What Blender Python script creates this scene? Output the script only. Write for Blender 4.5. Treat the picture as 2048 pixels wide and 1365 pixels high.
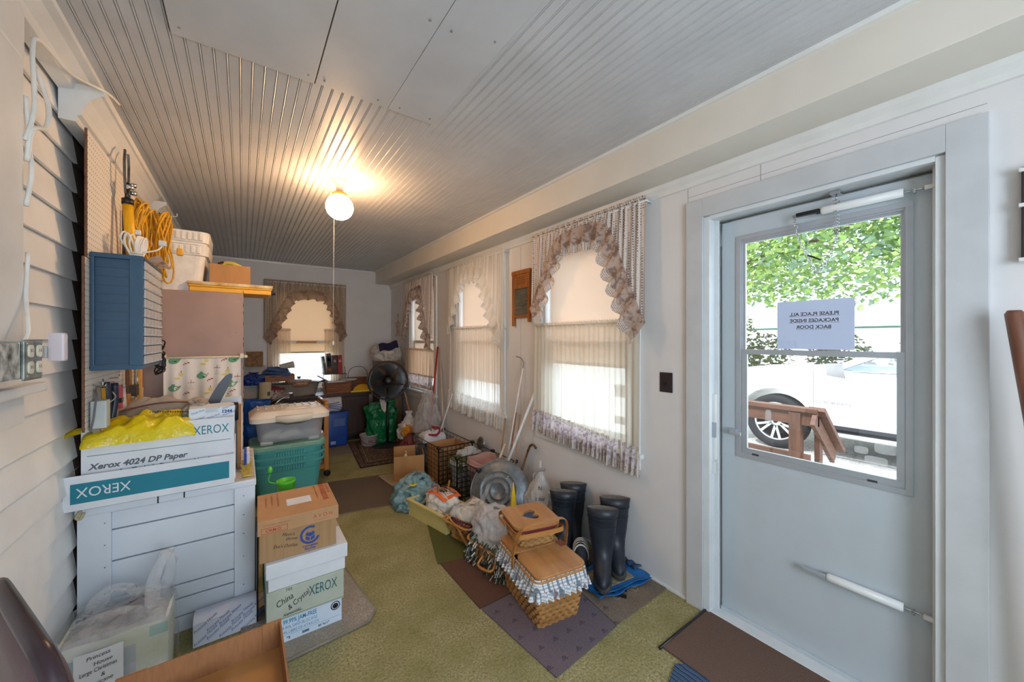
import bpy, bmesh, math, random
from mathutils import Vector, Matrix, noise
rnd = random.Random(11)
PI = math.pi
for o in list(bpy.data.objects): bpy.data.objects.remove(o)
SC = bpy.context.scene
COL = SC.collection

# ------------------------------------------------------------------ camera
YAW = math.atan(539 / 750.0)
cd = bpy.data.cameras.new('camera'); cam = bpy.data.objects.new('camera', cd); COL.objects.link(cam)
cam.location = (0, 0, 1.45); cam.rotation_euler = (PI / 2, 0, -YAW)
cd.sensor_width = 36; cd.lens = 750.0 / 2048 * 36; cd.shift_y = -3.0 / 2048; cd.clip_start = 0.02; cd.clip_end = 300
SC.camera = cam
# ------------------------------------------------------------------ view + world + lights
SC.view_settings.view_transform = 'Standard'; SC.view_settings.look = 'None'
SC.view_settings.gamma = 1.0; SC.view_settings.use_curve_mapping = False
SC.view_settings.exposure = 0.4
W = bpy.data.worlds.new('sky'); SC.world = W; W.use_nodes = True
wn = W.node_tree; wn.nodes.clear()
wo = wn.nodes.new('ShaderNodeOutputWorld'); wb = wn.nodes.new('ShaderNodeBackground')
wb.inputs[0].default_value = (0.88, 0.94, 1.0, 1); wb.inputs[1].default_value = 3.8
wn.links.new(wb.outputs[0], wo.inputs[0])
def lamp(kind, name, loc, rot, energy, color, **kw):
    l = bpy.data.lights.new(name, kind); l.energy = energy; l.color = color
    for k, v in kw.items(): setattr(l, k, v)
    o = bpy.data.objects.new(name, l); o.location = loc; o.rotation_euler = rot; COL.objects.link(o); return o
lamp('SUN', 'sun', (0, 0, 8), (math.radians(-4), math.radians(-36), 0), 3.0, (1, .96, .88), angle=math.radians(1.0))
# added fill light, set in a made-up front wall opening behind the camera
lamp('AREA', 'front_fill_light', (.50, -1.42, 1.45), (PI / 2, 0, 0), 27, (0.66, 0.82, 1.0), shape='RECTANGLE', size=1.1, size_y=1.25)
# daylight coming in through the door pane and through the windows (sky portals guide the sampling of the sky)
def portal(loc, rot, sx, sy):
    o = lamp('AREA', 'sky_portal', loc, rot, 1, (1, 1, 1), shape='RECTANGLE', size=sx, size_y=sy); o.data.cycles.is_portal = True
portal((2.2, .585, 1.4), (0, PI / 2, 0), 1.1, .62)
for yy in (1.93, 3.42, 4.93): portal((2.2, yy, 1.45), (0, PI / 2, 0), 1.45, .9)
portal((.77, 6.4, 1.4), (-PI / 2, 0, 0), .9, 1.4)
# ------------------------------------------------------------------ materials
MC = {}
def C(h):
    if isinstance(h, str):
        v = [int(h[i:i + 2], 16) / 255 for i in (0, 2, 4)]
        return tuple((c / 12.92 if c <= .04045 else ((c + .055) / 1.055) ** 2.4) for c in v) + (1,)
    return tuple(h) + (1,)
def base(name):
    m = bpy.data.materials.new(name); m.use_nodes = True
    nt = m.node_tree; b = nt.nodes['Principled BSDF']; return m, nt, b, nt.nodes['Material Output']
def coords(nt, scale=(1, 1, 1), kind='Object'):
    t = nt.nodes.new('ShaderNodeTexCoord'); mp = nt.nodes.new('ShaderNodeMapping'); mp.inputs['Scale'].default_value = scale
    nt.links.new(t.outputs[kind], mp.inputs[0]); return mp.outputs[0]
def ramp(nt, fac, stops, const=False):
    r = nt.nodes.new('ShaderNodeValToRGB'); e = r.color_ramp.elements
    if const: r.color_ramp.interpolation = 'CONSTANT'
    e[0].position = stops[0][0]; e[0].color = C(stops[0][1]); e[1].position = stops[-1][0]; e[1].color = C(stops[-1][1])
    for p, c in stops[1:-1]: q = e.new(p); q.color = C(c)
    nt.links.new(fac, r.inputs[0]); return r.outputs[0]
def nz(nt, vec, scale, detail=3, rough=.55):
    n = nt.nodes.new('ShaderNodeTexNoise'); n.inputs['Scale'].default_value = scale; n.inputs['Detail'].default_value = detail
    n.inputs['Roughness'].default_value = rough; nt.links.new(vec, n.inputs['Vector']); return n.outputs[0]
def bump(nt, h, b, strength=.3, dist=.01):
    n = nt.nodes.new('ShaderNodeBump'); n.inputs['Strength'].default_value = strength; n.inputs['Distance'].default_value = dist
    nt.links.new(h, n.inputs['Height']); nt.links.new(n.outputs[0], b.inputs['Normal'])
def mixc(nt, f, a, b):
    m = nt.nodes.new('ShaderNodeMix'); m.data_type = 'RGBA'
    for s, x in ((m.inputs[0], f), (m.inputs[6], a), (m.inputs[7], b)):
        if hasattr(x, 'is_output'): nt.links.new(x, s)
        elif isinstance(x, (int, float)): s.default_value = x
        else: s.default_value = C(x)
    return m.outputs[2]
def mth(nt, op, a, b=None, c=None):
    m = nt.nodes.new('ShaderNodeMath'); m.operation = op
    for i, x in enumerate((a, b, c)):
        if x is None: continue
        if hasattr(x, 'is_output'): nt.links.new(x, m.inputs[i])
        else: m.inputs[i].default_value = x
    return m.outputs[0]
def M(name, col, rough=.6, var=.06, scale=8, bmp=0, bscale=60, metal=0, stretch=(1, 1, 1), col2=None, coat=0, emit=None, estr=0):
    """plain procedural material: base colour with a soft noise variation and optional bump"""
    if name in MC: return MC[name]
    m, nt, b, out = base(name); v = coords(nt, stretch)
    c = C(col); c2 = C(col2) if col2 else tuple(max(0, x * (1 - 3 * var)) for x in c[:3]) + (1,)
    r = nt.nodes.new('ShaderNodeValToRGB'); r.color_ramp.elements[0].color = c2; r.color_ramp.elements[1].color = c
    r.color_ramp.elements[0].position = .32; r.color_ramp.elements[1].position = .62
    nt.links.new(nz(nt, v, scale, 4), r.inputs[0]); nt.links.new(r.outputs[0], b.inputs['Base Color'])
    b.inputs['Roughness'].default_value = rough; b.inputs['Metallic'].default_value = metal
    if coat: b.inputs['Coat Weight'].default_value = coat
    if bmp: bump(nt, nz(nt, v, bscale, 3), b, bmp, .004)
    if emit: b.inputs['Emission Color'].default_value = C(emit); b.inputs['Emission Strength'].default_value = estr
    MC[name] = m; return m
def M_trans(name, col, transp=.4, transl=.5, rough=.6, pattern=None, gloss=0, col2=None, pscale=70, wrinkle=0):
    """sheer cloth / thin plastic: transparent + translucent + diffuse, optional dotted print"""
    if name in MC: return MC[name]
    m, nt, b, out = base(name); b.inputs['Roughness'].default_value = rough
    tl = nt.nodes.new('ShaderNodeBsdfTranslucent'); tp = nt.nodes.new('ShaderNodeBsdfTransparent')
    v = coords(nt)
    if pattern == 'dots':
        vo = nt.nodes.new('ShaderNodeTexVoronoi'); vo.inputs['Scale'].default_value = pscale; vo.inputs['Randomness'].default_value = .15
        nt.links.new(v, vo.inputs['Vector']); cc = ramp(nt, vo.outputs['Distance'], [(0, col2), (.30, col2), (.42, col), (1, col)])
    elif pattern == 'floral':
        cc = ramp(nt, nz(nt, v, pscale, 5, .7), [(0, col2), (.42, col2), (.52, col), (1, col)])
    else:
        cc = mixc(nt, nz(nt, v, 15), col, col2 or col)
    nt.links.new(cc, b.inputs['Base Color']); nt.links.new(cc, tl.inputs[0])
    if gloss: b.inputs['Specular IOR Level'].default_value = gloss
    if wrinkle: bump(nt, nz(nt, v, 18, 3, .6), b, wrinkle, .035)
    m1 = nt.nodes.new('ShaderNodeMixShader'); m1.inputs[0].default_value = transl
    nt.links.new(b.outputs[0], m1.inputs[1]); nt.links.new(tl.outputs[0], m1.inputs[2])
    m2 = nt.nodes.new('ShaderNodeMixShader'); m2.inputs[0].default_value = transp
    if pattern == 'lace':
        vo = nt.nodes.new('ShaderNodeTexVoronoi'); vo.inputs['Scale'].default_value = pscale; nt.links.new(v, vo.inputs['Vector'])
        f = nt.nodes.new('ShaderNodeMapRange'); f.inputs[1].default_value = .2; f.inputs[2].default_value = .6; f.inputs[3].default_value = transp * .4; f.inputs[4].default_value = min(1, transp * 1.8)
        nt.links.new(vo.outputs['Distance'], f.inputs[0]); nt.links.new(f.outputs[0], m2.inputs[0])
    nt.links.new(m1.outputs[0], m2.inputs[1]); nt.links.new(tp.outputs[0], m2.inputs[2]); nt.links.new(m2.outputs[0], out.inputs[0])
    MC[name] = m; return m
def M_glass(name='window_glass', tint='f6faff', gl=.06):
    if name in MC: return MC[name]
    m, nt, b, out = base(name); tp = nt.nodes.new('ShaderNodeBsdfTransparent'); tp.inputs[0].default_value = C(tint)
    g = nt.nodes.new('ShaderNodeBsdfGlossy'); g.inputs['Roughness'].default_value = .03
    mx = nt.nodes.new('ShaderNodeMixShader'); mx.inputs[0].default_value = gl
    nt.links.new(tp.outputs[0], mx.inputs[1]); nt.links.new(g.outputs[0], mx.inputs[2]); nt.links.new(mx.outputs[0], out.inputs[0])
    MC[name] = m; return m
def M_wood(name, c1, c2, rough=.45, axis='x', scale=9, coat=0):
    if name in MC: return MC[name]
    m, nt, b, out = base(name); s = {'x': (.12, 1, 1), 'y': (1, .12, 1), 'z': (1, 1, .12)}[axis]
    v = coords(nt, s); cc = ramp(nt, nz(nt, v, scale * 5, 5, .6), [(.3, c2), (.62, c1)])
    nt.links.new(cc, b.inputs['Base Color']); b.inputs['Roughness'].default_value = rough; b.inputs['Coat Weight'].default_value = coat
    bump(nt, nz(nt, v, scale * 12, 3), b, .12, .002); MC[name] = m; return m
def M_carpet(name, c1, c2, c3=None, scale=260, bs=.8, big=6):
    if name in MC: return MC[name]
    m, nt, b, out = base(name); v = coords(nt)
    a = ramp(nt, nz(nt, v, scale, 3, .75), [(.34, c2), (.62, c1)])
    if c3: a = mixc(nt, ramp(nt, nz(nt, v, big, 4), [(.38, '000000'), (.68, 'ffffff')]), a, ramp(nt, nz(nt, v, scale * .8, 3, .75), [(.34, c2), (.62, c3)]))
    nt.links.new(a, b.inputs['Base Color']); b.inputs['Roughness'].default_value = .95; b.inputs['Specular IOR Level'].default_value = .1
    bump(nt, nz(nt, v, scale * .7, 2), b, bs, .006); MC[name] = m; return m
WHITE = M('white_wall_paint', 'e0dedd', .55, .02, 3, .12, 90)
TRIMW = M('white_trim_gloss', 'e6e6e3', .35, .03, 5, .08, 70)
CEILW = M('ceiling_paint', 'cdcdcf', .38, .03, 4, .1, 60)
SIDEW = M('siding_paint', 'f6f5f2', .5, .03, 4, .15, 70)
CARD = M('cardboard', 'b98a58', .8, .05, 12, .15, 120, stretch=(1, 1, .2))
CARDIN = M('cardboard_inside', 'b07c48', .85, .06, 10)
WCARD = M('white_cardboard', 'e4e7ec', .6, .03, 8)
BLACK = M('black_plastic', '17181b', .35, .05)
BLACKM = M('black_metal', '101113', .4, .05)
CHROME = M('chrome', 'c9ccd0', .22, .03, metal=1)
GALV = M('galvanised_steel', '868e94', .42, .15, 22, .15, 40, metal=.5)
INKB = M('ink_black', '1c1c22', .7)
TEAL = M('ink_teal', '157f93', .6, .03)
DTEAL = M('ink_dark_teal', '1b6068', .6, .03)
GREYI = M('ink_grey', '63666c', .6)
BLUEI = M('ink_blue', '2f4f9a', .6)
REDI = M('ink_red', 'b8432f', .6)
SILVER = M('aluminium', 'b6bdc4', .35, .02, metal=.35)
# ------------------------------------------------------------------ mesh builder
_bm_cache = {}
class MB:
    def __init__(s, T=None): s.v = []; s.f = []; s.mi = []; s.mats = []; s.sm = []; s.T = T or Matrix()
    def add(s, vs, fs, mat, smooth=False, T=None):
        T = s.T @ T if T is not None else s.T
        n = len(s.v)
        for p in vs: s.v.append(tuple(T @ Vector(p)))
        if mat not in s.mats: s.mats.append(mat)
        k = s.mats.index(mat)
        for f in fs: s.f.append([i + n for i in f]); s.mi.append(k); s.sm.append(smooth)
        return s
    def box(s, x0, x1, y0, y1, z0, z1, mat, bev=0, T=None):
        vs = [(x, y, z) for z in (z0, z1) for y in (y0, y1) for x in (x0, x1)]
        fs = [(0, 2, 3, 1), (4, 5, 7, 6), (0, 1, 5, 4), (2, 6, 7, 3), (0, 4, 6, 2), (1, 3, 7, 5)]
        if not bev: return s.add(vs, fs, mat, False, T)
        bm = bmesh.new(); bv = [bm.verts.new(p) for p in vs]
        for f in fs: bm.faces.new([bv[i] for i in f])
        bmesh.ops.bevel(bm, geom=list(bm.edges), offset=bev, segments=2, affect='EDGES', profile=.6)
        bm.verts.index_update(); out = [tuple(v.co) for v in bm.verts]; of = [[v.index for v in f.verts] for f in bm.faces]; bm.free()
        return s.add(out, of, mat, False, T)
    def tube(s, pts, r, mat, n=8, closed=False, T=None, flat=1):
        pts = [Vector(p) for p in pts]; N = len(pts); vs = []; fs = []
        up = None
        for i, p in enumerate(pts):
            a = pts[(i - 1) % N] if (i > 0 or closed) else p; b = pts[(i + 1) % N] if (i < N - 1 or closed) else p
            t = (b - a).normalized() if (b - a).length > 1e-9 else Vector((0, 0, 1))
            if up is None:
                up = Vector((0, 0, 1)) if abs(t.z) < .9 else Vector((1, 0, 0))
            e1 = (up - t * up.dot(t)); e1 = e1.normalized() if e1.length > 1e-6 else t.orthogonal().normalized(); e2 = t.cross(e1); up = e1
            rr = r[i] if isinstance(r, (list, tuple)) else r
            for k in range(n):
                an = 2 * PI * k / n; vs.append(p + e1 * math.cos(an) * rr * flat + e2 * math.sin(an) * rr)
        for i in range(N if closed else N - 1):
            j = (i + 1) % N
            for k in range(n): fs.append((i * n + k, i * n + (k + 1) % n, j * n + (k + 1) % n, j * n + k))
        if not closed: fs.append(tuple(range(n))[::-1]); fs.append(tuple((N - 1) * n + k for k in range(n)))
        return s.add(vs, fs, mat, True, T)
    def loft(s, loops, mat, cap0=True, cap1=True, smooth=True, T=None):
        n = len(loops[0]); vs = [p for l in loops for p in l]; fs = []
        for i in range(len(loops) - 1):
            for k in range(n): fs.append((i * n + k, i * n + (k + 1) % n, (i + 1) * n + (k + 1) % n, (i + 1) * n + k))
        if cap0: fs.append(tuple(range(n))[::-1])
        if cap1: fs.append(tuple((len(loops) - 1) * n + k for k in range(n)))
        return s.add(vs, fs, mat, smooth, T)
    def lathe(s, prof, mat, n=24, c=(0, 0), T=None, cap0=True, cap1=True, sx=1, sy=1):
        return s.loft([[(c[0] + r * sx * math.cos(2 * PI * k / n), c[1] + r * sy * math.sin(2 * PI * k / n), z) for k in range(n)] for r, z in prof], mat, cap0, cap1, True, T)
    def grid(s, fn, nu, nv, mat, smooth=True, T=None, closeu=False, mfn=None):
        vs = [fn(i / nu, j / nv) for j in range(nv + 1) for i in range(nu + (0 if closeu else 1))]
        w = nu if closeu else nu + 1; fs = []
        for j in range(nv):
            for i in range(nu): fs.append((j * w + i, j * w + (i + 1) % w, (j + 1) * w + (i + 1) % w, (j + 1) * w + i))
        if mfn is None: return s.add(vs, fs, mat, smooth, T)
        n0 = len(s.f); s.add(vs, fs, mat, smooth, T)
        for k in range(len(fs)):
            mm = mfn((k % nu + .5) / nu, (k // nu + .5) / nv)
            if mm not in s.mats: s.mats.append(mm)
            s.mi[n0 + k] = s.mats.index(mm)
        return s
    def prism(s, poly, d0, d1, mat, T=None, smooth=False):
        """polygon in local xy extruded along z"""
        return s.loft([[(x, y, d0) for x, y in poly], [(x, y, d1) for x, y in poly]], mat, True, True, smooth, T)
    def text(s, body, size, mat, T, align='LEFT', shear=0, sx=1, extr=0):
        cu = bpy.data.curves.new('t', 'FONT'); cu.body = body; cu.size = size; cu.align_x = align; cu.shear = shear; cu.resolution_u = 3; cu.offset = extr
        ob = bpy.data.objects.new('t', cu); COL.objects.link(ob); bpy.context.view_layer.update()
        me = bpy.data.meshes.new_from_object(ob.evaluated_get(bpy.context.evaluated_depsgraph_get()))
        vs = [(v.co.x * sx, v.co.y, 0) for v in me.vertices]; fs = [tuple(p.vertices) for p in me.polygons]
        bpy.data.objects.remove(ob); bpy.data.curves.remove(cu); bpy.data.meshes.remove(me)
        return s.add(vs, fs, mat, False, T)
    def build(s, name, parent=None, solid=0, label=None, recalc=True):
        me = bpy.data.meshes.new(name); me.from_pydata(s.v, [], s.f)
        for m in s.mats: me.materials.append(m)
        me.polygons.foreach_set('material_index', s.mi); me.polygons.foreach_set('use_smooth', s.sm)
        if recalc:
            bm = bmesh.new(); bm.from_mesh(me); bmesh.ops.recalc_face_normals(bm, faces=bm.faces); bm.to_mesh(me); bm.free()
        me.update()
        o = bpy.data.objects.new(name, me); COL.objects.link(o)
        if parent: o.parent = parent
        if solid:
            md = o.modifiers.new('thick', 'SOLIDIFY'); md.thickness = solid; md.offset = 0
        if label: o['label'] = label
        return o
def tag(o, label, cat, group=None, kind=None):
    o['label'] = label; o['category'] = cat
    if group: o['group'] = group
    if kind: o['kind'] = kind
    return o
def thing(name, label, cat, loc=(0, 0, 0), rz=0, group=None):
    o = bpy.data.objects.new(name, None); o.empty_display_size = .05; COL.objects.link(o); o.location = loc; o.rotation_euler = (0, 0, rz)
    return tag(o, label, cat, group)
def single(mb, name, label, cat, group=None, loc=None, rz=0, solid=0):
    o = mb.build(name, None, solid); tag(o, label, cat, group)
    if loc: o.location = loc; o.rotation_euler = (0, 0, rz)
    return o
def struct(mb, name, parent=None):
    o = mb.build(name, parent)
    if not parent: o['kind'] = 'structure'
    return o
def TR(o, r, u):
    """matrix of a plane: origin o, right r, up u (normal = r x u)"""
    r = Vector(r).normalized(); u = Vector(u); u = (u - r * u.dot(r)).normalized(); n = r.cross(u)
    return Matrix(((r.x, u.x, n.x, o[0]), (r.y, u.y, n.y, o[1]), (r.z, u.z, n.z, o[2]), (0, 0, 0, 1)))
def L(x=0, y=0, z=0, rz=0, rx=0, ry=0): return Matrix.Translation((x, y, z)) @ Matrix.Rotation(rz, 4, 'Z') @ Matrix.Rotation(ry, 4, 'Y') @ Matrix.Rotation(rx, 4, 'X')
def FRONT(x, y, z): return TR((x, y, z), (1, 0, 0), (0, 0, 1))      # face looking to -y
def rrect(w, d, r, n=5, z=0, cx=0, cy=0):
    out = []
    for qx, qy, a0 in ((1, 1, 0), (-1, 1, PI / 2), (-1, -1, PI), (1, -1, 1.5 * PI)):
        for k in range(n + 1):
            a = a0 + PI / 2 * k / n; out.append((cx + qx * (w / 2 - r) + r * math.cos(a), cy + qy * (d / 2 - r) + r * math.sin(a), z))
    return out
def fbm(p, f, seed=0):
    q = Vector(p) * f + Vector((seed * 7.3, seed * 3.1, seed * 5.7)); return noise.noise(q) + .5 * noise.noise(q * 2.1) + .25 * noise.noise(q * 4.3)
def bag(mb, rx, ry, h, mat, seed=1, prof=None, amp=.18, nu=96, nv=54, T=None, freq=None, sq=1.0):
    """crumpled bag with creases: prof = list of (radius factor, height factor)"""
    prof = prof or [(.05, 0), (.85, .01), (1, .18), (1, .45), (.85, .68), (.5, .82), (.22, .9), (.3, .96), (.4, 1)]
    f = freq or 1.6 / max(rx, ry)
    def fn(u, v):
        t = v * (len(prof) - 1); i = min(int(t), len(prof) - 2); k = t - i
        r = prof[i][0] * (1 - k) + prof[i + 1][0] * k; z = prof[i][1] * (1 - k) + prof[i + 1][1] * k
        a = 2 * PI * u; cx, cy = math.cos(a), math.sin(a)
        if sq != 1: cx = math.copysign(abs(cx) ** sq, cx); cy = math.copysign(abs(cy) ** sq, cy)
        p = Vector((cx * rx * r, cy * ry * r, z * h)); q = p * f + Vector((seed, seed * .7, 0))
        n1 = fbm(p, f, seed); rd = (abs(noise.noise(q * 1.6)) * 1.1 + abs(noise.noise(q * 3.4)) * .45)
        fold = (.03 + .10 * v * v) * math.sin(a * 9 + 5 * n1 + 3 * v + seed) + .025 * math.sin(a * 23 + 6 * n1)
        s_ = 1 + amp * (.8 * n1 + .55 - 1.25 * rd) + fold * min(1, amp * 5); zz = p.z + amp * .35 * h * (n1 - .5 * rd) * min(1, v * 4)
        return (p.x * s_, p.y * s_, max(0.001, zz))
    return mb.grid(fn, nu, nv, mat, True, T, closeu=True)
def curve_pts(P, n=8):
    """Catmull-Rom through P"""
    P = [Vector(p) for p in P]; out = []
    Q = [P[0] * 2 - P[1]] + P + [P[-1] * 2 - P[-2]]
    for i in range(1, len(Q) - 2):
        for k in range(n):
            t = k / n; a, b, c, d = Q[i - 1], Q[i], Q[i + 1], Q[i + 2]
            out.append(.5 * ((2 * b) + (c - a) * t + (2 * a - 5 * b + 4 * c - d) * t * t + (3 * b - a - 3 * c + d) * t ** 3))
    out.append(P[-1]); return out
def cloth_grid(mb, fn, nu, nv, mat, T=None): return mb.grid(fn, nu, nv, mat, True, T)
# ================================================================== ROOM SHELL
XR, YB, ZC, XL = 2.01, 6.26, 2.55, -0.60; XC = -0.57
def wall_mesh(mb, horiz, p0, p1, a0, a1, z0, z1, ops, mat):
    As = sorted({a0, a1, *[o[0] for o in ops], *[o[1] for o in ops]}); Zs = sorted({z0, z1, *[o[2] for o in ops], *[o[3] for o in ops]})
    for i in range(len(As) - 1):
        for j in range(len(Zs) - 1):
            ca, cz = (As[i] + As[i + 1]) / 2, (Zs[j] + Zs[j + 1]) / 2
            if any(o[0] < ca < o[1] and o[2] < cz < o[3] for o in ops): continue
            if horiz == 'y': mb.box(p0, p1, As[i], As[i + 1], Zs[j], Zs[j + 1], mat)
            else: mb.box(As[i], As[i + 1], p0, p1, Zs[j], Zs[j + 1], mat)
floor_mat = M_carpet('green_carpet', 'b3aa80', '777049', '958e5e', 95, .9, 4)
mb = MB(); mb.box(-.75, 2.2, -1.5, 6.4, -.08, 0, floor_mat); struct(mb, 'floor')
WIN = [(1.50, 2.36), (2.97, 3.87), (4.50, 5.36)]; WZ0, WZ1 = .74, 2.18
mb = MB(); wall_mesh(mb, 'y', XR, XR + .16, -1.45, 6.42, -.02, 2.56, [(.18, 1.03, -.02, 2.10)] + [(a, b, WZ0, WZ1) for a, b in WIN], WHITE)
seam = M('panel_seam', '8f8d88', .8)
for y in (-.02, 1.12, .76, 2.66, 4.15): mb.box(XR - .0008, XR + .001, y, y + .002, 2.2 if y < 1.2 else .0, 2.29, seam)
for z in (2.235,): mb.box(XR - .0008, XR + .001, .09, 1.12, z, z + .0015, seam)
struct(mb, 'wall_right')
mb = MB(); wall_mesh(mb, 'x', YB, YB + .16, -.75, 2.17, 0, 2.56, [(.36, 1.18, .74, 2.17)], WHITE); struct(mb, 'wall_back')
mb = MB(); wall_mesh(mb, 'x', -1.6, -1.45, -.75, 2.17, 0, 2.56, [(-.08, 1.08, .8, 2.1)], WHITE); struct(mb, 'wall_front')  # opening added for the fill light
# left wall: lapped siding, white paint stops at the pegboard, bare brown boards beyond
bare = M('bare_siding', '5e4838', .85, .1, 9, .3, 60)
mb = MB(); mb.box(XL - .18, XL - .022, -1.45, 6.26, 0, 2.56, WHITE) if False else None
for a0, a1, z0, z1 in ((-1.45, .15, 0, 2.56), (.95, 6.26, 0, 2.56), (.15, .95, 0, 1.15), (.15, .95, 2.35, 2.56)):
    mb.box(XL - .18, XL - .022, a0, a1, z0, z1, WHITE)
k = -12
while 1.45 + .131 * k < 2.5:
    z = 1.45 + .131 * k; z2 = z + .131
    for a, b, m in ((-1.45, .13, SIDEW), (.97, 2.50, SIDEW), (2.50, 6.26, bare)):
        if z > 1.1 or b > .97 or True:
            pr = [(XL, z), (XL - .018, z2 + .006), (XL - .03, z2 + .006), (XL - .012, z)]
            mb.loft([[(x, a, zz) for x, zz in pr], [(x, b, zz) for x, zz in pr]], m, smooth=False)
    if z2 < 1.15:
        mb.loft([[(x, .13, zz) for x, zz in pr], [(x, .97, zz) for x, zz in pr]], SIDEW, smooth=False)
    k += 1
struct(mb, 'wall_left')
# ceiling: beadboard boards run along the room
mb = MB(); prof = []; x = XL - .1; pitch = .0412
while x < 1.80:
    prof += [(x, 0), (x + .0285, 0), (x + .0300, .004), (x + .0315, 0), (x + .0335, -.0012), (x + .0355, 0), (x + .0370, .004), (x + .0385, 0)]; x += pitch
for i in range(len(prof) - 1):
    (xa, za), (xb, zb) = prof[i], prof[i + 1]
    mb.add([(xa, -1.5, ZC + za), (xb, -1.5, ZC + zb), (xb, 6.3, ZC + zb), (xa, 6.3, ZC + za)], [(0, 1, 2, 3)], CEILW)
mb.box(-.75, 2.2, -1.6, 6.4, ZC + .03, ZC + .06, CEILW); struct(mb, 'ceiling')
# smooth patch boards screwed over the beadboard
crack = M('dark_crack', '4a3426', .9)
mb = MB(); mb.box(-.207, .247, -1.4, 1.79, ZC - .011, ZC, CEILW, .002); mb.box(.251, .555, -1.4, 1.782, ZC - .009, ZC, CEILW, .0015); mb.box(.557, .79, -1.4, 1.782, ZC - .009, ZC, CEILW, .0015)
mb.box(-.21, -.206, .9, 1.79, ZC - .006, ZC, crack); mb.box(.2465, .2505, 1.0, 1.79, ZC - .0088, ZC, crack); mb.box(.08, .247, 1.788, 1.792, ZC - .006, ZC, crack)
for x, y in ((-.18, 1.74), (.22, 1.74), (.28, 1.74), (.5, 1.74), (.6, 1.74), (.75, 1.74), (.6, 1.2), (.52, 1.2), (.75, 1.15), (.28, 1.2)): mb.lathe([(.004, ZC - .0125), (.004, ZC - .008)], seam, 8, (x, y))
struct(mb, 'trim_1')
# boxed beam along the right wall with crown and quarter round
mb = MB(); mb.box(1.755, XR, -1.45, YB, 2.35, ZC, M('beam_paint', 'e6dfd2', .45, .02, 3, .08, 60), .004); struct(mb, 'trim_2')
mb = MB()
mb.loft([[(1.755, y, 2.535), (1.742, y, 2.537), (1.733, y, ZC), (1.755, y, ZC)] for y in (-1.45, YB)], TRIMW, smooth=False)
mb.loft([[(XR, y, 2.285), (XR - .012, y, 2.288), (XR - .016, y, 2.31), (XR - .03, y, 2.33), (XR - .034, y, 2.35), (XR, y, 2.35)] for y in (-1.45, YB)], TRIMW, smooth=False)
struct(mb, 'trim_3')
mb = MB()
mb.loft([[(x, YB, ZC - .03), (x, YB - .012, ZC - .028), (x, YB - .016, ZC - .006), (x, YB - .02, ZC), (x, YB, ZC)] for x in (XL, 1.755)], TRIMW, smooth=False)
mb.box(1.742, 1.757, YB - .01, YB, 2.33, ZC - .02, TRIMW); mb.box(1.755, XR, YB - .012, YB, 2.325, 2.35, TRIMW); mb.box(XR - .014, XR, YB - .014, YB, 0, 2.33, TRIMW, .003)
struct(mb, 'trim_4')
# left ceiling cove and the heavier crown over the pegboard
mb = MB(); mb.loft([[(XL, y, 2.46), (XC + .012, y, 2.47), (XC + .018, y, 2.50), (XC + .05, y, 2.53), (XC + .075, y, 2.535), (XC + .078, y, ZC), (XL, y, ZC)] for y in (-1.45, YB)], TRIMW, smooth=False); struct(mb, 'trim_5')
mb = MB(); cp = [(XC + .018, 2.34), (XC + .02, 2.365), (XC + .034, 2.372), (XC + .038, 2.40), (XC + .058, 2.44), (XC + .088, 2.468), (XC + .098, 2.47), (XC + .1, 2.497)]
for ya, yb in ((2.28, 3.66), (3.86, 5.3)):
    for (xa, za), (xb, zb) in zip(cp, cp[1:]):
        mb.add([(xa, ya, za), (xb, ya, zb), (xb, yb, zb), (xa, yb, za), (XL, ya, za), (XL, ya, zb), (XL, yb, zb), (XL, yb, za)], [(0, 1, 2, 3), (0, 4, 5, 1), (3, 2, 6, 7)], TRIMW)
    mb.add([(cp[0][0], ya, 2.34), (XL, ya, 2.34), (XL, yb, 2.34), (cp[0][0], yb, 2.34), (cp[-1][0], ya, 2.497), (XL, ya, 2.497), (XL, yb, 2.497), (cp[-1][0], yb, 2.497)], [(0, 1, 2, 3), (4, 5, 6, 7)], TRIMW)
struct(mb, 'trim_6')
# near window of the left wall: casing, stool
mb = MB()
mb.box(XL - .01, XC + .028, .97, 1.80, 1.31, 2.46, TRIMW, .004); mb.box(XL - .01, XC + .03, .05, 1.80, 2.3, 2.44, TRIMW, .004); mb.box(XL - .01, XC + .028, .05, .15, 1.1, 2.3, TRIMW)
mb.box(XL - .02, XC + .06, .03, 1.86, 1.285, 1.315, TRIMW, .006); mb.box(XL - .01, XC + .02, .05, 1.83, 1.19, 1.285, TRIMW, .004)
mb.box(XL - .10, XL - .09, .15, .95, 1.1, 2.4, M('daylight_block', 'ddd6c8', .8))  # unseen panel added to keep daylight from entering here
struct(mb, 'window_5')
# baseboard strips
mb = MB(); mb.box(XR - .012, XR, 1.03, 6.25, 0, .018, TRIMW, .003); struct(mb, 'baseboard_right')
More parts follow.
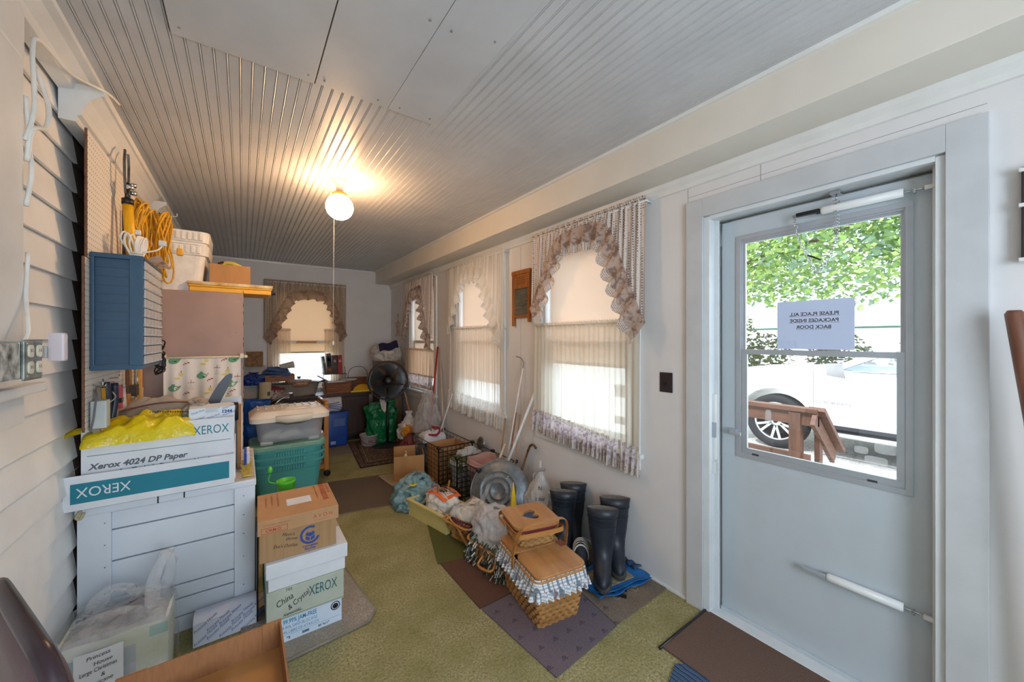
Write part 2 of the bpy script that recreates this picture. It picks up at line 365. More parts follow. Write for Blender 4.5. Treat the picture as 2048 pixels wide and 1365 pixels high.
# ---- door casing + jamb
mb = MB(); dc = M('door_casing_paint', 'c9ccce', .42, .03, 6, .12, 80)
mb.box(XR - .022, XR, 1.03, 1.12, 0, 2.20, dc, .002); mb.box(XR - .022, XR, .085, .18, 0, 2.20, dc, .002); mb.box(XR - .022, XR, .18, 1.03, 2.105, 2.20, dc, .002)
jm = M('jamb_paint', 'dfe4e6', .4, .03, 6, .1, 70)
mb.box(XR - .008, XR + .16, 1.0, 1.03, 0, 2.1, jm, .002); mb.box(XR - .008, XR + .16, .18, .205, 0, 2.1, jm, .002); mb.box(XR - .008, XR + .16, .205, 1.0, 2.085, 2.105, jm, .002)
mb.box(XR + .045, XR + .062, .98, 1.0, 0, 2.085, jm, .001); mb.box(XR + .045, XR + .062, .205, .217, 0, 2.085, jm, .001)
mb.box(XR - .0, XR + .16, .18, 1.03, -.01, .012, jm, .003)
gap_strip = M('gap_strip', '5a5348', .9)  # thin dark strips between door leaf and jamb
mb.box(XR + .074, XR + .076, .977, .981, .03, 1.95, gap_strip); mb.box(XR + .074, XR + .076, .2, 1.0, 2.072, 2.077, gap_strip)
mb.box(XR + .125, XR + .16, .955, 1.0, 0, 2.085, jm); mb.box(XR + .125, XR + .16, .205, .235, 0, 2.085, jm); mb.box(XR + .125, XR + .16, .205, 1.0, 2.04, 2.085, jm)  # stop strips added behind the leaf to shut out light leaks
struct(mb, 'trim_7')
# ---- storm door
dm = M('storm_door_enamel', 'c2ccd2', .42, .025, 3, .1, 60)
door = bpy.data.objects.new('door_1', None); COL.objects.link(door); door.location = (2.09, .2, 0); door['kind'] = 'structure'; door['label'] = 'white storm door with a two pane window'
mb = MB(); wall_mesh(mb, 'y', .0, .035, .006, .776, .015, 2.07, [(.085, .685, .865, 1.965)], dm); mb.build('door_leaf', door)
def frame(mb, y0, y1, z0, z1, w, x0, x1, mat, bev=.001):
    mb.box(x0, x1, y0, y1, z0, z0 + w, mat, bev); mb.box(x0, x1, y0, y1, z1 - w, z1, mat, bev); mb.box(x0, x1, y0, y0 + w, z0 + w, z1 - w, mat, bev); mb.box(x0, x1, y1 - w, y1, z0 + w, z1 - w, mat, bev)
mb = MB(); frame(mb, .068, .704, .845, 1.985, .022, -.006, .0, SILVER); frame(mb, .082, .69, .862, 1.968, .014, .0, .02, SILVER); mb.build('window_trim', door)
mb = MB(); frame(mb, .094, .676, 1.385, 1.955, .012, .008, .02, SILVER); mb.build('upper_sash', door)
mb = MB(); frame(mb, .090, .678, .872, 1.40, .025, -.002, .012, SILVER)
for y in (.17, .60): mb.box(-.003, .002, y, y + .03, .866, .876, M('dark_vent', '3a4045', .6))
mb.build('lower_sash', door)
mb = MB(); mb.box(.013, .016, .11, .66, 1.395, 1.945, M_glass()); mb.build('glass_pane', door)
mb = MB(); mb.box(.004, .007, .113, .655, .895, 1.378, M_glass()); mb.build('glass_pane', door)
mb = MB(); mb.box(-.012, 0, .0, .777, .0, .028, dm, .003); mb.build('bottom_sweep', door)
mb = MB(); mb.box(-.018, 0, .70, .74, .955, .985, SILVER, .003); mb.box(-.045, -.018, .712, .72, .964, .976, SILVER, .002); mb.box(-.047, -.04, .665, .72, .962, .978, SILVER, .003); mb.build('door_latch', door)
# latch strike and long cover on the jamb
mb = MB(); mb.box(2.035, 2.065, .985, 1.001, .81, 1.16, TRIMW, .004); mb.box(2.03, 2.04, .98, 1.0, .93, 1.01, SILVER, .002); mb.box(2.03, 2.037, .982, 1.0, .74, .80, TRIMW, .002); single(mb, 'jamb_cover', 'narrow white cover strip screwed on the jamb beside the door latch', 'cover strip')
def closer(y0, y1, z, x, label, blackend):
    t = thing('door_closer', label, 'door closer', (x, y0, z), 0, 'pneumatic door closers'); ln = y1 - y0
    mb = MB(); mb.tube([(0, .085, 0), (0, .09, 0), (0, .10, 0), (0, ln * .80, 0)], [.010, .016, .017, .017], TRIMW, 16)
    for i in range(5): mb.box(-.0178, -.0172, .13 + i * .008, .135 + i * .008, -.006 + (i % 3) * .003, .004 - (i % 2) * .004, INKB)
    mb.build('cylinder', t)
    mb = MB(); mb.box(.0, .02, .0, .085, -.008, .008, BLACK if blackend else SILVER, .002); mb.box(-.004, .002, .07, .088, -.01, .002, BLACK if blackend else SILVER, .001); mb.build('end_bracket', t)
    mb = MB(); mb.tube([(0, ln * .8, 0), (0, ln * .96, 0)], .0035, CHROME, 6); mb.box(-.012, .006, ln * .86, ln * .875, -.012, .006, CHROME, .001); mb.build('rod', t)
    mb = MB(); mb.box(-.004, .012, ln * .93, ln, -.008, .007, TRIMW, .002); mb.build('jamb_bracket', t)
    return t
# closers run from the door to the hinge jamb (towards smaller y): mirror by rotation
c1 = closer(0, .425, 0, 0, 'white tube closer with black end bracket across the top of the storm door', True); c1.location = (2.062, .632, 2.015); c1.rotation_euler = (0, 0, PI)
c2 = closer(0, .40, 0, 0, 'white tube closer low on the storm door near its foot', False); c2.location = (2.065, .612, .418); c2.rotation_euler = (0, 0, PI)
# wind chain with spring
t = thing('door_chain', 'safety chain with coil spring hanging in a loop at the top of the storm door', 'chain', (2.06, .55, 2.08))
pts = [(.0, -.06 + .0, -.0)]
mb = MB(); sp = [(0.010 * math.cos(a * .9), -.058 + .010 * math.sin(a * .9), -.03 - .15 * a / 70) for a in range(71)]; mb.tube(sp, .0018, CHROME, 5); mb.build('spring', t)
mb = MB(); mb.box(-.02, .02, -.075, -.04, -.012, .004, CHROME, .003); mb.tube([(0, -.058, -.01), (0, -.058, -.035)], .003, CHROME, 6); mb.build('ceiling_bracket', t)
mb = MB(); path = curve_pts([(0, -.058, -.18), (.0, -.05, -.23), (0, -.02, -.30), (0, .01, -.33), (0, .045, -.25), (0, .075, -.17), (.0, .09, -.09), (0, .095, -.06)], 5)
for i in range(0, len(path) - 1):
    p, q = path[i], path[i + 1]; c = (p + q) / 2; d = (q - p); ln = d.length * .72; d.normalize(); e = Vector((1, 0, 0)) if i % 2 else d.cross(Vector((1, 0, 0)))
    mb.tube([c + d * ln * math.cos(a) * .9 + e * .0055 * math.sin(a) for a in [k * PI / 4 for k in range(8)]], .0020, CHROME, 5, closed=True)
mb.build('chain', t)
mb = MB(); mb.box(-.002, .002, -.03, .03, -.003, .003, BLACK, T=L(0, .02, -.265, 0, .55)); mb.build('black_clip', t)
# paper sign fixed on the glass: text faces outdoors, read in mirror from inside
t = thing('paper_sign', 'grey paper notice about packages taped to the upper pane of the door', 'sign', (2.108, .585, 1.405))
mb = MB(); mb.box(-.0005, .0005, -.142, .142, 0, .225, M_trans('notice_paper', 'c9ccd6', .02, .55)); mb.build('paper', t)
mb = MB()
for i, s in enumerate(('PLEASE PLACE ALL', 'PACKAGES INSIDE', 'BACK DOOR')):
    T = TR((-.0012, 0, .155 - i * .030), (0, 1, 0), (0, 0, 1)); mb.text(s, .022, INKB, T, 'CENTER', sx=1.0, extr=.0005); wd = (.094, .094, .063)[i]
    mb.box(-.0013, -.0011, -wd, wd, .151 - i * .03, .152 - i * .03, INKB)
mb.build('lettering', t)
mb = MB()   # pale translucent patches on the lower pane
gh = M_trans('pane_patches', 'cfcdc8', .8, .4)
for y, z, a, b in ((.345, 1.01, .035, .022), (.42, .99, .022, .015), (.375, .955, .035, .018), (.76, 1.07, .013, .035)):
    mb.prism([(y + a * math.copysign(abs(math.cos(q)) ** .5, math.cos(q)), z + b * math.copysign(abs(math.sin(q)) ** .5, math.sin(q))) for q in [k * PI / 10 for k in range(20)]], 0, .0004, gh, TR((2.093, 0, 0), (0, 1, 0), (0, 0, 1)))
o = mb.build('pane_patches', door); o.location = (-2.09, -.2, 0)
# switch plate
t = thing('light_switch', 'dark brown metal light switch plate between the curtains and the door', 'light switch', (XR, 1.252, 1.2))
mb = MB(); mb.box(-.006, 0, -.04, .04, -.058, .058, M('switch_brown', '3b2f33', .4, metal=.3), .004)
for z in (-.035, .035): mb.lathe([(.003, 0), (.003, .002)], BLACK, 8, T=TR((-.006, 0, z), (0, 1, 0), (0, 0, 1)) @ Matrix.Scale(-1, 4, (0, 0, 1)))
mb.build('plate', t)
mb = MB(); mb.box(-.016, -.004, -.005, .005, -.012, .006, BLACK, .002); mb.build('toggle', t)
# ================================================================== WINDOWS AND CURTAINS
def window(n, T, w, z0=WZ0, z1=WZ1, depth=.16, sill=True):
    """T maps local (s along wall, d into room, z) ; opening 0..w"""
    wroot = bpy.data.objects.new('window_%d' % n, None); COL.objects.link(wroot); wroot.matrix_world = T; wroot['kind'] = 'structure'
    mb = MB(); h = z1 - z0; zm = z0 + h * .47
    for a, b in ((0, .03), (w - .03, w)): mb.box(a, b, -depth, 0, z0, z1, TRIMW)
    mb.box(0, w, -depth, 0, z1 - .03, z1, TRIMW); mb.box(0, w, -depth, .0, z0, z0 + .03, TRIMW)
    cw = .075
    mb.box(-cw, 0, 0, .018, z0 - .02, z1 + cw, TRIMW, .002); mb.box(w, w + cw, 0, .018, z0 - .02, z1 + cw, TRIMW, .002); mb.box(0, w, 0, .018, z1, z1 + cw, TRIMW, .002)
    if sill: mb.box(-cw - .02, w + cw + .02, -.03, .035, z0 - .03, z0, TRIMW, .004); mb.box(-cw, w + cw, 0, .016, z0 - .10, z0 - .03, TRIMW, .002)
    mb.build('window_frame', wroot)
    for zz0, zz1, d in ((z0 + .03, zm + .02, -.07), (zm - .02, z1 - .03, -.10)):
        mb = MB(); 
        for a, b, c, e in ((.03, w - .03, zz0, zz0 + .05), (.03, w - .03, zz1 - .04, zz1), (.03, .075, zz0 + .05, zz1 - .04), (w - .075, w - .03, zz0 + .05, zz1 - .04)): mb.box(a, b, d, d + .03, c, e, TRIMW, .002)
        so = mb.build('sash', wroot); mb = MB(); mb.box(.075, w - .075, d + .012, d + .016, zz0 + .05, zz1 - .04, M_glass()); mb.build('pane', so)
    return wroot
FB_SH = M_trans('roller_shade', 'fde2ca', .0, .26, .7); FB_TAN = M_trans('tan_shade', 'e2b68e', .0, .24, .7)
def right_T(yfar): return Matrix(((0, -1, 0, XR), (-1, 0, 0, yfar), (0, 0, 1, 0), (0, 0, 0, 1)))   # s goes towards the camera, d into the room
BACK_T = lambda x0: Matrix(((1, 0, 0, x0), (0, -1, 0, YB), (0, 0, 1, 0), (0, 0, 0, 1)))
window(3, right_T(2.36), .86); window(2, right_T(3.87), .90); window(1, right_T(5.36), .86); window(4, BACK_T(.36), .82, .74, 2.17)
def shade(T, w, zt, zb, label, cloth=None):
    o = thing('roller_shade', label, 'window shade'); o.matrix_world = T
    mb = MB(); mb.grid(lambda u, v: (u * w, .002 * math.sin(u * 9 + v * 4), zt + (zb - zt) * v), 12, 20, cloth or FB_SH); mb.build('shade_cloth', o)
    mb = MB(); mb.tube([(-.01, -.012, zt), (w + .01, -.012, zt)], .014, TRIMW, 12); mb.build('roller', o)
    mb = MB(); mb.box(0, w, -.004, .004, zb - .012, zb + .012, M('hem', 'd9c8a4', .7), .002); mb.build('hem_bar', o)
    return o
def lerp_lin(P, x):
    x = max(P[0][0], min(P[-1][0], x))
    for i in range(len(P) - 1):
        if x <= P[i + 1][0]:
            t = (x - P[i][0]) / (P[i + 1][0] - P[i][0]); return P[i][1] * (1 - t) + P[i + 1][1] * t
    return P[-1][1]
def lerp_prof(P, x): return sum(lerp_lin(P, x + d * .012) for d in (-3, -2, -1, 0, 1, 2, 3)) / 7
def lerp_prof_old(P, x):
    for i in range(len(P) - 1):
        if P[i][0] <= x <= P[i + 1][0]:
            t = (x - P[i][0]) / (P[i + 1][0] - P[i][0]); t = t * t * (3 - 2 * t) if len(P[0]) > 2 else t
            return P[i][1] * (1 - t) + P[i + 1][1] * t
    return P[-1][1]
def swag(T, w, ztop, prof, cloth, ruf, rw, label, name='swag_valance', d0=.055, nf=34, seed=0, group=None):
    """valance: prof = [(s fraction, z of the cloth's lower edge)], tails at both sides; a gathered ruffle follows that edge"""
    o = thing(name, label, 'curtain', group=group); o.matrix_world = T
    def pl(s, k=1): return .010 * math.sin(s * nf * 2 * PI + seed) * k + .006 * math.sin(s * nf * 4.3 + 2 * seed)
    def fn(u, v):
        zb = lerp_prof(prof, u); z = ztop + .03 + (zb - ztop - .03) * v
        return (u * w, d0 + pl(u, .5 + .8 * v) + .012 * v, z)
    mb = MB(); mb.grid(fn, nf * 6, 14, cloth); mb.build('panel', o)
    mb = MB()   # gathered header on the rod
    mb.grid(lambda u, v: (u * w, d0 + .016 * math.cos(v * PI) + .005 * math.sin(u * nf * 5 * PI), ztop + .03 - .055 * v + .004 * math.sin(u * nf * 3 * PI)), nf * 8, 4, cloth); mb.build('rod_pocket', o)
    # ruffle along the lower edge, offset along the edge normal
    pts = [(i / 160, lerp_prof(prof, i / 160)) for i in range(161)]; edge = []; ac = 0
    for i, (u, z) in enumerate(pts):
        a = pts[max(0, i - 1)]; b = pts[min(160, i + 1)]; t = Vector(((b[0] - a[0]) * w, b[1] - a[1])); 
        if i: ac += math.hypot((u - pts[i - 1][0]) * w, z - pts[i - 1][1])
        t.normalize(); n = Vector((t.y, -t.x)); cx = .5
        edge.append((u * w, z, n.x, n.y, ac))
    def rf(u, v):
        t = u * 160; i = min(int(t), 159); k = t - i; e = [edge[i][q] * (1 - k) + edge[i + 1][q] * k for q in range(5)]
        ph = e[4] * 2 * PI / .125 + .8 * math.sin(e[4] * 9); fl = v * .030
        q = rw * (v - .18); gx = .016 * math.sin(ph + 1.2 + seed) * v
        n = Vector((e[2], e[3])); n = Vector((n.x * .7, n.y - .25)); n.normalize()
        return (e[0] + n.x * q + gx, d0 + .03 + fl * math.sin(ph + seed) + .01 * v, e[1] + n.y * q + .010 * v * math.cos(ph))
    mb = MB(); mats = ruf if isinstance(ruf, tuple) else (ruf, ruf)
    mb.grid(rf, 1400, 7, mats[0], mfn=lambda u, v: mats[0] if v < .68 else mats[1]); mb.build('ruffle', o)
    mb = MB(); mb.tube([(-.01, d0, ztop), (w + .01, d0, ztop)], .006, TRIMW, 8); mb.tube([(w, d0, ztop), (w, .0, ztop)], .005, TRIMW, 8); mb.tube([(0, d0, ztop), (0, .0, ztop)], .005, TRIMW, 8); mb.build('curtain_rod', o)
    return o
def tier(T, w, zt, zb, cloth, hem, label, hemh=.14, hem2=None, s0=0, nf=22, seed=0, d0=.035, name='tier_curtain', rod=True, zb2=None):
    o = thing(name, label, 'curtain'); o.matrix_world = T
    def y(s, v): return d0 + (.011 * math.sin(s * nf * 2 * PI + seed + .5 * math.sin(s * 9)) + .006 * math.sin(s * nf * .83 * PI + seed)) * (.5 + .6 * v)
    zbf = lambda u: zb + ((zb2 - zb) * u if zb2 is not None else 0)
    mb = MB(); mb.grid(lambda u, v: (s0 + u * w, y(u, v), zt + (zbf(u) + hemh - zt) * v), nf * 8, 16, cloth); mb.build('panel', o)
    mb = MB(); mb.grid(lambda u, v: (s0 + u * w, d0 + .012 * math.cos(v * PI) + .004 * math.sin(u * nf * 6 * PI), zt + .022 - .05 * v + .005 * math.sin(u * nf * 4 * PI)), nf * 8, 4, cloth); mb.build('rod_pocket', o)
    if hem:
        mats = hem if isinstance(hem, tuple) else (hem, hem)
        def mf(u, v): return mats[1] if (v < .14 or v > .78) else mats[0]
        mb = MB(); mb.grid(lambda u, v: (s0 + u * w - .004 + .0, y(u, 1) + (.006 + .016 * v) * math.sin(u * nf * 2.6 * PI + seed) + .004, zbf(u) + hemh + .015 - (hemh + .015) * v + .006 * v * math.sin(u * nf * 2.6 * PI)), nf * 14, 8, mats[0], mfn=mf); mb.build('hem_ruffle', o)
    if rod: mb = MB(); mb.tube([(s0 - .01, d0, zt), (s0 + w + .01, d0, zt)], .005, TRIMW, 8); mb.build('curtain_rod', o)
    return o
DOT = M_trans('dotted_cloth', 'e6dad0', .02, .15, .8, 'dots', 0, '8a716e', 62)
DOTS = M_trans('dotted_cloth_back', 'd8c6b0', .10, .35, .8, 'dots', 0, '7e6a5f', 62)
RUF = M_trans('mauve_floral_ruffle', 'c9b6aa', .02, .3, .8, 'floral', 0, '8f7a72', 20)
RUFB = M_trans('brown_sheer_ruffle', 'b89c88', .12, .35, .8, 'floral', 0, '957864', 16)
SHEER = M_trans('ivory_sheer', 'efe9dc', .22, .55, .8)
SHEERB = M_trans('yellowed_sheer', 'f1ddc6', .28, .5, .8)
LACE = M_trans('white_lace', 'f6f3ee', .25, .45, .8, 'lace', 0, None, 150)
LACEP = M_trans('white_lace_panel', 'f7f4ee', .18, .5, .8)
HEMF = M_trans('lilac_floral_hem', 'eee6e6', .08, .45, .8, 'floral', 0, 'b8a4ae', 30)
HEMD = M_trans('dotted_hem', 'eae0d8', .05, .4, .8, 'dots', 0, '6e5c5c', 110)
# near window (window_3): s = 0 at far side y=2.43 ... w towards camera
T3 = right_T(2.42)
shade(right_T(2.30) @ L(0, -.04), .76, 2.15, 1.27, 'cream roller shade in the window nearest the door, pulled halfway down')
swag(T3, 1.07, 2.28, [(0, 1.66), (.15, 1.94), (.27, 2.17), (.36, 2.21), (.5, 2.22), (.68, 2.21), (.75, 2.16), (.87, 1.83), (1, 1.50)], DOT, (RUF, HEMD), .17, 'dotted mauve swag valance with ruffled edge over the window nearest the door')
tier(T3, 1.02, 1.56, .70, SHEER, (HEMF, HEMD), 'long sheer ivory tier curtain with lilac floral hem nearest the door', .17, s0=0, zb2=.60, seed=1)
T2 = right_T(3.98)
shade(right_T(3.81) @ L(0, -.04), .80, 2.15, 1.02, 'cream roller shade behind the white lace curtains')
swag(T2, 1.14, 2.27, [(0, 1.60), (.1, 1.78), (.2, 1.98), (.3, 2.14), (.5, 2.18), (.68, 2.14), (.80, 1.88), (.9, 1.62), (1, 1.46)], LACEP, (LACEP, LACE), .16, 'white lace swag valance over the middle window of the right wall', nf=24, seed=3)
tier(T2, 1.12, 1.57, .66, LACEP, (LACE, LACE), 'long white lace tier curtain with scalloped hem on the middle window', .2, seed=2, zb2=.60)
T1 = right_T(5.50)
shade(right_T(5.30) @ L(0, -.04), .76, 2.15, .95, 'cream roller shade of the far window on the right wall')
swag(T1, 1.05, 2.27, [(0, 1.46), (.18, 1.92), (.3, 2.12), (.7, 2.15), (.77, 1.80), (.88, 1.55), (1, 1.44)], DOT, (RUF, RUF), .18, 'dotted mauve swag valance over the far window of the right wall', seed=5)
tier(T1, 1.02, 1.31, .80, SHEERB, (HEMF, RUF), 'short ivory tier curtain with floral hem on the far window', .16, seed=4)
T4 = BACK_T(.24)
shade(BACK_T(.39) @ L(0, -.04), .76, 2.14, 1.26, 'tan roller shade in the window of the end wall', FB_TAN)
swag(T4, 1.06, 2.26, [(0, 1.44), (.22, 1.94), (.3, 2.11), (.56, 2.15), (.76, 2.11), (.88, 1.87), (1, 1.46)], DOTS, (RUFB, RUFB), .14, 'brown dotted swag valance with sheer ruffle on the end wall window', seed=6)
tier(T4, .28, 1.59, .76, SHEERB, None, 'left yellowed sheer tier curtain on the end wall window', 0.02, s0=.04, nf=8)
tier(T4, .28, 1.59, .76, SHEERB, None, 'right yellowed sheer tier curtain on the end wall window', 0.02, s0=.76, nf=8, seed=2)
# ================================================================== OUTDOORS
GZ = -.18
gravel = M_carpet('gravel', 'd9d6cf', '8f8b84', 'c2beb6', 30, .6, 1.2)
mb = MB(); mb.box(2.2, 60, -25, 60, GZ - .1, GZ, gravel); mb.box(-20, 2.2, 6.5, 60, GZ - .1, GZ - .001, M_carpet('lawn', 'c3cdb4', 'a8b498', scale=20)); struct(mb, 'floor_outside')
wd = M_wood('redwood_stain', '6a4632', '4a2f20', .6, 'y', 5); wdx = M_wood('redwood_stain_post', '63412e', '452b1c', .6, 'z', 5)
t = thing('porch_railing', 'red-brown wooden porch railing with sloping handrail outside the door', 'railing', (4.1, 1.1, GZ))
mb = MB(); mb.box(-.05, .05, .0, 2.2, .98, 1.02, wd, .004); mb.build('top_rail', t)
mb = MB(); mb.box(-.02, .02, .0, 2.2, .86, .98, wd, .003); mb.build('upper_board', t)
mb = MB(); mb.box(-.02, .02, .06, 2.2, .50, .60, wd, .003); mb.build('lower_rail', t)
for y in (.12, 1.3): mb = MB(); mb.box(-.045, .045, y, y + .09, 0, .97, wdx, .003); mb.build('post', t)
mb = MB(); mb.box(.1, .19, .02, .06, 0, .78, wdx, .003); mb.build('post', t)
mb = MB(); mb.box(.0, .75, -.07, .05, -.02, .02, wd, .003, T=L(-.02, .02, 1.02, 0, 0, math.radians(38))); mb.build('sloping_handrail', t)
mb = MB(); mb.box(.0, .70, -.0, .035, -.14, -.02, wd, .003, T=L(-.02, .0, 1.0, 0, 0, math.radians(38))); mb.build('sloping_board', t)
# white suburban utility vehicle, side towards the house, nose to the left
carp = M('car_white_paint', 'f0f0ee', .25, .01, coat=.6); chr2 = M('car_chrome', 'd8d8d8', .2, metal=.9); tyre = M('tyre_rubber', '1b1b1c', .8); cgl = M_glass('car_glass', '9fb0b0', .18)
t = thing('parked_car', 'white sport utility vehicle parked on gravel behind the porch railing', 'car', (6.5, 2.28, GZ))
def side(P, x0, x1): return [[(x0, y, z) for y, z in P], [(x1, y, z) for y, z in P]]
arch = [(.50 * math.cos(a), .40 + .50 * math.sin(a)) for a in [PI - k * PI / 12 for k in range(13)]]
ra = [(y - 3.3, z) for y, z in arch]
prof_b = [(-4.45, .42)] + [(y, max(z, .42)) for y, z in ra] + [(-2.8, .42)] + [(-.50, .42)] + [(y, max(z, .42)) for y, z in arch] + [(.9, .42), (.98, .55), (.99, .85), (.93, 1.05), (.7, 1.14), (-.62, 1.21), (-4.4, 1.24), (-4.5, .9)]
mb = MB(); mb.prism(prof_b, 0, 2.0, carp, T=Matrix(((0, 0, 1, 0), (1, 0, 0, 0), (0, 1, 0, 0), (0, 0, 0, 1))))
mb.box(.02, 1.98, -2.6, -.6, .36, .44, M('car_underside', '2a2a2c', .7)); mb.build('body', t)
mb = MB(); cab0 = [(-.55, 1.205), (-1.38, 1.66), (-3.9, 1.68), (-4.42, 1.24)]; 
def cabx(P, x): return [(x, y, z) for y, z in P]
mb.add([(.03, -.55, 1.2), (.03, -4.42, 1.22), (.12, -4.2, 1.62), (.14, -1.4, 1.62), (1.97, -.55, 1.2), (1.97, -4.42, 1.22), (1.88, -4.2, 1.62), (1.86, -1.4, 1.62), (.25, -1.5, 1.69), (.25, -4.1, 1.69), (1.75, -1.5, 1.69), (1.75, -4.1, 1.69)], [(3, 2, 9, 8), (7, 10, 11, 6), (8, 9, 11, 10), (3, 8, 10, 7), (2, 6, 11, 9), (1, 5, 6, 2)], carp)
for y0, y1 in ((-.55, -.72), (-1.42, -1.50), (-1.95, -2.03), (-3.0, -3.1), (-4.2, -4.42)):
    yt0, yt1 = (y0 - .85 if y0 > -.6 else y0), (y1 - .85 if y0 > -.6 else y1)
    mb.add([(.028, y0, 1.2), (.028, y1, 1.2), (.138, yt1, 1.62), (.138, yt0, 1.62), (.06, y0, 1.2), (.06, y1, 1.2), (.17, yt1, 1.62), (.17, yt0, 1.62)], [(0, 1, 2, 3), (4, 7, 6, 5), (0, 3, 7, 4), (1, 5, 6, 2)], BLACK if y0 < -1.4 and y0 > -4 else carp)
mb.build('roof', t)
mb = MB(); mb.add([(.05, -.72, 1.2), (.05, -4.3, 1.2), (.15, -4.2, 1.62), (.15, -1.5, 1.62)], [(0, 1, 2, 3)], cgl); mb.build('side_window', t)
mb = MB(); mb.add([(.06, -.56, 1.2), (1.94, -.56, 1.2), (1.86, -1.4, 1.62), (.14, -1.4, 1.62)], [(0, 1, 2, 3)], cgl); mb.build('windshield', t)
mb = MB()
for y in (-.47, -1.95, -3.05): mb.box(-.003, .01, y - .006, y, .48, 1.2, M('car_seam', '555657', .6))
mb.box(-.02, .0, -3.0, -.62, 1.195, 1.215, chr2, .003); mb.build('door_gap', t)
mb = MB(); mb.box(-.03, 0, -1.85, -1.62, 1.03, 1.06, chr2, .008); mb.build('door_handle', t)
mb = MB(); mb.box(-.02, .01, -2.75, -.52, .42, .47, M('car_step', '2b2c2e', .5), .005); mb.tube([(-.07, -2.75, .36), (-.07, -.5, .36)], .035, chr2, 10); mb.build('running_board', t)
mb = MB(); mb.loft([[(-.17 + .17 * 0, y, z) for y, z in ((-.66, 1.15), (-.66, 1.31), (-.83, 1.32), (-.86, 1.12))], [(.02, y, z) for y, z in ((-.70, 1.19), (-.70, 1.26), (-.76, 1.26), (-.78, 1.19))]], chr2, smooth=False); mb.build('wing_mirror', t)
mb = MB(); mb.text('SUBURBAN', .055, M('badge', '8b8d90', .4, metal=.5), TR((-.004, -.50, .745), (0, -1, 0), (0, 0, 1)), sx=1.35); mb.build('badge', t)
for yw in (0, -3.3):
    w_ = MB(); T = L(.02, yw, .40) @ Matrix.Rotation(-PI / 2, 4, 'Y')
    w_.lathe([(.30, -.24), (.385, -.24), (.40, -.20), (.40, -.03), (.385, 0), (.30, 0.004), (.285, -.02), (.285, -.2)], tyre, 40, T=T, cap0=False, cap1=False); wo_ = w_.build('wheel', t)
    w_ = MB(); w_.lathe([(.285, -.02), (.27, -.012), (.262, -.05), (.262, -.15)], chr2, 40, T=T, cap0=False, cap1=False)
    for k in range(6):
        a = k * PI / 3
        for da in (-.13, .13):
            w_.loft([[(math.cos(a + da * q) * r - s_ * math.sin(a), math.sin(a + da * q) * r + s_ * math.cos(a), zz) for s_, zz in ((-.018, -.03), (.018, -.03), (.014, -.06), (-.014, -.06))] for r, q in ((.06, .4), (.27, 1.6))], chr2, smooth=False, T=T)
    w_.lathe([(.0, -.02), (.075, -.024), (.08, -.05), (.08, -.08)], chr2, 20, T=T); w_.lathe([(.03, -.012), (.035, -.03)], BLACK, 16, T=T)
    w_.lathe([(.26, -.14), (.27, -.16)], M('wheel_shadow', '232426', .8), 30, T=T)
    w_.build('rim', wo_)
# white building with a green band, hedges, tree
t = thing('white_building', 'long low white building with green band across the road', 'building', (30, 4, GZ))
mb = MB(); wb_ = M('far_white_wall', 'eeeeea', .7, .01); mb.box(0, 8, -14, 9, 0, 3.4, wb_, .02); mb.build('wall', t)
mb = MB(); mb.box(-.05, 0, -14, 9, 2.30, 2.42, M('far_green_band', '2c5644', .6)); mb.build('green_band', t)
mb = MB(); mb.box(-.3, 8.3, -14.3, 9.3, 3.4, 3.65, M('far_roof', 'd6d4cf', .7)); mb.build('roof', t)
def leaves(mb, c, r, n, size, mats, shape=(1, 1, 1), flat=.0, seed=0):
    rr = random.Random(seed)
    for _ in range(n):
        while True:
            p = Vector((rr.uniform(-1, 1), rr.uniform(-1, 1), rr.uniform(-1, 1)))
            if .25 < p.length < 1 and fbm(p, 2.2, seed) > -.35: break
        q = Vector((c[0] + p.x * r * shape[0], c[1] + p.y * r * shape[1], c[2] + p.z * r * shape[2]))
        e1 = Vector((rr.gauss(0, 1), rr.gauss(0, 1), rr.gauss(0, .6))).normalized(); e2 = e1.cross(Vector((rr.gauss(0, 1), rr.gauss(0, 1), rr.gauss(0, 1)))).normalized(); s_ = size * rr.uniform(.6, 1.3)
        mb.add([q - e1 * s_, q + e2 * s_ * .55 - e1 * s_ * .1, q + e1 * s_, q - e2 * s_ * .55 + e1 * s_ * .15], [(0, 1, 2, 3)], rr.choice(mats))
def leafm(n, c): return M_trans(n, c, 0, .55, .6)
LF = [leafm('leaf_light', 'c2d684'), leafm('leaf_mid', '9dba62'), leafm('leaf_deep', '7c9c58'), leafm('leaf_bluish', '8ca68c')]
t = thing('maple_tree', 'leafy green maple tree whose boughs fill the upper door pane', 'tree', (13.5, 7.6, GZ))
mb = MB(); mb.tube([(0, 0, 0), (.05, 0, 1.2), (-.1, -.2, 2.6), (0, -.6, 4), (-.3, -1.5, 5.5)], [.32, .26, .24, .18, .08], M('bark', '6b5a4a', .9, bmp=.5, bscale=12), 12)
for a, b, c in ((-1.0, -3.0, 4.2), (-1.5, -5.0, 4.4), (.5, 2.5, 4.6), (-2, -1, 4.4)): mb.tube(curve_pts([(0, -.3, 2.7), (a * .5, b * .5, c - .6), (a, b, c)], 4), .06, MC['bark'], 8)
mb.build('trunk', t)
mb = MB(); leaves(mb, (-.8, -1.2, 6.0), 3.3, 12000, .09, LF[:3], (1, 1.2, 1.05), seed=1); leaves(mb, (-1.2, -4.4, 5.0), 2.7, 14000, .085, LF, (1, 1.25, 1.0), seed=2); leaves(mb, (-1.0, .9, 3.3), 1.6, 5000, .08, LF[1:3], (1, .8, 1.2), seed=3)
leaves(mb, (-.9, -7.2, 4.9), 2.2, 8000, .085, LF[1:], (1, 1.1, .9), seed=4)
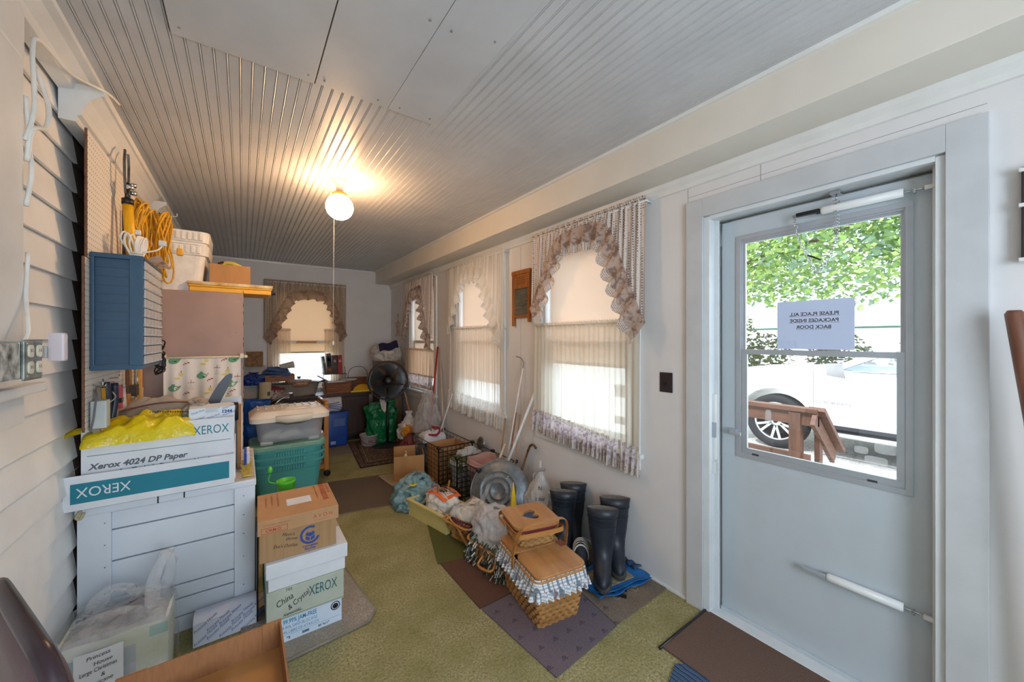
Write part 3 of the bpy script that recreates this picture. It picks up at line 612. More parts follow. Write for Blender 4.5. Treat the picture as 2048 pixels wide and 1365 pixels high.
mb.build('foliage', t)['kind'] = 'stuff'
HB = [leafm('hedge_green', '4e6238'), leafm('hedge_olive', '6c6c48'), leafm('hedge_grey', '747468')]
for i, (x, y, r, hz, lb) in enumerate(((15.5, 6.9, 1.0, .9, 'tall bush left of the notice behind the car bonnet'), (14.2, 5.3, .8, .45, 'low grey-green shrub just behind the car bonnet'), (14.6, 3.45, .8, .45, 'low shrub behind the car windshield'), (15.0, 1.6, .8, .45, 'low shrub seen through the car windows'))):
    t = thing('garden_bush', lb, 'bush', (x, y, GZ)); mb = MB(); leaves(mb, (0, 0, r * .7 + hz * .5), r, 900, .09, HB, (1, 1.1, .9 + hz), seed=20 + i); mb.build('foliage', t)['kind'] = 'stuff'
    mb = MB(); mb.tube([(0, 0, 0), (0, 0, r)], .04, MC['bark'], 6); mb.build('stem', t)
# ================================================================== CEILING LAMP
t = thing('ceiling_lamp', 'glowing white globe ceiling lamp with brass collar and pull cord', 'lamp', (.545, 2.80, ZC))
mb = MB(); pc = M('porcelain', 'efe9dd', .3); mb.lathe([(.055, 0), (.055, -.008), (.03, -.014), (.024, -.06), (.026, -.075), (.0, -.078)], pc, 28); mb.build('lamp_base', t)
mb = MB(); mb.lathe([(.018, -.074), (.03, -.08), (.047, -.092), (.050, -.105), (.03, -.107)], M('brass_collar', 'c98a2a', .3, metal=.6), 28); mb.build('collar', t)
gm, nt, b, out = base('lit_globe'); em = nt.nodes.new('ShaderNodeEmission'); em.inputs[0].default_value = (1, .60, .30, 1); em.inputs[1].default_value = 66
nt.links.new(em.outputs[0], out.inputs[0])
mb = MB(); mb.lathe([(.088 * math.sin(a) + .0001, -.185 - .086 * math.cos(PI - a)) for a in [k * PI / 18 for k in range(3, 19)]], gm, 32, cap0=False); mb.build('globe', t)
mb = MB(); mb.tube([(-.045, -.06, -.10), (-.052, -.065, -.9), (-.052, -.065, -1.12)], .0013, M('pull_cord', 'efe6d2', .8), 5); mb.lathe([(.0, -1.14), (.006, -1.135), (.006, -1.12), (.002, -1.11)], pc, 8, (-.052, -.065)); mb.build('pull_cord', t)
# white wire hook near the pegboard crown
mb = MB(); mb.tube(curve_pts([(-.465, 3.72, 2.36), (-.40, 3.71, 2.362), (-.395, 3.71, 2.385)], 4), .003, TRIMW, 6); single(mb, 'wall_hook', 'small white wire hook beyond the yellow cords near the ceiling', 'hook')
# ================================================================== LEFT WALL: PEGBOARD AND TOOLS
def peg_mat():
    m, nt, b, out = base('pegboard'); v = coords(nt); sx = nt.nodes.new('ShaderNodeSeparateXYZ'); nt.links.new(v, sx.inputs[0])
    def cell(s): return mth(nt, 'SUBTRACT', mth(nt, 'FRACT', mth(nt, 'DIVIDE', s, .0254)), .5)
    a = cell(sx.outputs[1]); c = cell(sx.outputs[2]); d = mth(nt, 'SQRT', mth(nt, 'ADD', mth(nt, 'MULTIPLY', a, a), mth(nt, 'MULTIPLY', c, c)))
    f = mth(nt, 'LESS_THAN', d, .13); col = mixc(nt, nz(nt, v, 5), 'ded8cf', 'f0ece4')
    nt.links.new(mixc(nt, f, col, '5e4a3c'), b.inputs['Base Color']); b.inputs['Roughness'].default_value = .5
    h = mth(nt, 'SUBTRACT', 1, f); bump(nt, h, b, .6, .004); return m
PEG = peg_mat(); EDGE = M('hardboard_edge', '7c5640', .85, .15, 30)
for nm, z0, z1, y0, lb in (('pegboard', 1.80, 2.345, 2.338, 'upper white painted pegboard panel with yellow tools hanging'), ('pegboard', 1.062, 1.797, 2.305, 'lower white painted pegboard panel behind the blue drawer cabinet')):
    t = thing(nm, lb, 'pegboard', (-.535, y0, z0)); mb = MB(); mb.add([(0, 0.006, 0), (0, 1.15, 0), (0, 1.15, z1 - z0), (0, .006, z1 - z0)], [(0, 1, 2, 3)], PEG); mb.box(-.006, -.0002, 0.006, 1.15, 0, z1 - z0, EDGE); mb.build('panel', t)
    mb = MB()
    for k in range(16): zz = (z1 - z0) * k / 16; mb.box(-.007, .0006, -.001 + .002 * rnd.random(), .007, zz, zz + (z1 - z0) / 16 + .001, EDGE)
    mb.build('rough_edge', t)
PX = -.532
YEL = M('yellow_plastic', 'f0b013', .4, .03); YELC = M('yellow_cord', 'dfa41c', .5, .06, 20); STEEL = M('tool_steel', '6c665f', .4, .2, 20, metal=.7); WOODH = M_wood('tool_wood', 'bd8448', '8f5c2c', .5, 'z', 8)
# hedge shears
t = thing('hedge_shears', 'hedge shears with long yellow tube handles hanging on the pegboard', 'shears', (PX, 2.74, 1.86))
mb = MB(); mb.tube([(.07, -.03, .02), (.05, -.01, .29)], .021, YEL, 16); mb.build('handle', t)
mb = MB(); mb.tube([(.05, .10, .0), (.045, .05, .25)], .018, YEL, 16); mb.build('handle', t)
mb = MB(); mb.tube([(.051, -.012, .285), (.05, -.01, .315)], .023, BLACK, 14); mb.tube([(.045, .05, .245), (.044, .045, .27)], .021, BLACK, 14); mb.tube([(.05, -.008, .30), (.048, .0, .40)], .011, BLACK, 8); mb.tube([(.045, .045, .26), (.048, .0, .36)], .009, BLACK, 8); mb.build('collar', t)
mb = MB(); 
for s_ in (-1, 1): mb.loft([[(.045 + a, .0 + s_ * (.012 + c) + b, z) for a, b in ((-.004, -.008), (.004, -.008), (.004, .008), (-.004, .008))] for z, c in ((.34, .01), (.42, .03), (.5, .034), (.56, .02))], STEEL, smooth=False)
mb.build('blades', t)
for dy, z in ((.03, .40), (-.03, .37), (.035, .36)): mb = MB(); mb.tube([(.05, dy - .012, z), (.075, dy, z)], .012, CHROME, 10); mb.build('wing_nut', t)
# rods behind
for i, (y, z0, z1) in enumerate(((2.87, 1.84, 2.15), (2.94, 1.84, 2.19))):
    mb = MB(); mb.tube([(.012, 0, 0), (.01, .004, z1 - z0)], .007, STEEL, 8); mb.tube([(.01, .004, z1 - z0), (.02, .004, z1 - z0 + .02)], .004, STEEL, 6)
    single(mb, 'steel_rod', ('rusty steel rod hanging beside the yellow shears', 'taller rusty steel rod hanging next to the yellow cord')[i], 'rod', loc=(PX, y, z0))
# yellow extension cords: two hanks
def hank(n, cy, z0, z1, r, seed, wd, dx=.05, mat=YELC, tw=.02):
    mb = MB(); rr = random.Random(seed)
    for k in range(n):
        a = rr.uniform(-1, 1); top = z1 - rr.uniform(0, .03); bot = z0 + rr.uniform(0, .16); w_ = wd * rr.uniform(.4, 1); x0 = dx * rr.uniform(.2, 1.2); sp = rr.uniform(.6, 1.2)
        P = []
        for q in range(20):
            an = 2 * PI * q / 20; zz = (top + bot) / 2 + (top - bot) / 2 * math.cos(an); wob = tw * math.sin(an * 4 + k)
            P.append((x0 + .02 * math.sin(an * 2 + k), cy + a * wd * .35 + w_ * .5 * math.sin(an) * (1.25 - .55 * math.cos(an)) * sp + wob * .5, zz))
        mb.tube(P, r, mat, 6, closed=True)
    return mb
mb = hank(16, 3.0, -.0, .40, .0048, 3, .15); single(mb, 'extension_cord', 'hank of thick yellow extension cord hanging beside the shears', 'extension cord', loc=(PX + .01, .02, 1.86))
mb = hank(20, 3.18, -.09, .38, .0048, 5, .20, .11); mb.box(.17, .20, 3.19, 3.225, .12, .165, YEL, .005); single(mb, 'extension_cord', 'larger tangled hank of yellow extension cord with its plug, drooping lowest', 'extension cord', loc=(PX + .02, .0, 1.87))
t = thing('white_extension_cord', 'bundled white extension cord standing on top of the blue drawer cabinet', 'extension cord', (-.43, 2.62, 1.84)); WCORD = M('white_cord', 'efebe2', .45)
mb = MB(); rr = random.Random(2)
for k in range(9):
    a = rr.uniform(-1, 1); mb.tube(curve_pts([(.0 + .01 * a, .008 * a, .0), (-.01 + .03 * a, -.02 + .02 * a, .08), (.03 * a, .05 * a, .13 + .01 * k % 3 * .01), (.02 * a + .01, .03 * a + .02, .07), (.01 * a, 0, 0)], 5), .0038, WCORD, 6)
for z in (.02, .03, .04): mb.tube([(.024 * math.cos(q), .024 * math.sin(q), z) for q in [k * PI / 6 for k in range(12)]], .004, WCORD, 6, closed=True)
mb.tube(curve_pts([(.02, .02, .05), (.07, .06, .08), (.09, .08, .12)], 5), .004, WCORD, 6); mb.tube(curve_pts([(-.02, -.02, .04), (-.05, -.03, .1), (-.04, -.02, .14), (-.02, 0, .1)], 5), .004, WCORD, 6); mb.build('cord', t)
mb = MB(); mb.box(.07, .10, .07, .10, .105, .135, WCORD, .005); mb.build('plug', t); mb = MB(); mb.box(-.01, .01, .02, .05, .14, .165, WCORD, .004); mb.build('plug', t)
mb = MB(); mb.grid(lambda u, v: (.03 + .15 * u - .06, -.10 + .36 * v, .006 + .012 * fbm((u * 2, v * 3, 0), 1.5, 2) + .02 * u * u), 14, 20, M_trans('clear_plastic_bag', 'd8dbe0', .35, .3, .2, 'floral', .8, '7a94b8', 14)); single(mb, 'plastic_package', 'crumpled clear package with blue print lying on the blue drawer cabinet', 'package', loc=(-.45, 2.62, 1.832))
# blue drawer cabinet
NB = M('navy_plastic', '2d526e', .4, .05, 6); DUST = M('dusty_navy', '8e9088', .9, .1, 20)
t = thing('drawer_cabinet', 'blue wall cabinet with many small clear plastic drawers', 'drawer cabinet', (-.532, 2.365, 1.317))
mb = MB(); w_, d_, h_ = .165, .49, .51
mb.box(w_ - .045, w_ - .001, -.0, .012, .001, h_ - .001, NB, .002); mb.box(0.001, .012, 0, .012, 0.001, h_ - .001, NB, .002)
mb.box(.0, w_ - .04, .018, .021, .01, h_ - .01, NB); mb.box(0, w_, -.002, .022, -.002, .018, NB, .003); mb.box(0, w_, -.002, .022, h_ - .018, h_ + .002, NB, .003)
for k in range(1, 12): z = .02 + k * (h_ - .04) / 12; mb.box(.012, w_ - .045, .014, .018, z, z + .003, NB)
mb.box(.012, w_ - .045, .004, .018, .018, .0195, DUST)
mb.box(0.002, w_ - .002, .02, d_ - .02, 0, .015, NB); mb.box(0.002, w_ + .003, .02, d_ - .02, h_ - .012, h_, NB); mb.box(0, w_, d_ - .02, d_, -.001, h_ + .001, NB, .002); mb.box(0, .006, .022, d_ - .02, .015, h_ - .012, NB)
for k in range(1, 11): z = .015 + k * .0437; mb.box(0.01, w_ - .01, .02, d_ - .02, z, z + .002, NB)
mb.build('housing', t)
DR = M_trans('drawer_clear', 'dfe2e6', .05, .25, .25, None, .7); DR2 = M_trans('drawer_content', 'c8bfb4', .1, .2, .5)
mb = MB(); mb.box(-.006, 0, 0, .080, 0, .040, DR, .002); mb.box(-.12, -.006, 0, .078, 0, .002, DR); mb.box(-.12, -.006, 0.01, .07, .002, .015, DR2); mb.box(-.001, .008, .03, .048, .004, .009, DR, .001); d0 = mb.build('drawer', t)
dmesh = d0.data; first = True
for r in range(11):
    ncol = 5
    for c in range(ncol):
        o = d0 if first else d0.copy(); 
        if not first: COL.objects.link(o); o.parent = t
        first = False; o.location = (w_ + .003, .03 + c * .087, .018 + r * .0437)
# black cable coil
mb = MB(); rr = random.Random(9)
for k in range(7):
    cx, cz, ra_ = rr.uniform(-.01, .01), rr.uniform(-.04, .04), rr.uniform(.03, .06); mb.tube([(.02 + .02 * math.sin(q * 2 + k), cx + ra_ * .7 * math.cos(q), cz + ra_ * 1.3 * math.sin(q)) for q in [j * PI / 10 for j in range(20)]], .0035, BLACK, 6, closed=True)
single(mb, 'cable_coil', 'coil of thin black cable hanging behind the blue drawer cabinet', 'cable', loc=(-.40, 2.885, 1.35))
# hand tools hanging below the drawer cabinet
def hang(name, label, cat, y, z0, parts, dx=.03):
    t = thing(name, label, cat, (PX + .003, y, z0))
    for nm, fn in parts:
        m_ = MB(); fn(m_); m_.build(nm, t)
    return t
def slab(y0, y1, z0, z1, mat, th=.02, x=0, sk=0): return lambda m: m.loft([[(x, y0 + sk * k, z), (x + th, y0 + sk * k, z), (x + th, y1 + sk * k, z), (x, y1 + sk * k, z)] for k, z in ((0, z0), (1, z1))], mat, smooth=False)
def rod(z0, z1, r, mat, y=0, y2=None, x=.01): return lambda m: m.tube([(x, y, z0), (x, (y if y2 is None else y2), (z0 + z1) / 2), (x, (y if y2 is None else y2), z1)], [r, r * 1.15, r * .8], mat, 12)
def mk(*c): return M('tool_' + c[0], *c)
hang('paint_brush', 'wide beige paint brush, first tool from the left under the blue cabinet', 'brush', 2.42, 1.0, [('bristles', slab(-.03, .03, 0, .12, M('bristle_beige', 'a8977d', .9, .1, 60, stretch=(1, 8, .5)))), ('handle', rod(.12, .24, .010, M('dirty_wood', '8c7a66', .7)))])
hang('yellow_grip_tool', 'tool with long mustard yellow grip under the blue cabinet', 'hand tool', 2.485, .98, [('grip', rod(0, .25, .014, M('mustard_grip', 'd19a2c', .45), y2=-.01)), ('hook', rod(.25, .29, .003, CHROME))])
t = hang('pliers', 'large pliers with navy blue grips hanging open', 'pliers', 2.56, .97, [('handle', lambda m: m.tube(curve_pts([(.01, -.03, .28), (.015, -.022, .18), (.01, 0, .08), (.01, .01, .03)], 5), .014, M('navy_grip', '232a3d', .4), 10)), ('handle', lambda m: m.tube(curve_pts([(.03, .015, .27), (.03, .02, .18), (.02, .005, .08), (.02, -.005, .03)], 5), .013, MC['navy_grip'], 10)), ('jaw', slab(-.02, .03, -.03, .05, STEEL, .02))])
hang('hardware_pack', 'clear hardware pack with pink card hanging from a peg', 'package', 2.68, 1.02, [('card', slab(-.045, .045, .07, .22, M('pink_card', 'dba8b8', .7), .002)), ('blister', slab(-.035, .045, -.02, .08, M_trans('blister', 'c9bfae', .2, .3, .2, gloss=.8), .03)), ('black_clip', slab(-.01, .01, .12, .17, BLACK, .004, .004))])
hang('red_tape_roll', 'coral red and black packaged item hanging beside the white handle', 'package', 2.80, 1.02, [('red_card', slab(-.02, .02, .06, .19, M('coral_red', 'dd5a62', .6), .015)), ('black_band', slab(-.021, .021, .10, .125, BLACK, .017)), ('foil', slab(-.02, .015, -.02, .06, CHROME, .015))])
hang('white_brush_handle', 'slim off-white rounded handle hanging among the tools', 'brush', 2.86, .98, [('handle', rod(0, .22, .015, M('off_white_wood', 'ddd2c6', .5), y2=-.03))])
hang('wooden_file', 'amber wooden handled file with rusty blade', 'file', 2.93, .98, [('handle', rod(0, .17, .019, WOODH)), ('blade', rod(.17, .36, .007, M('rusty', '7d573c', .8)))])
hang('wooden_mallet', 'dark wire brush hanging above the wooden handles', 'brush', 3.0, 1.13, [('head', slab(-.035, .035, .0, .06, M('wire_bristle', '4b4038', .9, bmp=.6), .04)), ('handle', rod(.06, .19, .008, WOODH))])
hang('brick_red_trowel', 'faded red-brown wooden handle hanging low', 'hand tool', 3.02, .97, [('handle', rod(0, .14, .02, M_wood('pinkish_wood', 'b07a5c', '8f5a40', .5, 'z')))])
hang('yellow_ruler_stick', 'flat yellow plastic tool with printed text, widest near the bottom', 'hand tool', 3.09, .98, [('blade', slab(-.028, .028, 0, .19, M('amber_plastic', 'e8a828', .4, .08, 40), .012, .03, -.008)), ('neck', slab(-.015, .012, .19, .33, MC['amber_plastic'], .012, .03))])
hang('air_pump', 'chrome and black hand pump hanging beside the yellow tool', 'pump', 3.19, 1.0, [('barrel', rod(.1, .3, .012, CHROME)), ('grip', rod(0, .1, .016, M('pale_grip', 'cfcabd', .5))), ('lever', rod(.08, .3, .012, BLACK, y=.035))])
hang('red_cap_bottle', 'amber glue bottle with red cap under the blue cabinet', 'bottle', 3.27, .955, [('bottle', lambda m: m.lathe([(.02, 0), (.026, .01), (.026, .06), (.022, .075)], M('amber_bottle', '9a6428', .3), 16, (.02, 0))), ('cap', lambda m: m.lathe([(.024, .075), (.026, .08), (.026, .105), (.022, .112)], M('red_cap', 'b02620', .35), 16, (.02, 0)))])
hang('green_glue_tube', 'small dark teal screwdriver grip beside the red capped bottle', 'hand tool', 3.22, .95, [('grip', rod(0, .09, .016, M('teal_grip', '1f6f68', .4), x=.03))])
hang('paint_stirrer', 'wide pale wood ruler with red print hanging by the wardrobe', 'ruler', 3.33, 1.02, [('board', slab(-.045, .045, 0, .27, M_wood('pale_ruler', 'd8c6a2', 'bfa880', .6, 'z'), .006)), ('red_print', slab(.022, .042, .12, .25, M('red_print', 'c23a48', .6), .001, .0062))])
hang('spray_bottle', 'light blue squeeze bottle with green base near the wardrobe', 'bottle', 3.38, .95, [('bottle', lambda m: m.lathe([(.022, 0), (.026, .01), (.022, .06), (.008, .10), (.006, .12)], M('pale_blue_bottle', 'a5cdd6', .3), 16, (.03, 0))), ('green_base', lambda m: m.lathe([(.03, -.02), (.03, .02)], M('green_cap', '1f9a78', .4), 16, (.03, 0)))])
hang('power_adapter', 'grey plastic adapter box with cord plugged low on the pegboard', 'adapter', 2.38, 1.065, [('case', lambda m: m.box(0, .05, -.03, .03, 0, .12, M('adapter_grey', 'c0c8c4', .45), .006)), ('prong_wire', lambda m: m.tube(curve_pts([(.03, .02, .09), (.06, .05, .12), (.05, .06, .15)], 5), .003, CHROME, 6))])
hang('wire_loop_tool', 'thin grey wire running down the pegboard edge', 'wire', 2.31, 1.06, [('wire', lambda m: m.tube(curve_pts([(.01, .06, .17), (.02, .03, .14), (.02, 0, .06), (.01, 0, 0)], 6), .004, M('grey_wire', '6a6a72', .5), 6))], .005)
mb = MB()
for y, z in ((2.40, 1.25), (2.66, 1.26), (2.36, 1.07), (2.44, 1.24), (2.64, 1.21), (2.78, 1.20)): mb.tube([(0, y, z), (.03, y, z), (.035, y, z + .015)], .0025, CHROME, 6)
single(mb, 'peg_hooks', 'scattered chrome peg hooks on the pegboard below the cabinet', 'hook', loc=(PX, 0, 0))
# ================================================================== OUTLET BOX, NIGHT LIGHT, CABLES
t = thing('outlet_box', 'grey metal surface outlet box with four sockets beside the left window', 'outlet', (XC + .03, 1.575, 1.343)); GB = M('zinc_box', '9ba49d', .4, .2, 25, metal=.6)
mb = MB(); mb.box(0, .06, 0, .105, 0, .102, GB, .006); mb.build('metal_box', t)
mb = MB(); mb.box(.06, .068, -.004, .109, -.004, .106, GB, .006)
for y, z in ((.008, .095), (.097, .095), (.008, .008), (.097, .008)): mb.lathe([(.003, 0), (.003, .002)], CHROME, 8, T=TR((.068, y, z), (0, 1, 0), (0, 0, 1)))
mb.build('cover_plate', t)
OUT = M('ivory_outlet', 'e8e2cd', .4)
for y in (.026, .079):
    for z in (.03, .075):
        mb = MB(); mb.prism([(.014 * math.copysign(abs(math.cos(q)) ** .7, math.cos(q)), .017 * math.copysign(abs(math.sin(q)) ** .6, math.sin(q))) for q in [k * PI / 8 for k in range(16)]], 0, .004, OUT, TR((.068, y, z), (0, 1, 0), (0, 0, 1)))
        for dy in (-.005, .005): mb.box(.072, .0725, y + dy - .001, y + dy + .001, z - .003, z + .006, BLACK)
        mb.build('socket', t)
mb = MB(); KN = M('knockout_dark', '3b4440', .7)
for x in (.015, .043):
    for z in (.02, .05, .08): mb.lathe([(.011, 0), (.011, .0015)], KN if (x + z) < .1 else TRIMW, 14, T=FRONT(x, -.0005, z))
mb.build('knockouts', t)
t = thing('old_plate', 'rusty dark junction box streaked with white paint, left of the outlet box', 'junction box', (XC + .03, 1.46, 1.345))
mb = MB(); mb.box(0, .062, 0, .105, 0, .095, M('paint_streaked_metal', 'c9ccc8', .6, .2, 30, col2='2e3634'), .004); mb.build('box', t)
t = thing('night_light', 'white plug-in night light beside the outlet box', 'night light', (XC + .10, 1.70, 1.385))
mb = MB(); mb.box(0.002, .036, .0, .03, .0, .085, M_trans('night_light_shade', 'f2eef6', .1, .5, .3), .006); mb.build('lamp_shade', t); mb = MB(); mb.box(-.025, .002, -.004, .02, .01, .045, M('plug_grey', 'b8b8b4', .5), .003); mb.build('plug', t)
mb = MB(); mb.tube(curve_pts([(XC + .03, 1.82, 1.72), (XC + .035, 1.79, 1.58), (XC + .06, 1.72, 1.48), (XC + .065, 1.68, 1.446)], 8), .0055, WCORD, 8); single(mb, 'outlet_cable', 'white cable dropping from the window casing to the outlet box', 'cable')
mb = MB(); mb.tube(curve_pts([(XC + .03, 1.80, 2.06), (XC + .04, 1.83, 2.18), (XC + .03, 1.85, 2.36), (XC + .03, 1.90, 2.43), (XC + .05, 2.1, 2.445), (XC + .1, 2.3, 2.50), (XC + .11, 2.45, 2.53)], 8), .006, WCORD, 8)
mb.tube(curve_pts([(XC + .03, 1.81, 2.0), (XC + .04, 1.815, 2.1), (XC + .045, 1.90, 2.15), (XC + .04, 1.93, 2.24), (XC + .02, 1.90, 2.34)], 8), .007, WCORD, 8); mb.tube(curve_pts([(XC + .028, 1.81, 2.2), (XC + .03, 1.83, 2.05), (XC + .04, 1.81, 1.96), (XC + .03, 1.805, 1.86)], 8), .006, WCORD, 8)
single(mb, 'wall_cable', 'painted white cable looping from the casing up along the ceiling edge', 'cable')
# ================================================================== WARDROBE AND WHAT STANDS ON IT
WY = 3.52
BRN = M('mauve_brown_panel', 'ab8f84', .5, .06, 2.5, .05, 60)
t = thing('wardrobe', 'tall mauve brown plywood wardrobe standing behind the white chest', 'wardrobe', (XL + .04, WY, 0))
mb = MB(); mb.box(0, .566, 0, .018, 0, 1.80, BRN, .002)
for x, z, s_ in ((.545, 1.75, .006), (.52, 1.5, .004), (.555, 1.28, .008), (.556, 1.0, .005), (.54, .86, .006)): mb.box(x, x + .004, -.0006, 0, z, z + s_, bare)
for k in range(14): z = .7 + k * .083 + rnd.random() * .03; mb.box(.563, .5665, -.0008, .019, z, z + rnd.uniform(.01, .04), bare)
mb.build('side_panel', t)
mb = MB(); mb.box(.55, .566, .018, .95, .06, 1.79, BRN, .002); mb.build('front_panel', t); mb = MB(); mb.box(0, .566, 0.018, .95, 1.782, 1.80, BRN, .002); mb.build('top_panel', t)
mb = MB(); mb.box(0, .566, .93, .95, 0, 1.782, BRN); mb.box(0, .55, .018, .93, 0, .05, BRN); mb.build('back_panel', t)
# curtain with teapots on a rod
def kit_mat():
    m, nt, b, out = base('teapot_print'); v = coords(nt); nt.links.new(mixc(nt, nz(nt, v, 8), 'e6e0d8', 'f1ede6'), b.inputs['Base Color']); b.inputs['Roughness'].default_value = .85; return m
KIT = kit_mat(); PGREEN = M('print_green', '6fae86', .85, .08, 60); PYEL = M('print_yellow', 'e6d98a', .85); PRED = M('print_red', 'b03a44', .85)
t = thing('kitchen_curtain', 'white cafe curtain printed with green teapots, yellow pears and whisks on the wardrobe side', 'curtain', (-.44, WY - .045, .86))
def kc(u, v): return (u * .43, .010 * math.sin(u * 34 + .4 * math.sin(u * 7)) * (.3 + v), .455 - .455 * v)
mb = MB(); mb.grid(kc, 90, 16, KIT)
def onc(x, z, dy=-.0016): u = x / .43; return (x, kc(u, 1 - z / .455)[1] + dy, z)
def blob(P, cx, cz, mat, s_=1):
    pts = [(cx + x * s_, cz + z * s_) for x, z in P]; mb.add([onc(*p) for p in pts] + [onc(cx, cz)], [(i, (i + 1) % len(pts), len(pts)) for i in range(len(pts))], mat, True)
TP = [(.030 * math.cos(q) * (1 + .1 * math.cos(q)), .022 * math.sin(q)) for q in [k * PI / 8 for k in range(16)]]; SP = [(.02, .0), (.035, .012), (.045, .022), (.046, .016), (.038, 0), (.024, -.012)]
PE = [(.013 * math.cos(q), .014 * math.sin(q)) for q in [k * PI / 6 for k in range(12)]]
for i, (x, z) in enumerate(((.05, .25), (.20, .33), (.37, .26), (.22, .10), (.38, .44), (.05, .44), (.40, .10))):
    blob(TP, x, z, PGREEN, .95); blob(SP, x, z, PGREEN, .9); blob([(a * .35, c * .3) for a, c in TP], x, z + .024, PGREEN)
for x, z in ((.09, .345), (.08, .14), (.35, .36), (.35, .17), (.23, .44), (.25, .23)):
    blob(PE, x, z, PYEL); blob([(a * 1.3, c * .6) for a, c in PE], x - .02, z - .026, PYEL); blob([(a * .2, c * .5) for a, c in PE], x + .002, z + .02, PRED)
for x, z in ((.145, .27), (.29, .37), (.29, .20), (.15, .06), (.41, .3)):
    blob([(-.018, -.002), (.018, -.002), (.018, .002), (-.018, .002)], x, z + .015, PRED); blob([(-.0015, -.012), (.0015, -.012), (.0015, .012), (-.0015, .012)], x, z + .022, PRED)
    for a in (-.014, -.007, 0, .007, .014): mb.add([onc(x, z + .012), onc(x + a - .0006, z - .035), onc(x + a + .0006, z - .035)], [(0, 1, 2)], M('print_grey', 'a8988e', .85))
for x, z in ((.12, .42), (.25, .30), (.12, .21), (.38, .21), (.25, .16), (.33, .44), (.12, .11)):
    for a in range(5): blob([(q * .25, c * .35) for q, c in PE], x - .014 + a * .007, z - .006 + a * .003 + (a % 2) * .005, PRED)
mb.build('cloth', t)
mb = MB(); mb.tube([(-.01, 0, .462), (.45, 0, .462)], .007, M('ivory_rod', 'e9e0c6', .5), 10); mb.tube([(.45, 0, .462), (.462, 0, .462), (.472, 0, .462)], [.007, .014, .006], MC['ivory_rod'], 12)
for x in (0, .435): mb.box(x - .012, x + .014, -.012, .045, .45, .485, MC['ivory_rod'], .004)
mb.build('rod', t)
# two nested foam coolers
FO = M('white_styrofoam', 'efece4', .7, .04, 18, .2, 150)
t = thing('foam_cooler', 'white styrofoam planter box standing on the wardrobe, lower one of two', 'cooler', (-.375, WY + .22, 1.80))
def foam(t, w0, w1, d, z0, z1, rib):
    mb = MB(); mb.loft([rrect(w0, d, .04, 4, z0), rrect(w1, d + .05, .05, 4, z1 - .075), rrect(w1 + .03, d + .07, .05, 4, z1 - .07), rrect(w1 + .045, d + .08, .05, 4, z1)], FO, smooth=False); mb.build('tub', t)
    mb = MB()
    for k in range(5): x = -.02 + k * .032; mb.box(x, x + .02, -(d + .08) / 2 - .006, -(d + .08) / 2 + .01, z1 - .06, z1 - .008, FO, .004)
    mb.build('ribs', t)
foam(t, .25, .31, .36, 0, .33, 1)
t2 = thing('foam_cooler', 'white styrofoam planter box nested on top, its rim highest on the wardrobe', 'cooler', (-.38, WY + .215, 1.80)); 
mb = MB(); mb.loft([rrect(.335, .44, .05, 4, .331), rrect(.34, .44, .05, 4, .345), rrect(.36, .46, .05, 4, .35), rrect(.37, .47, .05, 4, .425)], FO, smooth=False); mb.build('tub', t2)
mb = MB()
for k in range(5): x = .0 + k * .032; mb.box(x, x + .02, -.242, -.225, .36, .415, FO, .004)
mb.build('ribs', t2)
# yellow tray with worn board, cardboard box with yellow tool
t = thing('yellow_tray', 'flat yellow plastic tray jutting out over the top of the wardrobe', 'tray', (-.03, WY + .20, 1.80))
mb = MB(); mb.box(-.28, .215, -.20, .12, .0, .035, YEL, .006); mb.box(-.285, .22, -.205, .125, .035, .048, YEL, .004); mb.build('tray', t)
mb = MB(); mb.box(-.29, .225, -.21, .12, .048, .072, M('worn_board', 'e3cfa0', .6, .12, 14, col2='b98a50'), .006); mb.build('worn_board', t)
mb = MB(); mb.loft([[(.215, -.1, 0.01), (.215, -.04, .01), (.215, -.04, .04), (.215, -.1, .04)], [(.25, -.08, .015), (.25, -.06, .015), (.25, -.06, .03), (.25, -.08, .03)]], BLACK); mb.build('black_corner', t)
def carton(name, label, cat, loc, w, d, h, mat=CARD, inside=None, rz=0, wall=.005, z0=0, flaps=(), open_top=True, group=None):
    t = thing(name, label, cat, loc, rz, group); mb = MB(); ins = inside or mat
    x, y = w / 2, d / 2
    mb.box(-x, x, -y, -y + wall, 0, h, mat, .0015); mb.box(-x, x, y - wall, y, 0, h, mat, .0015); mb.box(-x, -x + wall, -y + wall, y - wall, 0, h, mat); mb.box(x - wall, x, -y + wall, y - wall, 0, h, mat)
    mb.box(-x, x, -y, y, 0, wall, mat)
    if not open_top: mb.box(-x, x, -y, y, h - wall, h, mat)
    for side_, ang, ln in flaps:
        if side_ == 'R': T = L(x, 0, h, 0, 0, ang); mb.box(0, ln, -y, y, -wall / 2, wall / 2, mat, T=T)
        if side_ == 'L': T = L(-x, 0, h, PI, 0, ang); mb.box(0, ln, -y, y, -wall / 2, wall / 2, mat, T=T)
        if side_ == 'F': T = L(0, -y, h, -PI / 2, 0, ang); mb.box(0, ln, -x, x, -wall / 2, wall / 2, mat, T=T)
        if side_ == 'B': T = L(0, y, h, PI / 2, 0, ang); mb.box(0, ln, -x, x, -wall / 2, wall / 2, mat, T=T)
    mb.build('box', t); return t
t = carton('cardboard_box', 'open brown cardboard box on the yellow tray above the wardrobe', 'box', (-.075, WY + .18, 1.872), .25, .26, .145)
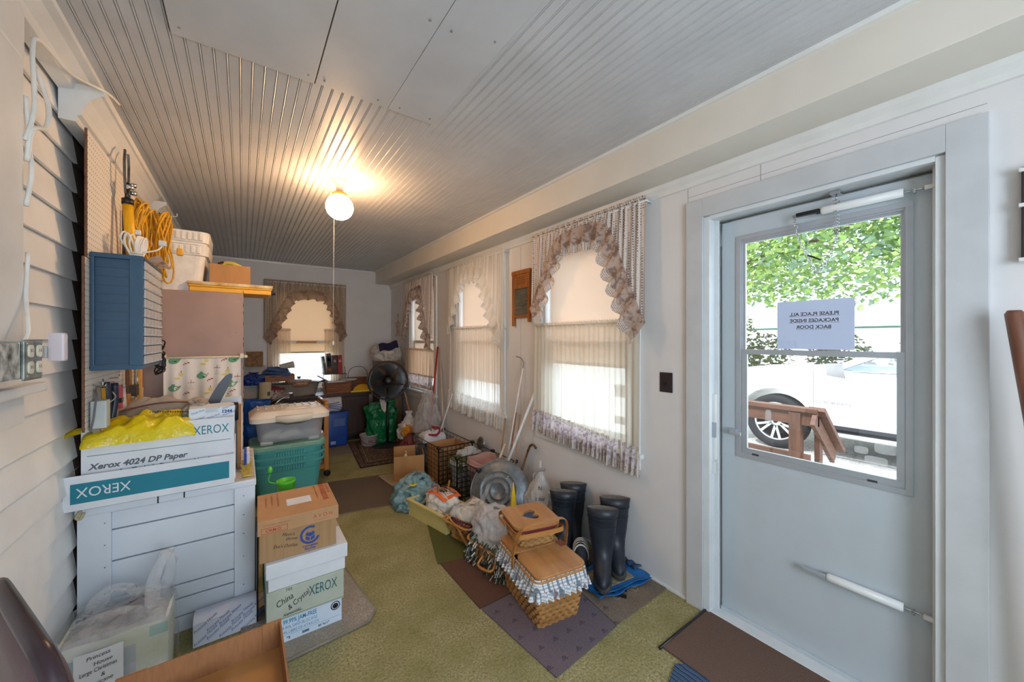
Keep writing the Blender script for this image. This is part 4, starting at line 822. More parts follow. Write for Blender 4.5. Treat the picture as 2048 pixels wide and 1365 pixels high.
t = thing('toy_tool', 'yellow and black handled tool poking out of the box on the wardrobe', 'tool', (-.10, WY + .16, 1.877)); mb = MB(); mb.tube(curve_pts([(-.02, 0, .005), (-.03, 0, .12), (-.01, 0, .165), (.04, -.02, .165), (.09, -.04, .14)], 5), .016, M('pale_yellow', 'e6cf5a', .5), 10); mb.build('handle', t); mb = MB(); mb.tube([(-.05, -.01, .155), (-.02, 0, .17)], .013, BLACK, 8); mb.build('black_tip', t)
t = thing('orange_ball', 'small orange cap showing over the edge of the box on the wardrobe', 'cap', (.025, WY + .17, 1.877)); mb = MB(); mb.lathe([(.004, .0), (.02, .02), (.02, .13), (.016, .155), (.002, .16)], M('orange_cap', 'e0562a', .4), 14); mb.build('cap', t)
# ================================================================== CHEST
CH = M('chest_white_paint', 'dfe6ee', .45, .02, 4, .1, 60); CHG = M('chest_groove', '8d97a5', .7)
t = thing('wooden_chest', 'white painted wooden chest with plank front carrying the paper boxes', 'chest', (-.27, 2.48, 0))
mb = MB(); mb.box(-.32, .32, -.0, .66, 0.02, .66, CHG); 
for z0, z1 in ((.0, .075), (.08, .165), (.17, .235), (.24, .43), (.435, .575), (.58, .66)): mb.box(-.25, .25, -.012, 0, z0, z1 - .002, CH, .002)
mb.box(-.321, -.32, 0, .66, .0, .66, CH); mb.box(.32, .323, 0, .66, .0, .66, CH); mb.build('body', t)
for x0, x1 in ((-.32, -.215), (.235, .325)):
    mb = MB(); mb.box(x0, x1, -.032, -.012, 0, .665, CH, .003); mb.box(x0 + .001, x0 + .02, -.012, .66, 0, .66, CH) if x0 < 0 else mb.box(x1 - .02, x1 + .001, -.012, .66, 0, .66, CH)
    for z in (.62, .52, .42, .30, .15): mb.lathe([(.003, 0), (.003, .001)], CHG, 8, T=FRONT(x0 + .085 if x0 < 0 else x0 + .04, -.0325, z))
    mb.build('corner_board', t)
mb = MB(); mb.box(-.327, .33, -.04, .68, .665, .70, CH, .008); mb.box(-.322, .325, -.03, .67, .700, .7015, M('chest_top_worn', 'cdc8c4', .6, .1, 20)); mb.box(-.06, -.055, -.042, -.038, .668, .70, INKB); mb.box(.035, .04, -.042, -.038, .672, .70, INKB); mb.build('lid', t)
mb = MB(); mb.tube(curve_pts([(-.305, -.045, .70), (-.318, -.05, .675), (-.305, -.05, .665), (-.295, -.048, .69)], 5), .006, M('rope', 'c9b88a', .9), 6); mb.build('rope_loop', t)
# paper boxes on the chest
t = thing('carton_tray', 'shallow white box lid with teal band, upside down lettering, on the chest', 'carton', (-.325, 2.62, .72), math.radians(.5))
mb = MB(); W2 = .29; mb.box(-W2, W2, -.245, -.239, 0, .148, WCARD, .0015); mb.box(-W2, W2, .235, .241, 0, .148, WCARD); mb.box(-W2, -W2 + .005, -.24, .24, 0, .148, WCARD); mb.box(W2 - .005, W2, -.24, .24, 0, .148, WCARD); mb.box(-W2, W2, -.24, .24, 0, .004, WCARD)
mb.box(-W2 + .022, W2 - .022, -.2456, -.245, .03, .115, TEAL)
mb.text('XEROX', .058, WCARD, TR((-.085, -.2462, .094), (-1, 0, 0), (0, 0, -1)), sx=.86, extr=.0); mb.build('lid', t)
mb = MB(); mb.box(-W2 + .01, W2 - .02, -.235, .23, .004, .01, CARDIN); mb.loft([[(W2 + .0, y, z) for y, z in ((-.235, .02), (-.232, .02), (.0, .2), (-.003, .2))], [(W2 + .004, y, z) for y, z in ((-.235, .02), (-.232, .02), (.0, .2), (-.003, .2))]], WCARD, smooth=False); mb.build('torn_side', t)
t = thing('paper_box', 'tall white copier paper carton with XEROX in teal, standing inside the lid', 'box', (-.305, 2.655, .731), math.radians(.5))
mb = MB(); w_ = .268; hh = .32
mb.box(-w_, w_, -.235, -.229, 0, hh, WCARD, .0015); mb.box(-w_, w_, .145, .15, 0, hh - .03, WCARD); mb.box(-w_, -w_ + .005, -.23, .15, 0, hh, WCARD)
for y0, y1, zt in ((-.23, -.12, hh), (-.12, .0, hh - .03), (.0, .15, hh + .005)): mb.box(w_ - .005, w_, y0, y1, 0, zt, WCARD)
mb.box(-w_, w_, -.235, .15, 0, .005, WCARD)
mb.text('XEROX', .062, TEAL, FRONT(.105, -.2356, .245), 'LEFT', sx=.68); mb.box(-.25, .255, -.2356, -.235, .205, .2075, TEAL)
mb.text('Xerox 4024 DP Paper', .036, GREYI, FRONT(-.245, -.2356, .145), shear=.25, sx=1.0, extr=.0012); mb.text("for Today's Document Needs", .034, TEAL, FRONT(-.15, -.2356, .108), sx=.80, extr=.0006)
mb.build('box', t)
# crumpled contents
YB_ = M_trans('yellow_bag', 'f2dc1e', .0, .25, .3, 'floral', .6, 'e2c410', 5, wrinkle=.3); TAN = M('tan_cloth', 'b8a38c', .85, .08, 10, .3, 60)
def crumple(w_, d_, h_, mat, seed, f=6, name='sheet', nu=44, nv=36, amp=1.0, T=None, mb=None, edge=.35):
    m_ = mb or MB()
    def fn(u, v):
        x, y = (u - .5) * w_, (v - .5) * d_; e = min(1, 4.2 * min(u, 1 - u, v, 1 - v)) ** edge
        n = fbm((x, y, 0), f, seed); r = 1 - abs(noise.noise(Vector((x * f * 1.6, y * f * 1.6, seed)))) * 1.6
        return (x + .02 * noise.noise(Vector((y * 9, seed, x * 4))), y + .02 * noise.noise(Vector((x * 9, y * 4, seed))), max(0, h_ * e * (.62 + amp * (.35 * n + .22 * r))))
    m_.grid(fn, nu, nv, mat, True, T); return m_
t = thing('yellow_plastic_bag', 'bright yellow plastic shopping bag crumpled in the paper carton', 'bag', (-.385, 2.50, .985), .1); mb = crumple(.38, .27, .13, YB_, 4, 7); mb.grid(lambda u, v: (-.19 - .10 * v, -.10 + .13 * u + .03 * v, .06 - .07 * v * v + .02 * math.sin(u * 5)), 10, 8, YB_); mb.build('bag', t)
mb = MB(); rr = random.Random(4)
for k in range(16): x = .02 + k * .009; y = -.05 + .01 * rr.random(); mb.box(x, x + .006, y, y + rr.uniform(.006, .03), .118 - k * .0012, .120 - k * .001, INKB)
mb.build('black_print', t)
t = thing('tan_cloth_bag', 'folded tan cloth bag lying behind the yellow bag', 'cloth', (-.33, 2.72, .99), .05); crumple(.40, .16, .16, TAN, 7, 5).build('cloth', t)
mb = MB(); mb.grid(lambda u, v: (-.17 + .34 * u, -.075 + .04 * v, .10 + .03 * math.sin(u * 3) + .004 * math.sin(v * 20)), 14, 5, M('maroon_cloth', '8f5f5c', .85)); mb.build('maroon_edge', t)
t = thing('white_tissue_bag', 'whitish plastic bag puffed up beside the small printed box', 'bag', (-.205, 2.60, .995), 0)
PLW = M_trans('white_plastic_bag', 'f2f2f0', .18, .45, .3, None, .6, 'dddfe2', wrinkle=.5); bag(MB(), 1, 1, 1, PLW)
mb = MB(); bag(mb, .06, .09, .13, M_trans('grey_plastic_bag', 'c9c4ba', .1, .35, .4, None, .5, 'a9a49c', wrinkle=.6), 5, amp=.3); mb.build('bag', t)
PRP = None
t = thing('printed_small_box', 'white gift box with blue script pattern and number 1244, tilted in the carton', 'box', (-.135, 2.50, .985), math.radians(3)); LB = M('light_blue_card', 'e2eaf2', .5, .02)
mb = MB(); mb.box(-.085, .10, -.03, .12, 0, .115, LB, .002); mb.box(-.02, .03, -.0308, -.03, .09, .115, M('tape', 'cfd4d8', .3), .0)
for k in range(9): mb.text('Princess House', .014, BLUEI, TR((-.075 + (k % 3) * .062, -.0307, .012 + (k // 3) * .036 + (k % 3) * .008), (.94, 0, .34), (-.34, 0, .94)), shear=.5, sx=.62)
mb.text('1244', .022, BLUEI, FRONT(.045, -.0309, .082), extr=.001); mb.build('box', t)
t = thing('black_cap_jar', 'small glossy black cap standing behind the printed gift box', 'cap', (-.035, 2.60, 1.0)); mb = MB(); mb.lathe([(.016, 0), (.018, .01), (.018, .085), (.015, .10), (.0, .10)], M('glossy_black', '15171a', .15), 18); mb.build('cap', t)
t = thing('vacuum_nozzle', 'dark grey curved plastic nozzle leaning up behind the small box', 'nozzle', (-.16, 2.73, .90), 0)
mb = MB(); mb.loft([[(x + dx, y, z) for x, y, z in ((cx - wq, -.008, cz + wq * .35), (cx + wq, -.008, cz - wq * .35), (cx + wq, .014, cz - wq * .35), (cx - wq, .014, cz + wq * .35))] for cx, cz, wq, dx in ((0, .12, .022, 0), (.035, .21, .026, 0), (.07, .285, .024, 0), (.096, .335, .016, 0), (.106, .35, .006, 0))], M('dark_grey_plastic', '43464c', .35), smooth=False); mb.build('nozzle', t)
# more nested cartons behind
t = thing('narrow_carton', 'flattened white carton edge with brown inside behind the copier box', 'box', (-.005, 2.83, .705))
mb = MB(); mb.box(-.22, .0, -.02, .0, 0, .40, WCARD); mb.box(-.02, .0, -.14, -.02, 0, .355, CARDIN); mb.box(0, .003, -.14, 0, 0, .36, WCARD); mb.box(.003, .0045, -.12, -.02, .12, .34, M('label_strip', 'e8e8e0', .6)); 
for k in range(7): mb.box(.0045, .005, -.115, -.03, .13 + k * .03, .14 + k * .03, (INKB, M('label_yellow', 'e8d840', .6), BLUEI)[k % 3])
mb.build('carton', t)
t = thing('scrub_brush', 'yellow bristled brush with blue and white handle beside the carton on the chest', 'brush', (.022, 2.62, .7025))
mb = MB(); rr = random.Random(8); BR = M('yellow_bristles', 'd9be62', .9, .1, 60)
for k in range(420): x, y, z = rr.uniform(-.024, .022), rr.uniform(-.13, .13), rr.uniform(0, .028); a = rr.uniform(0, 2 * PI); mb.add([(x, y, z), (x + .004, y, z + .003), (x + .014 * math.cos(a), y + .014 * math.sin(a), z + .012)], [(0, 1, 2)], BR)
mb.box(-.02, .018, -.13, .13, .002, .012, BR, .003); mb.build('bristles', t)['kind'] = 'stuff'
mb = MB(); mb.box(-.015, -.003, .02, .10, .02, .10, M('brush_blue', '2b50b4', .4), .003, T=L(rx=.2)); mb.box(-.003, .012, .04, .12, .02, .09, TRIMW, .003, T=L(rx=.2)); mb.build('handle', t)
# ================================================================== FOREGROUND LEFT: bag with lamp box, chair, tray
t = thing('hurricane_lamp_bag', 'clear plastic bag around a boxed hurricane lamp wrapped in bubble wrap, on the floor', 'bag', (-.405, 2.20, 0))
FB2 = M('bag_inner_carton', 'dde4e6', .4, .08, 9, col2='c4d4dc'); mb = MB(); mb.loft([rrect(.30, .22, .03, 4, .01), rrect(.31, .23, .03, 4, .15), rrect(.31, .23, .03, 4, .30)], M('lamp_carton_print', 'e2e6e2', .35, .1, 7, col2='cdd2b0', coat=.4), smooth=False)
mb.box(-.156, -.05, -.1175, -.116, .20, .25, M('carton_blue_print', '9ec3d6', .4)); mb.box(.10, .155, -.1175, -.116, .25, .29, M('carton_teal_print', '9fc6c0', .4)); mb.box(-.09, .06, -.1172, -.116, .13, .24, M('carton_grey_panel', 'c0c8d0', .35, .05)); mb.build('carton', t)
mb = MB(); bw = M_trans('bubble_wrap', 'e4e6ea', .28, .4, .15, None, .9, 'c2c6cc', wrinkle=1)
for k in range(150): rr_ = random.Random(k); x, y = rr_.uniform(-.13, .08), rr_.uniform(-.10, .09); mb.lathe([(.009, 0), (.007, .004), (.002, .0055)], bw, 7, T=L(x, y, .318 + .02 * fbm((x, y, 0), 12, 3)))
crumple(.29, .22, .045, bw, 3, 9, mb=mb, T=L(0, 0, .30)); mb.build('bubble_wrap', t)
mb = MB(); crumple(.16, .14, .05, M('red_brown_object', '8a5448', .5), 5, 10, mb=mb, T=L(.02, .02, .285)); mb.build('wrapped_lamp', t)
CP = M_trans('clear_film', 'f8fafc', .74, .4, .12, None, 1.0, 'f8f8fa', wrinkle=.8)
mb = MB(); mb.grid(lambda u, v: tuple((lambda p, s: (p[0] * s, p[1] * s, .02 + .31 * v + .008 * fbm((p[0], p[1], v * .3), 12, 2)))(rrect(.345, .265, .05, 9, 0)[int(u * 39.99)], 1 + .05 * fbm((u * 3, v * 2, 1), 2.5, 6) - .06 * v)), 40, 22, CP)
for P, wq in (([(.09, -.06, .32), (.10, -.02, .40), (.12, .01, .49), (.135, .03, .52), (.145, .05, .47), (.13, .06, .38), (.12, .06, .30)], .020), ([(-.10, .05, .32), (-.04, .06, .40), (.04, .03, .38), (.09, 0, .38)], .026), ([(-.13, 0, .31), (-.06, -.04, .345), (.03, -.06, .36), (.08, -.06, .32)], .02)):
    C_ = curve_pts(P, 6); mb.grid(lambda u, v, C_=C_, wq=wq: tuple(Vector(C_[min(int(v * (len(C_) - 1)), len(C_) - 1)]) + Vector((wq * math.cos(u * 2 * PI) * (1 + .4 * math.sin(v * 17 + u * 9)), wq * .8 * math.sin(u * 2 * PI) * (1 + .3 * math.sin(v * 23)), .01 * math.sin(u * 11 + v * 13)))), 14, 34, CP, closeu=True)
mb.build('clear_bag', t)
mb = MB(); pp = M('note_paper', 'e8eaf0', .6, .01); mb.grid(lambda u, v: (-.10 + .13 * u, -.142 - .004 * math.sin(u * 4), .11 + .17 * v), 6, 4, pp, T=L())
for i, s_ in enumerate(('Princess', 'House', 'Large Christmas', '&', 'Hurricane', 'Lamp')):
    mb.text(s_, .021, INKB, TR((-.035 + (i % 2) * .012, -.1475, .255 - i * .025), (.985, 0, .15), (-.15, 0, .985)), 'CENTER', shear=.25, sx=.92 if i != 2 else .72)
mb.build('note', t)
# small script-printed carton on the floor
t = thing('script_printed_box', 'white carton with repeated blue Princess House script on the floor by the chest', 'box', (-.065, 2.37, 0), math.radians(1))
mb = MB(); LV = M('lavender_card', 'd9dff0', .5, .02); mb.box(-.125, .125, -.07, .06, 0, .105, LV, .002); mb.grid(lambda u, v: (-.125 + .25 * u, -.07 + .10 * v, .107 + .02 * math.sin(v * 3)), 4, 4, LV)
for k in range(10): mb.text('Princess House', .021, BLUEI, TR((-.118 + (k % 5) * .047, -.0707, .004 + (k // 5) * .05 + (k % 2) * .010), (.8, 0, .6), (-.6, 0, .8)), shear=.4, sx=.8)
mb.build('box', t)
# chair
VN = M('brown_vinyl', '6c5054', .42, .05, 14, .25, 160); FRM = M('brown_chair_frame', '3a2a30', .3, .03)
t = thing('folding_chair', 'brown vinyl padded chair in the near left corner, holding the cardboard tray', 'chair', (-.092, 1.222, 0), math.radians(25))
mb = MB(); mb.loft([rrect(.36, .40, .06, 5, .425), rrect(.41, .44, .07, 5, .435), rrect(.41, .44, .07, 5, .452), rrect(.36, .39, .06, 5, .466)], VN); mb.build('seat', t)
mb = MB(); T = Matrix(((0, 0, 1, 0), (1, 0, 0, 0), (0, 1, 0, 0), (0, 0, 0, 1)))
mb.loft([[(q[0] * k, q[1] * k2 + .0, d) for q in rrect(.43, .38, .07, 5)] for k, k2, d in ((.9, .9, -.026), (1, 1, -.014), (1, 1, .008), (.9, .9, .02))], VN, T=L(-.245, 0, .715, 0, 0, -.10) @ T); mb.build('backrest', t)
mb = MB()
arc = [(-.15, .235, .03), (-.215, .235, .45), (-.25, .235, .78), (-.265, .225, .88), (-.272, .19, .925), (-.275, .13, .94), (-.275, -.13, .94), (-.272, -.19, .925), (-.265, -.225, .88), (-.25, -.235, .78), (-.215, -.235, .45), (-.15, -.235, .03)]
mb.tube(curve_pts(arc, 4), .0145, FRM, 12); mb.build('back_frame', t)
for s_ in (-1, 1): mb = MB(); mb.tube([(-.2, s_ * .205, .40), (.20, s_ * .205, .40), (.22, s_ * .205, .02)], .012, FRM, 10); mb.build('leg', t)
# cardboard tray on the seat
t = thing('cardboard_tray', 'shallow corrugated cardboard tray resting on the brown chair', 'tray', (-.085, 1.21, .468), 0); CT = M('tray_cardboard', 'a8744a', .8, .06, 20, .2, 200, stretch=(6, 1, 1))
mb = MB(); x, y, hh = .185, .20, .085
mb.box(-x, x, -y, y, 0, .004, M('tray_floor', 'c08a50', .8, .06, 8)); mb.box(-x, x, y - .006, y, 0, hh, CT, .001); mb.box(-x, x, -y, -y + .006, 0, hh, CT); mb.box(x - .005, x, -y, y, 0, hh, CT); mb.box(-x, -x + .005, -y, y, 0, hh, CT)
mb.box(x - .05, x + .001, y - .009, y + .001, 0.004, hh + .002, CT, .001); mb.box(-x - .001, -x + .06, y - .009, y + .001, .004, hh + .002, CT, .001); mb.build('outer_tray', t)
mb = MB(); mb.box(-.16, .06, .06, .065, .004, .055, CT); mb.box(.055, .06, -.19, .06, .004, .055, CT); mb.box(-.16, -.155, -.19, .06, .004, .055, CT); mb.box(.015, .06, .055, .068, .004, .058, CT); mb.build('inner_divider', t)
# ================================================================== FLOOR MATS AND RUGS
def mat_poly(name, label, cat, P, th, mat, edge=None, z=0, extra=None):
    t = thing(name, label, cat, (sum(p[0] for p in P) / len(P), sum(p[1] for p in P) / len(P), z)); ox, oy = t.location.x, t.location.y
    Q = [(x - ox, y - oy) for x, y in P]; mb = MB(); mb.prism(Q, 0.001, th, mat)
    if extra: extra(mb)
    mb.build('pile', t)
    if edge:
        mb = MB(); N = len(Q)
        for i in range(N): a, b = Vector(Q[i] + (0,)), Vector(Q[(i + 1) % N] + (0,)); mb.tube([(a.x, a.y, th * .55), (b.x, b.y, th * .55)], th * .6, edge, 6)
        mb.build('bound_edge', t)
    return t
BM = M_carpet('brown_mat', '77685c', '54473e', None, 300, .4)
mat_poly('long_mat', 'long dark taupe mat running across the green carpet past the cardboard box', 'mat', [(.30, 3.42), (1.50, 3.18), (1.36, 4.03), (.45, 4.22)], .007, BM, M('mat_edge_tan', '8a7560', .9))
BEI = M_carpet('beige_rug', 'a89e90', '82786b', 'b8ada0', 150, .9)
mat_poly('beige_mat', 'grey beige carpet remnant under the stack of boxes', 'mat', [(.0, 2.02), (.08, 1.95), (.52, 1.985), (.57, 2.04), (.52, 2.56), (.0, 2.56)], .014, BEI, M('beige_rug_edge', '8e8578', .9))
mat_poly('beige_mat', 'crumpled beige mat edge showing under the open cardboard box', 'mat', [(1.20, 3.66), (1.22, 3.48), (1.38, 3.40), (1.62, 3.60), (1.62, 3.95), (1.16, 4.02)], .010, M_carpet('pale_rug', 'b5a48c', '8f7f68', None, 160, .7), M('pale_rug_edge', 'b8a68c', .9), z=.007)
mat_poly('tan_mat', 'small tan mat in front of the blue bag', 'mat', [(.80, 5.1), (1.33, 4.98), (1.21, 5.75), (.80, 5.80)], .008, M_carpet('tan_mat', '95897a', '776b5e', None, 220, .5), None)
def persian():
    m, nt, b, out = base('persian_rug'); v = coords(nt); vo = nt.nodes.new('ShaderNodeTexVoronoi'); vo.inputs['Scale'].default_value = 26; nt.links.new(v, vo.inputs['Vector'])
    a = ramp(nt, vo.outputs['Distance'], [(0, 'a38a62'), (.25, '8a7350'), (.45, '3c2c24'), (1, '4a362a')]); nt.links.new(mixc(nt, nz(nt, v, 60), a, '5c4638'), b.inputs['Base Color']); b.inputs['Roughness'].default_value = .95; return m
PR = persian(); t = mat_poly('persian_rug', 'small dark patterned oriental rug in front of the fan', 'rug', [(1.08, 4.42), (1.86, 4.34), (1.86, 5.62), (1.20, 5.60)], .0115, PR, M('rug_dark_border', '2e221e', .95))
mb = MB()
for a in (.05, .09): x0, x1, y0, y1 = -.42 + a, .36 - a, -.52 + a * 1.3, .55 - a; 
mb.tube([(-.35, -.49, .0115), (.30, -.55, .0115), (.30, .5, .0115), (-.22, .5, .0115)], .006, MC['rug_dark_border'], 6, closed=True); mb.tube([(-.30, -.42, .0115), (.24, -.47, .0115), (.24, .44, .0115), (-.18, .44, .0115)], .004, M('rug_tan_line', 'a08a66', .95), 6, closed=True); mb.build('border_band', t)
mat_poly('olive_mat', 'olive green square mat partly under the leaf print basket', 'mat', [(1.02, 2.24), (1.45, 2.13), (1.62, 2.75), (1.20, 2.86)], .006, M_carpet('olive_mat', '6a6a3e', '4c4c2a', None, 300, .4), None)
mat_poly('rust_mat', 'dark rust brown carpet square in the middle row of mats', 'mat', [(1.035, 1.735), (1.60, 1.755), (1.57, 2.12), (1.42, 2.15), (1.035, 2.23)], .007, M_carpet('rust_mat', '765648', '503a30', None, 320, .5), None)
def purple_print(mb):
    pm = M('purple_mat_print', '463a48', .95)
    for i in range(6):
        for j in range(5):
            x, y = -.22 + i * .09 + (j % 2) * .04, -.24 + j * .105; mb.box(x - .018, x + .018, y, y + .003, .007, .0078, pm); mb.box(x - .011, x + .011, y + .008, y + .012, .007, .0078, pm); mb.box(x - .005, x + .006, y + .016, y + .02, .007, .0078, pm)
mat_poly('purple_mat', 'purplish grey printed carpet square under the picnic basket', 'mat', [(1.04, 1.725), (1.592, 1.745), (1.532, 1.228), (1.09, 1.19)], .007, M_carpet('purple_mat', '7c7076', '5e545c', None, 320, .5), extra=purple_print)
mat_poly('taupe_mat', 'mottled taupe carpet square beside the wall under the blue tarp', 'mat', [(1.60, 1.76), (1.536, 1.232), (2.005, 1.245), (2.005, 1.78)], .007, M_carpet('taupe_mat', '8a7d70', '5c5148', '9a8c7c', 240, .5), None)
t = mat_poly('door_mat', 'brown ribbed mat along the foot of the storm door', 'mat', [(1.60, 1.02), (2.075, 1.02), (2.07, -.2), (1.62, -.2)], .009, M_carpet('door_mat_pile', '7a6458', '5a483e', None, 320, .5), None)
mb = MB(); mb.tube([(.0 - .26, .61, .008), (.22, .61, .008)], .007, BLACK, 6); mb.build('far_edge', t)
def blueknit():
    m, nt, b, out = base('blue_rag_rug'); w = nt.nodes.new('ShaderNodeTexWave'); w.inputs['Scale'].default_value = 14; w.inputs['Distortion'].default_value = 3; nt.links.new(coords(nt), w.inputs['Vector'])
    nt.links.new(ramp(nt, w.outputs[0], [(0, '24344e'), (.5, '3f5a80'), (.8, '6a86a4'), (1, '1e2a40')]), b.inputs['Base Color']); b.inputs['Roughness'].default_value = .95; bump(nt, w.outputs[0], b, .6, .01); return m
mat_poly('rag_rug', 'blue woven rag rug corner at the bottom edge near the door mat', 'rug', [(1.28, .62), (1.34, .80), (1.44, .89), (1.56, .93), (1.60, .90), (1.60, .30), (1.25, .30)], .010, blueknit(), None)
mb = MB()
for k, (x, y) in enumerate(((1.78, 1.40), (1.84, 1.345), (1.70, 1.36), (1.88, 1.40))):
    rr = random.Random(k); mb.tube([(x + .022 * math.cos(q) * (1 + .3 * math.sin(3 * q + k)), y + .016 * math.sin(q), .010) for q in [j * PI / 8 for j in range(16)]], .0012, M('rubber_band', 'c9a884', .7), 5, closed=True)
single(mb, 'rubber_bands', 'loose tan rubber bands lying on the taupe mat', 'rubber band')
# ================================================================== BOX STACK
def lidded(name, label, loc, w, d, hb, hl, cb, cl, ov=.008, rz=0):
    t = thing(name, label, 'box', loc, rz); m_ = MB(); m_.box(-w / 2, w / 2, 0, d, 0, hb + .0, cb, .002); m_.build('base', t); return t
BC = M('brown_corrugated', 'b28c62', .8, .05, 10, .25, 90, stretch=(8, 8, .3))
t = thing('copier_paper_box', 'white copier paper carton with grey XEROX lid marked China and Crystal, lowest in the stack', 'box', (.255, 2.07, .014))
mb = MB(); PB = M('pale_blue_carton', 'd5e2f2', .5, .02); mb.box(-.158, .158, 0, .36, 0, .24, PB, .002)
mb.text('99.99% JAM-FREE', .030, M('ink_bright_blue', '2a8fbe', .6), FRONT(-.10, -.0006, .084), sx=.66, extr=.0006); mb.text('99.99% SANS BLOCAGE', .021, MC['ink_bright_blue'], FRONT(-.11, -.0006, .060), sx=.72); mb.text('99.99% LIBRE DE ATASCOS', .021, MC['ink_bright_blue'], FRONT(-.125, -.0006, .037), sx=.72)
mb.text('92', .015, DTEAL, FRONT(-.085, -.0006, .012), extr=.001); mb.text('5000', .015, DTEAL, FRONT(-.02, -.0006, .012), extr=.001); mb.text('8½"x11"', .014, DTEAL, FRONT(.05, -.0006, .012), extr=.0006)
mb.box(-.14, .15, -.0006, 0, .030, .0308, MC['ink_bright_blue'])
for r_, m_ in ((.022, INKB), (.018, PB), (.013, INKB)): mb.lathe([(r_, 0), (r_, .0003)], m_, 20, T=TR((.128, -.0006 - (.022 - r_) * .03, .085), (1, 0, 0), (0, 0, 1)))
mb.build('base', t)
mb = MB(); GL = M('grey_green_lid', 'bcc3b4', .6, .04); w_ = .166; mb.box(-w_, w_, -.008, .368, .115, .262, GL, .002); mb.box(-w_ - .0006, -w_, .0, .36, .125, .25, DTEAL)
mb.text('XEROX', .070, DTEAL, FRONT(.008, -.0086, .185), sx=.54, extr=.0); mb.box(-w_ + .01, w_, -.0086, -.008, .122, .1235, DTEAL)
mb.text('China', .042, INKB, TR((-.125, -.009, .178), (.93, 0, .36), (-.36, 0, .93)), shear=.3, sx=.75); mb.text('& Crystal', .036, INKB, TR((-.075, -.0091, .150), (.85, 0, .52), (-.52, 0, .85)), shear=.3, sx=.75)
mb.text('Kaminski', .020, INKB, TR((-.10, -.009, .128), (.99, 0, .1), (-.1, 0, .99)), shear=.3); mb.box(-.09, -.02, -.0092, -.009, .133, .135, INKB); mb.text('TEE', .018, INKB, FRONT(-.09, -.009, .245)); mb.build('lid', t)
t = thing('white_carton', 'plain white cardboard carton with lid in the middle of the stack', 'box', (.262, 2.062, .278))
mb = MB(); mb.box(-.165, .165, .0, .35, 0, .118, WCARD, .002); mb.build('base', t); mb = MB(); mb.box(-.175, .175, -.010, .36, .063, .132, WCARD, .003); mb.box(.1, .1755, .2, .30, .10, .1326, M('packing_tape', 'cdbb98', .3)); mb.build('lid', t)
t = thing('avon_box', 'brown cardboard box with red printed AVON lid on top of the stack', 'box', (.225, 2.075, .412), math.radians(-1.5))
mb = MB(); mb.box(-.162, .162, 0, .34, 0, .19, BC, .002)
for k in range(10):
    a0, a1 = math.radians(60 + k * 28), math.radians(60 + (k + 1) * 28); P = [(.045 * math.cos(a0), .045 * math.sin(a0)), (.045 * math.cos(a1), .045 * math.sin(a1)), (.034 * math.cos(a1), .034 * math.sin(a1)), (.034 * math.cos(a0), .034 * math.sin(a0))]; mb.prism(P, 0, .0004, BLUEI, FRONT(.045, -.0004, .080))
for P in ([(-.02, .0), (0, .012), (.02, .0), (0, -.010)], [(-.02, -.003), (-.002, -.013), (-.002, -.03), (-.02, -.02)], [(.02, -.003), (.002, -.013), (.002, -.03), (.02, -.02)], [(-.022, .004), (-.012, .016), (-.004, .012), (-.016, .002)], [(.022, .004), (.012, .016), (.004, .012), (.016, .002)]): mb.prism(P, 0, .0004, BLUEI, FRONT(.045, -.0004, .080))
mb.text('Corrugated', .014, BLUEI, FRONT(.045, -.0005, .024), 'CENTER', extr=.0005); mb.text('Recycles', .014, BLUEI, FRONT(.045, -.0005, .010), 'CENTER', extr=.0005); mb.text('CORPORATE PHILOSOPHY', .010, BLUEI, FRONT(.06, -.0005, .130), 'CENTER')
for s_, x, z in (("Mom's", -.075, .105), ('throw', -.06, .082), ("Eva's Doilies", -.11, .058)): mb.text(s_, .022, INKB, TR((x, -.0005, z), (.98, 0, -.16), (.16, 0, .98)), shear=.3, sx=.9)
mb.build('base', t)
mb = MB(); AL = M('avon_lid', 'c29468', .7, .04, 8); mb.box(-.170, .172, -.008, .352, .132, .198, AL, .003)
mb.box(-.155, -.050, -.0086, -.008, .137, .139, REDI); mb.box(-.155, -.050, -.0086, -.008, .162, .164, REDI); mb.box(-.155, -.153, -.0086, -.008, .137, .164, REDI); mb.box(-.052, -.05, -.0086, -.008, .137, .164, REDI)
mb.text('ORM-D', .020, REDI, FRONT(-.138, -.0086, .1435), sx=.95, extr=.0004); mb.text('CONSUMER COMMODITY', .0095, REDI, FRONT(-.15, -.0086, .172)); mb.text('A V O N', .026, REDI, FRONT(.058, -.0086, .158), sx=.9); mb.text('the company for women', .007, REDI, FRONT(.06, -.0086, .145))
UP = lambda x, y, rx, ry: TR((x, y, .1985), (rx, ry, 0), (-ry, rx, 0)); tz = .1985
mb.box(-.045, .065, .12, .21, .1981, .1984, WCARD)
for i, (s_, sz, ex) in enumerate((('Also available at the', .022, 0), ('NEW AVON BROCHURE', .036, .0012), ("It's bigger, better, more beautiful than ever!", .013, 0))): mb.text(s_, sz, REDI, TR(((.150, .118, .092)[i], .345, tz), (.0, -1, 0), (1, 0, 0)), sx=.86 if i != 1 else .62, extr=ex)
for i, s_ in enumerate(('Discover your customers, Check out your', 'Arrange before your Brochure 2', 'Shop before Christmas for you!')): mb.text(s_, .014, REDI, TR((-.085 - i * .026, .33 - .02 * i, tz), (.0, -1, 0), (1, 0, 0)), sx=.78)
mb.build('lid', t)
# dark folder slotted behind the stack, red-brown book
t = thing('black_folder', 'thin black folder standing between the white chest and the box stack', 'folder', (.062, 2.30, .0)); mb = MB(); mb.box(-.004, .004, 0, .26, 0.015, .45, BLACK, .002); mb.build('folder', t)
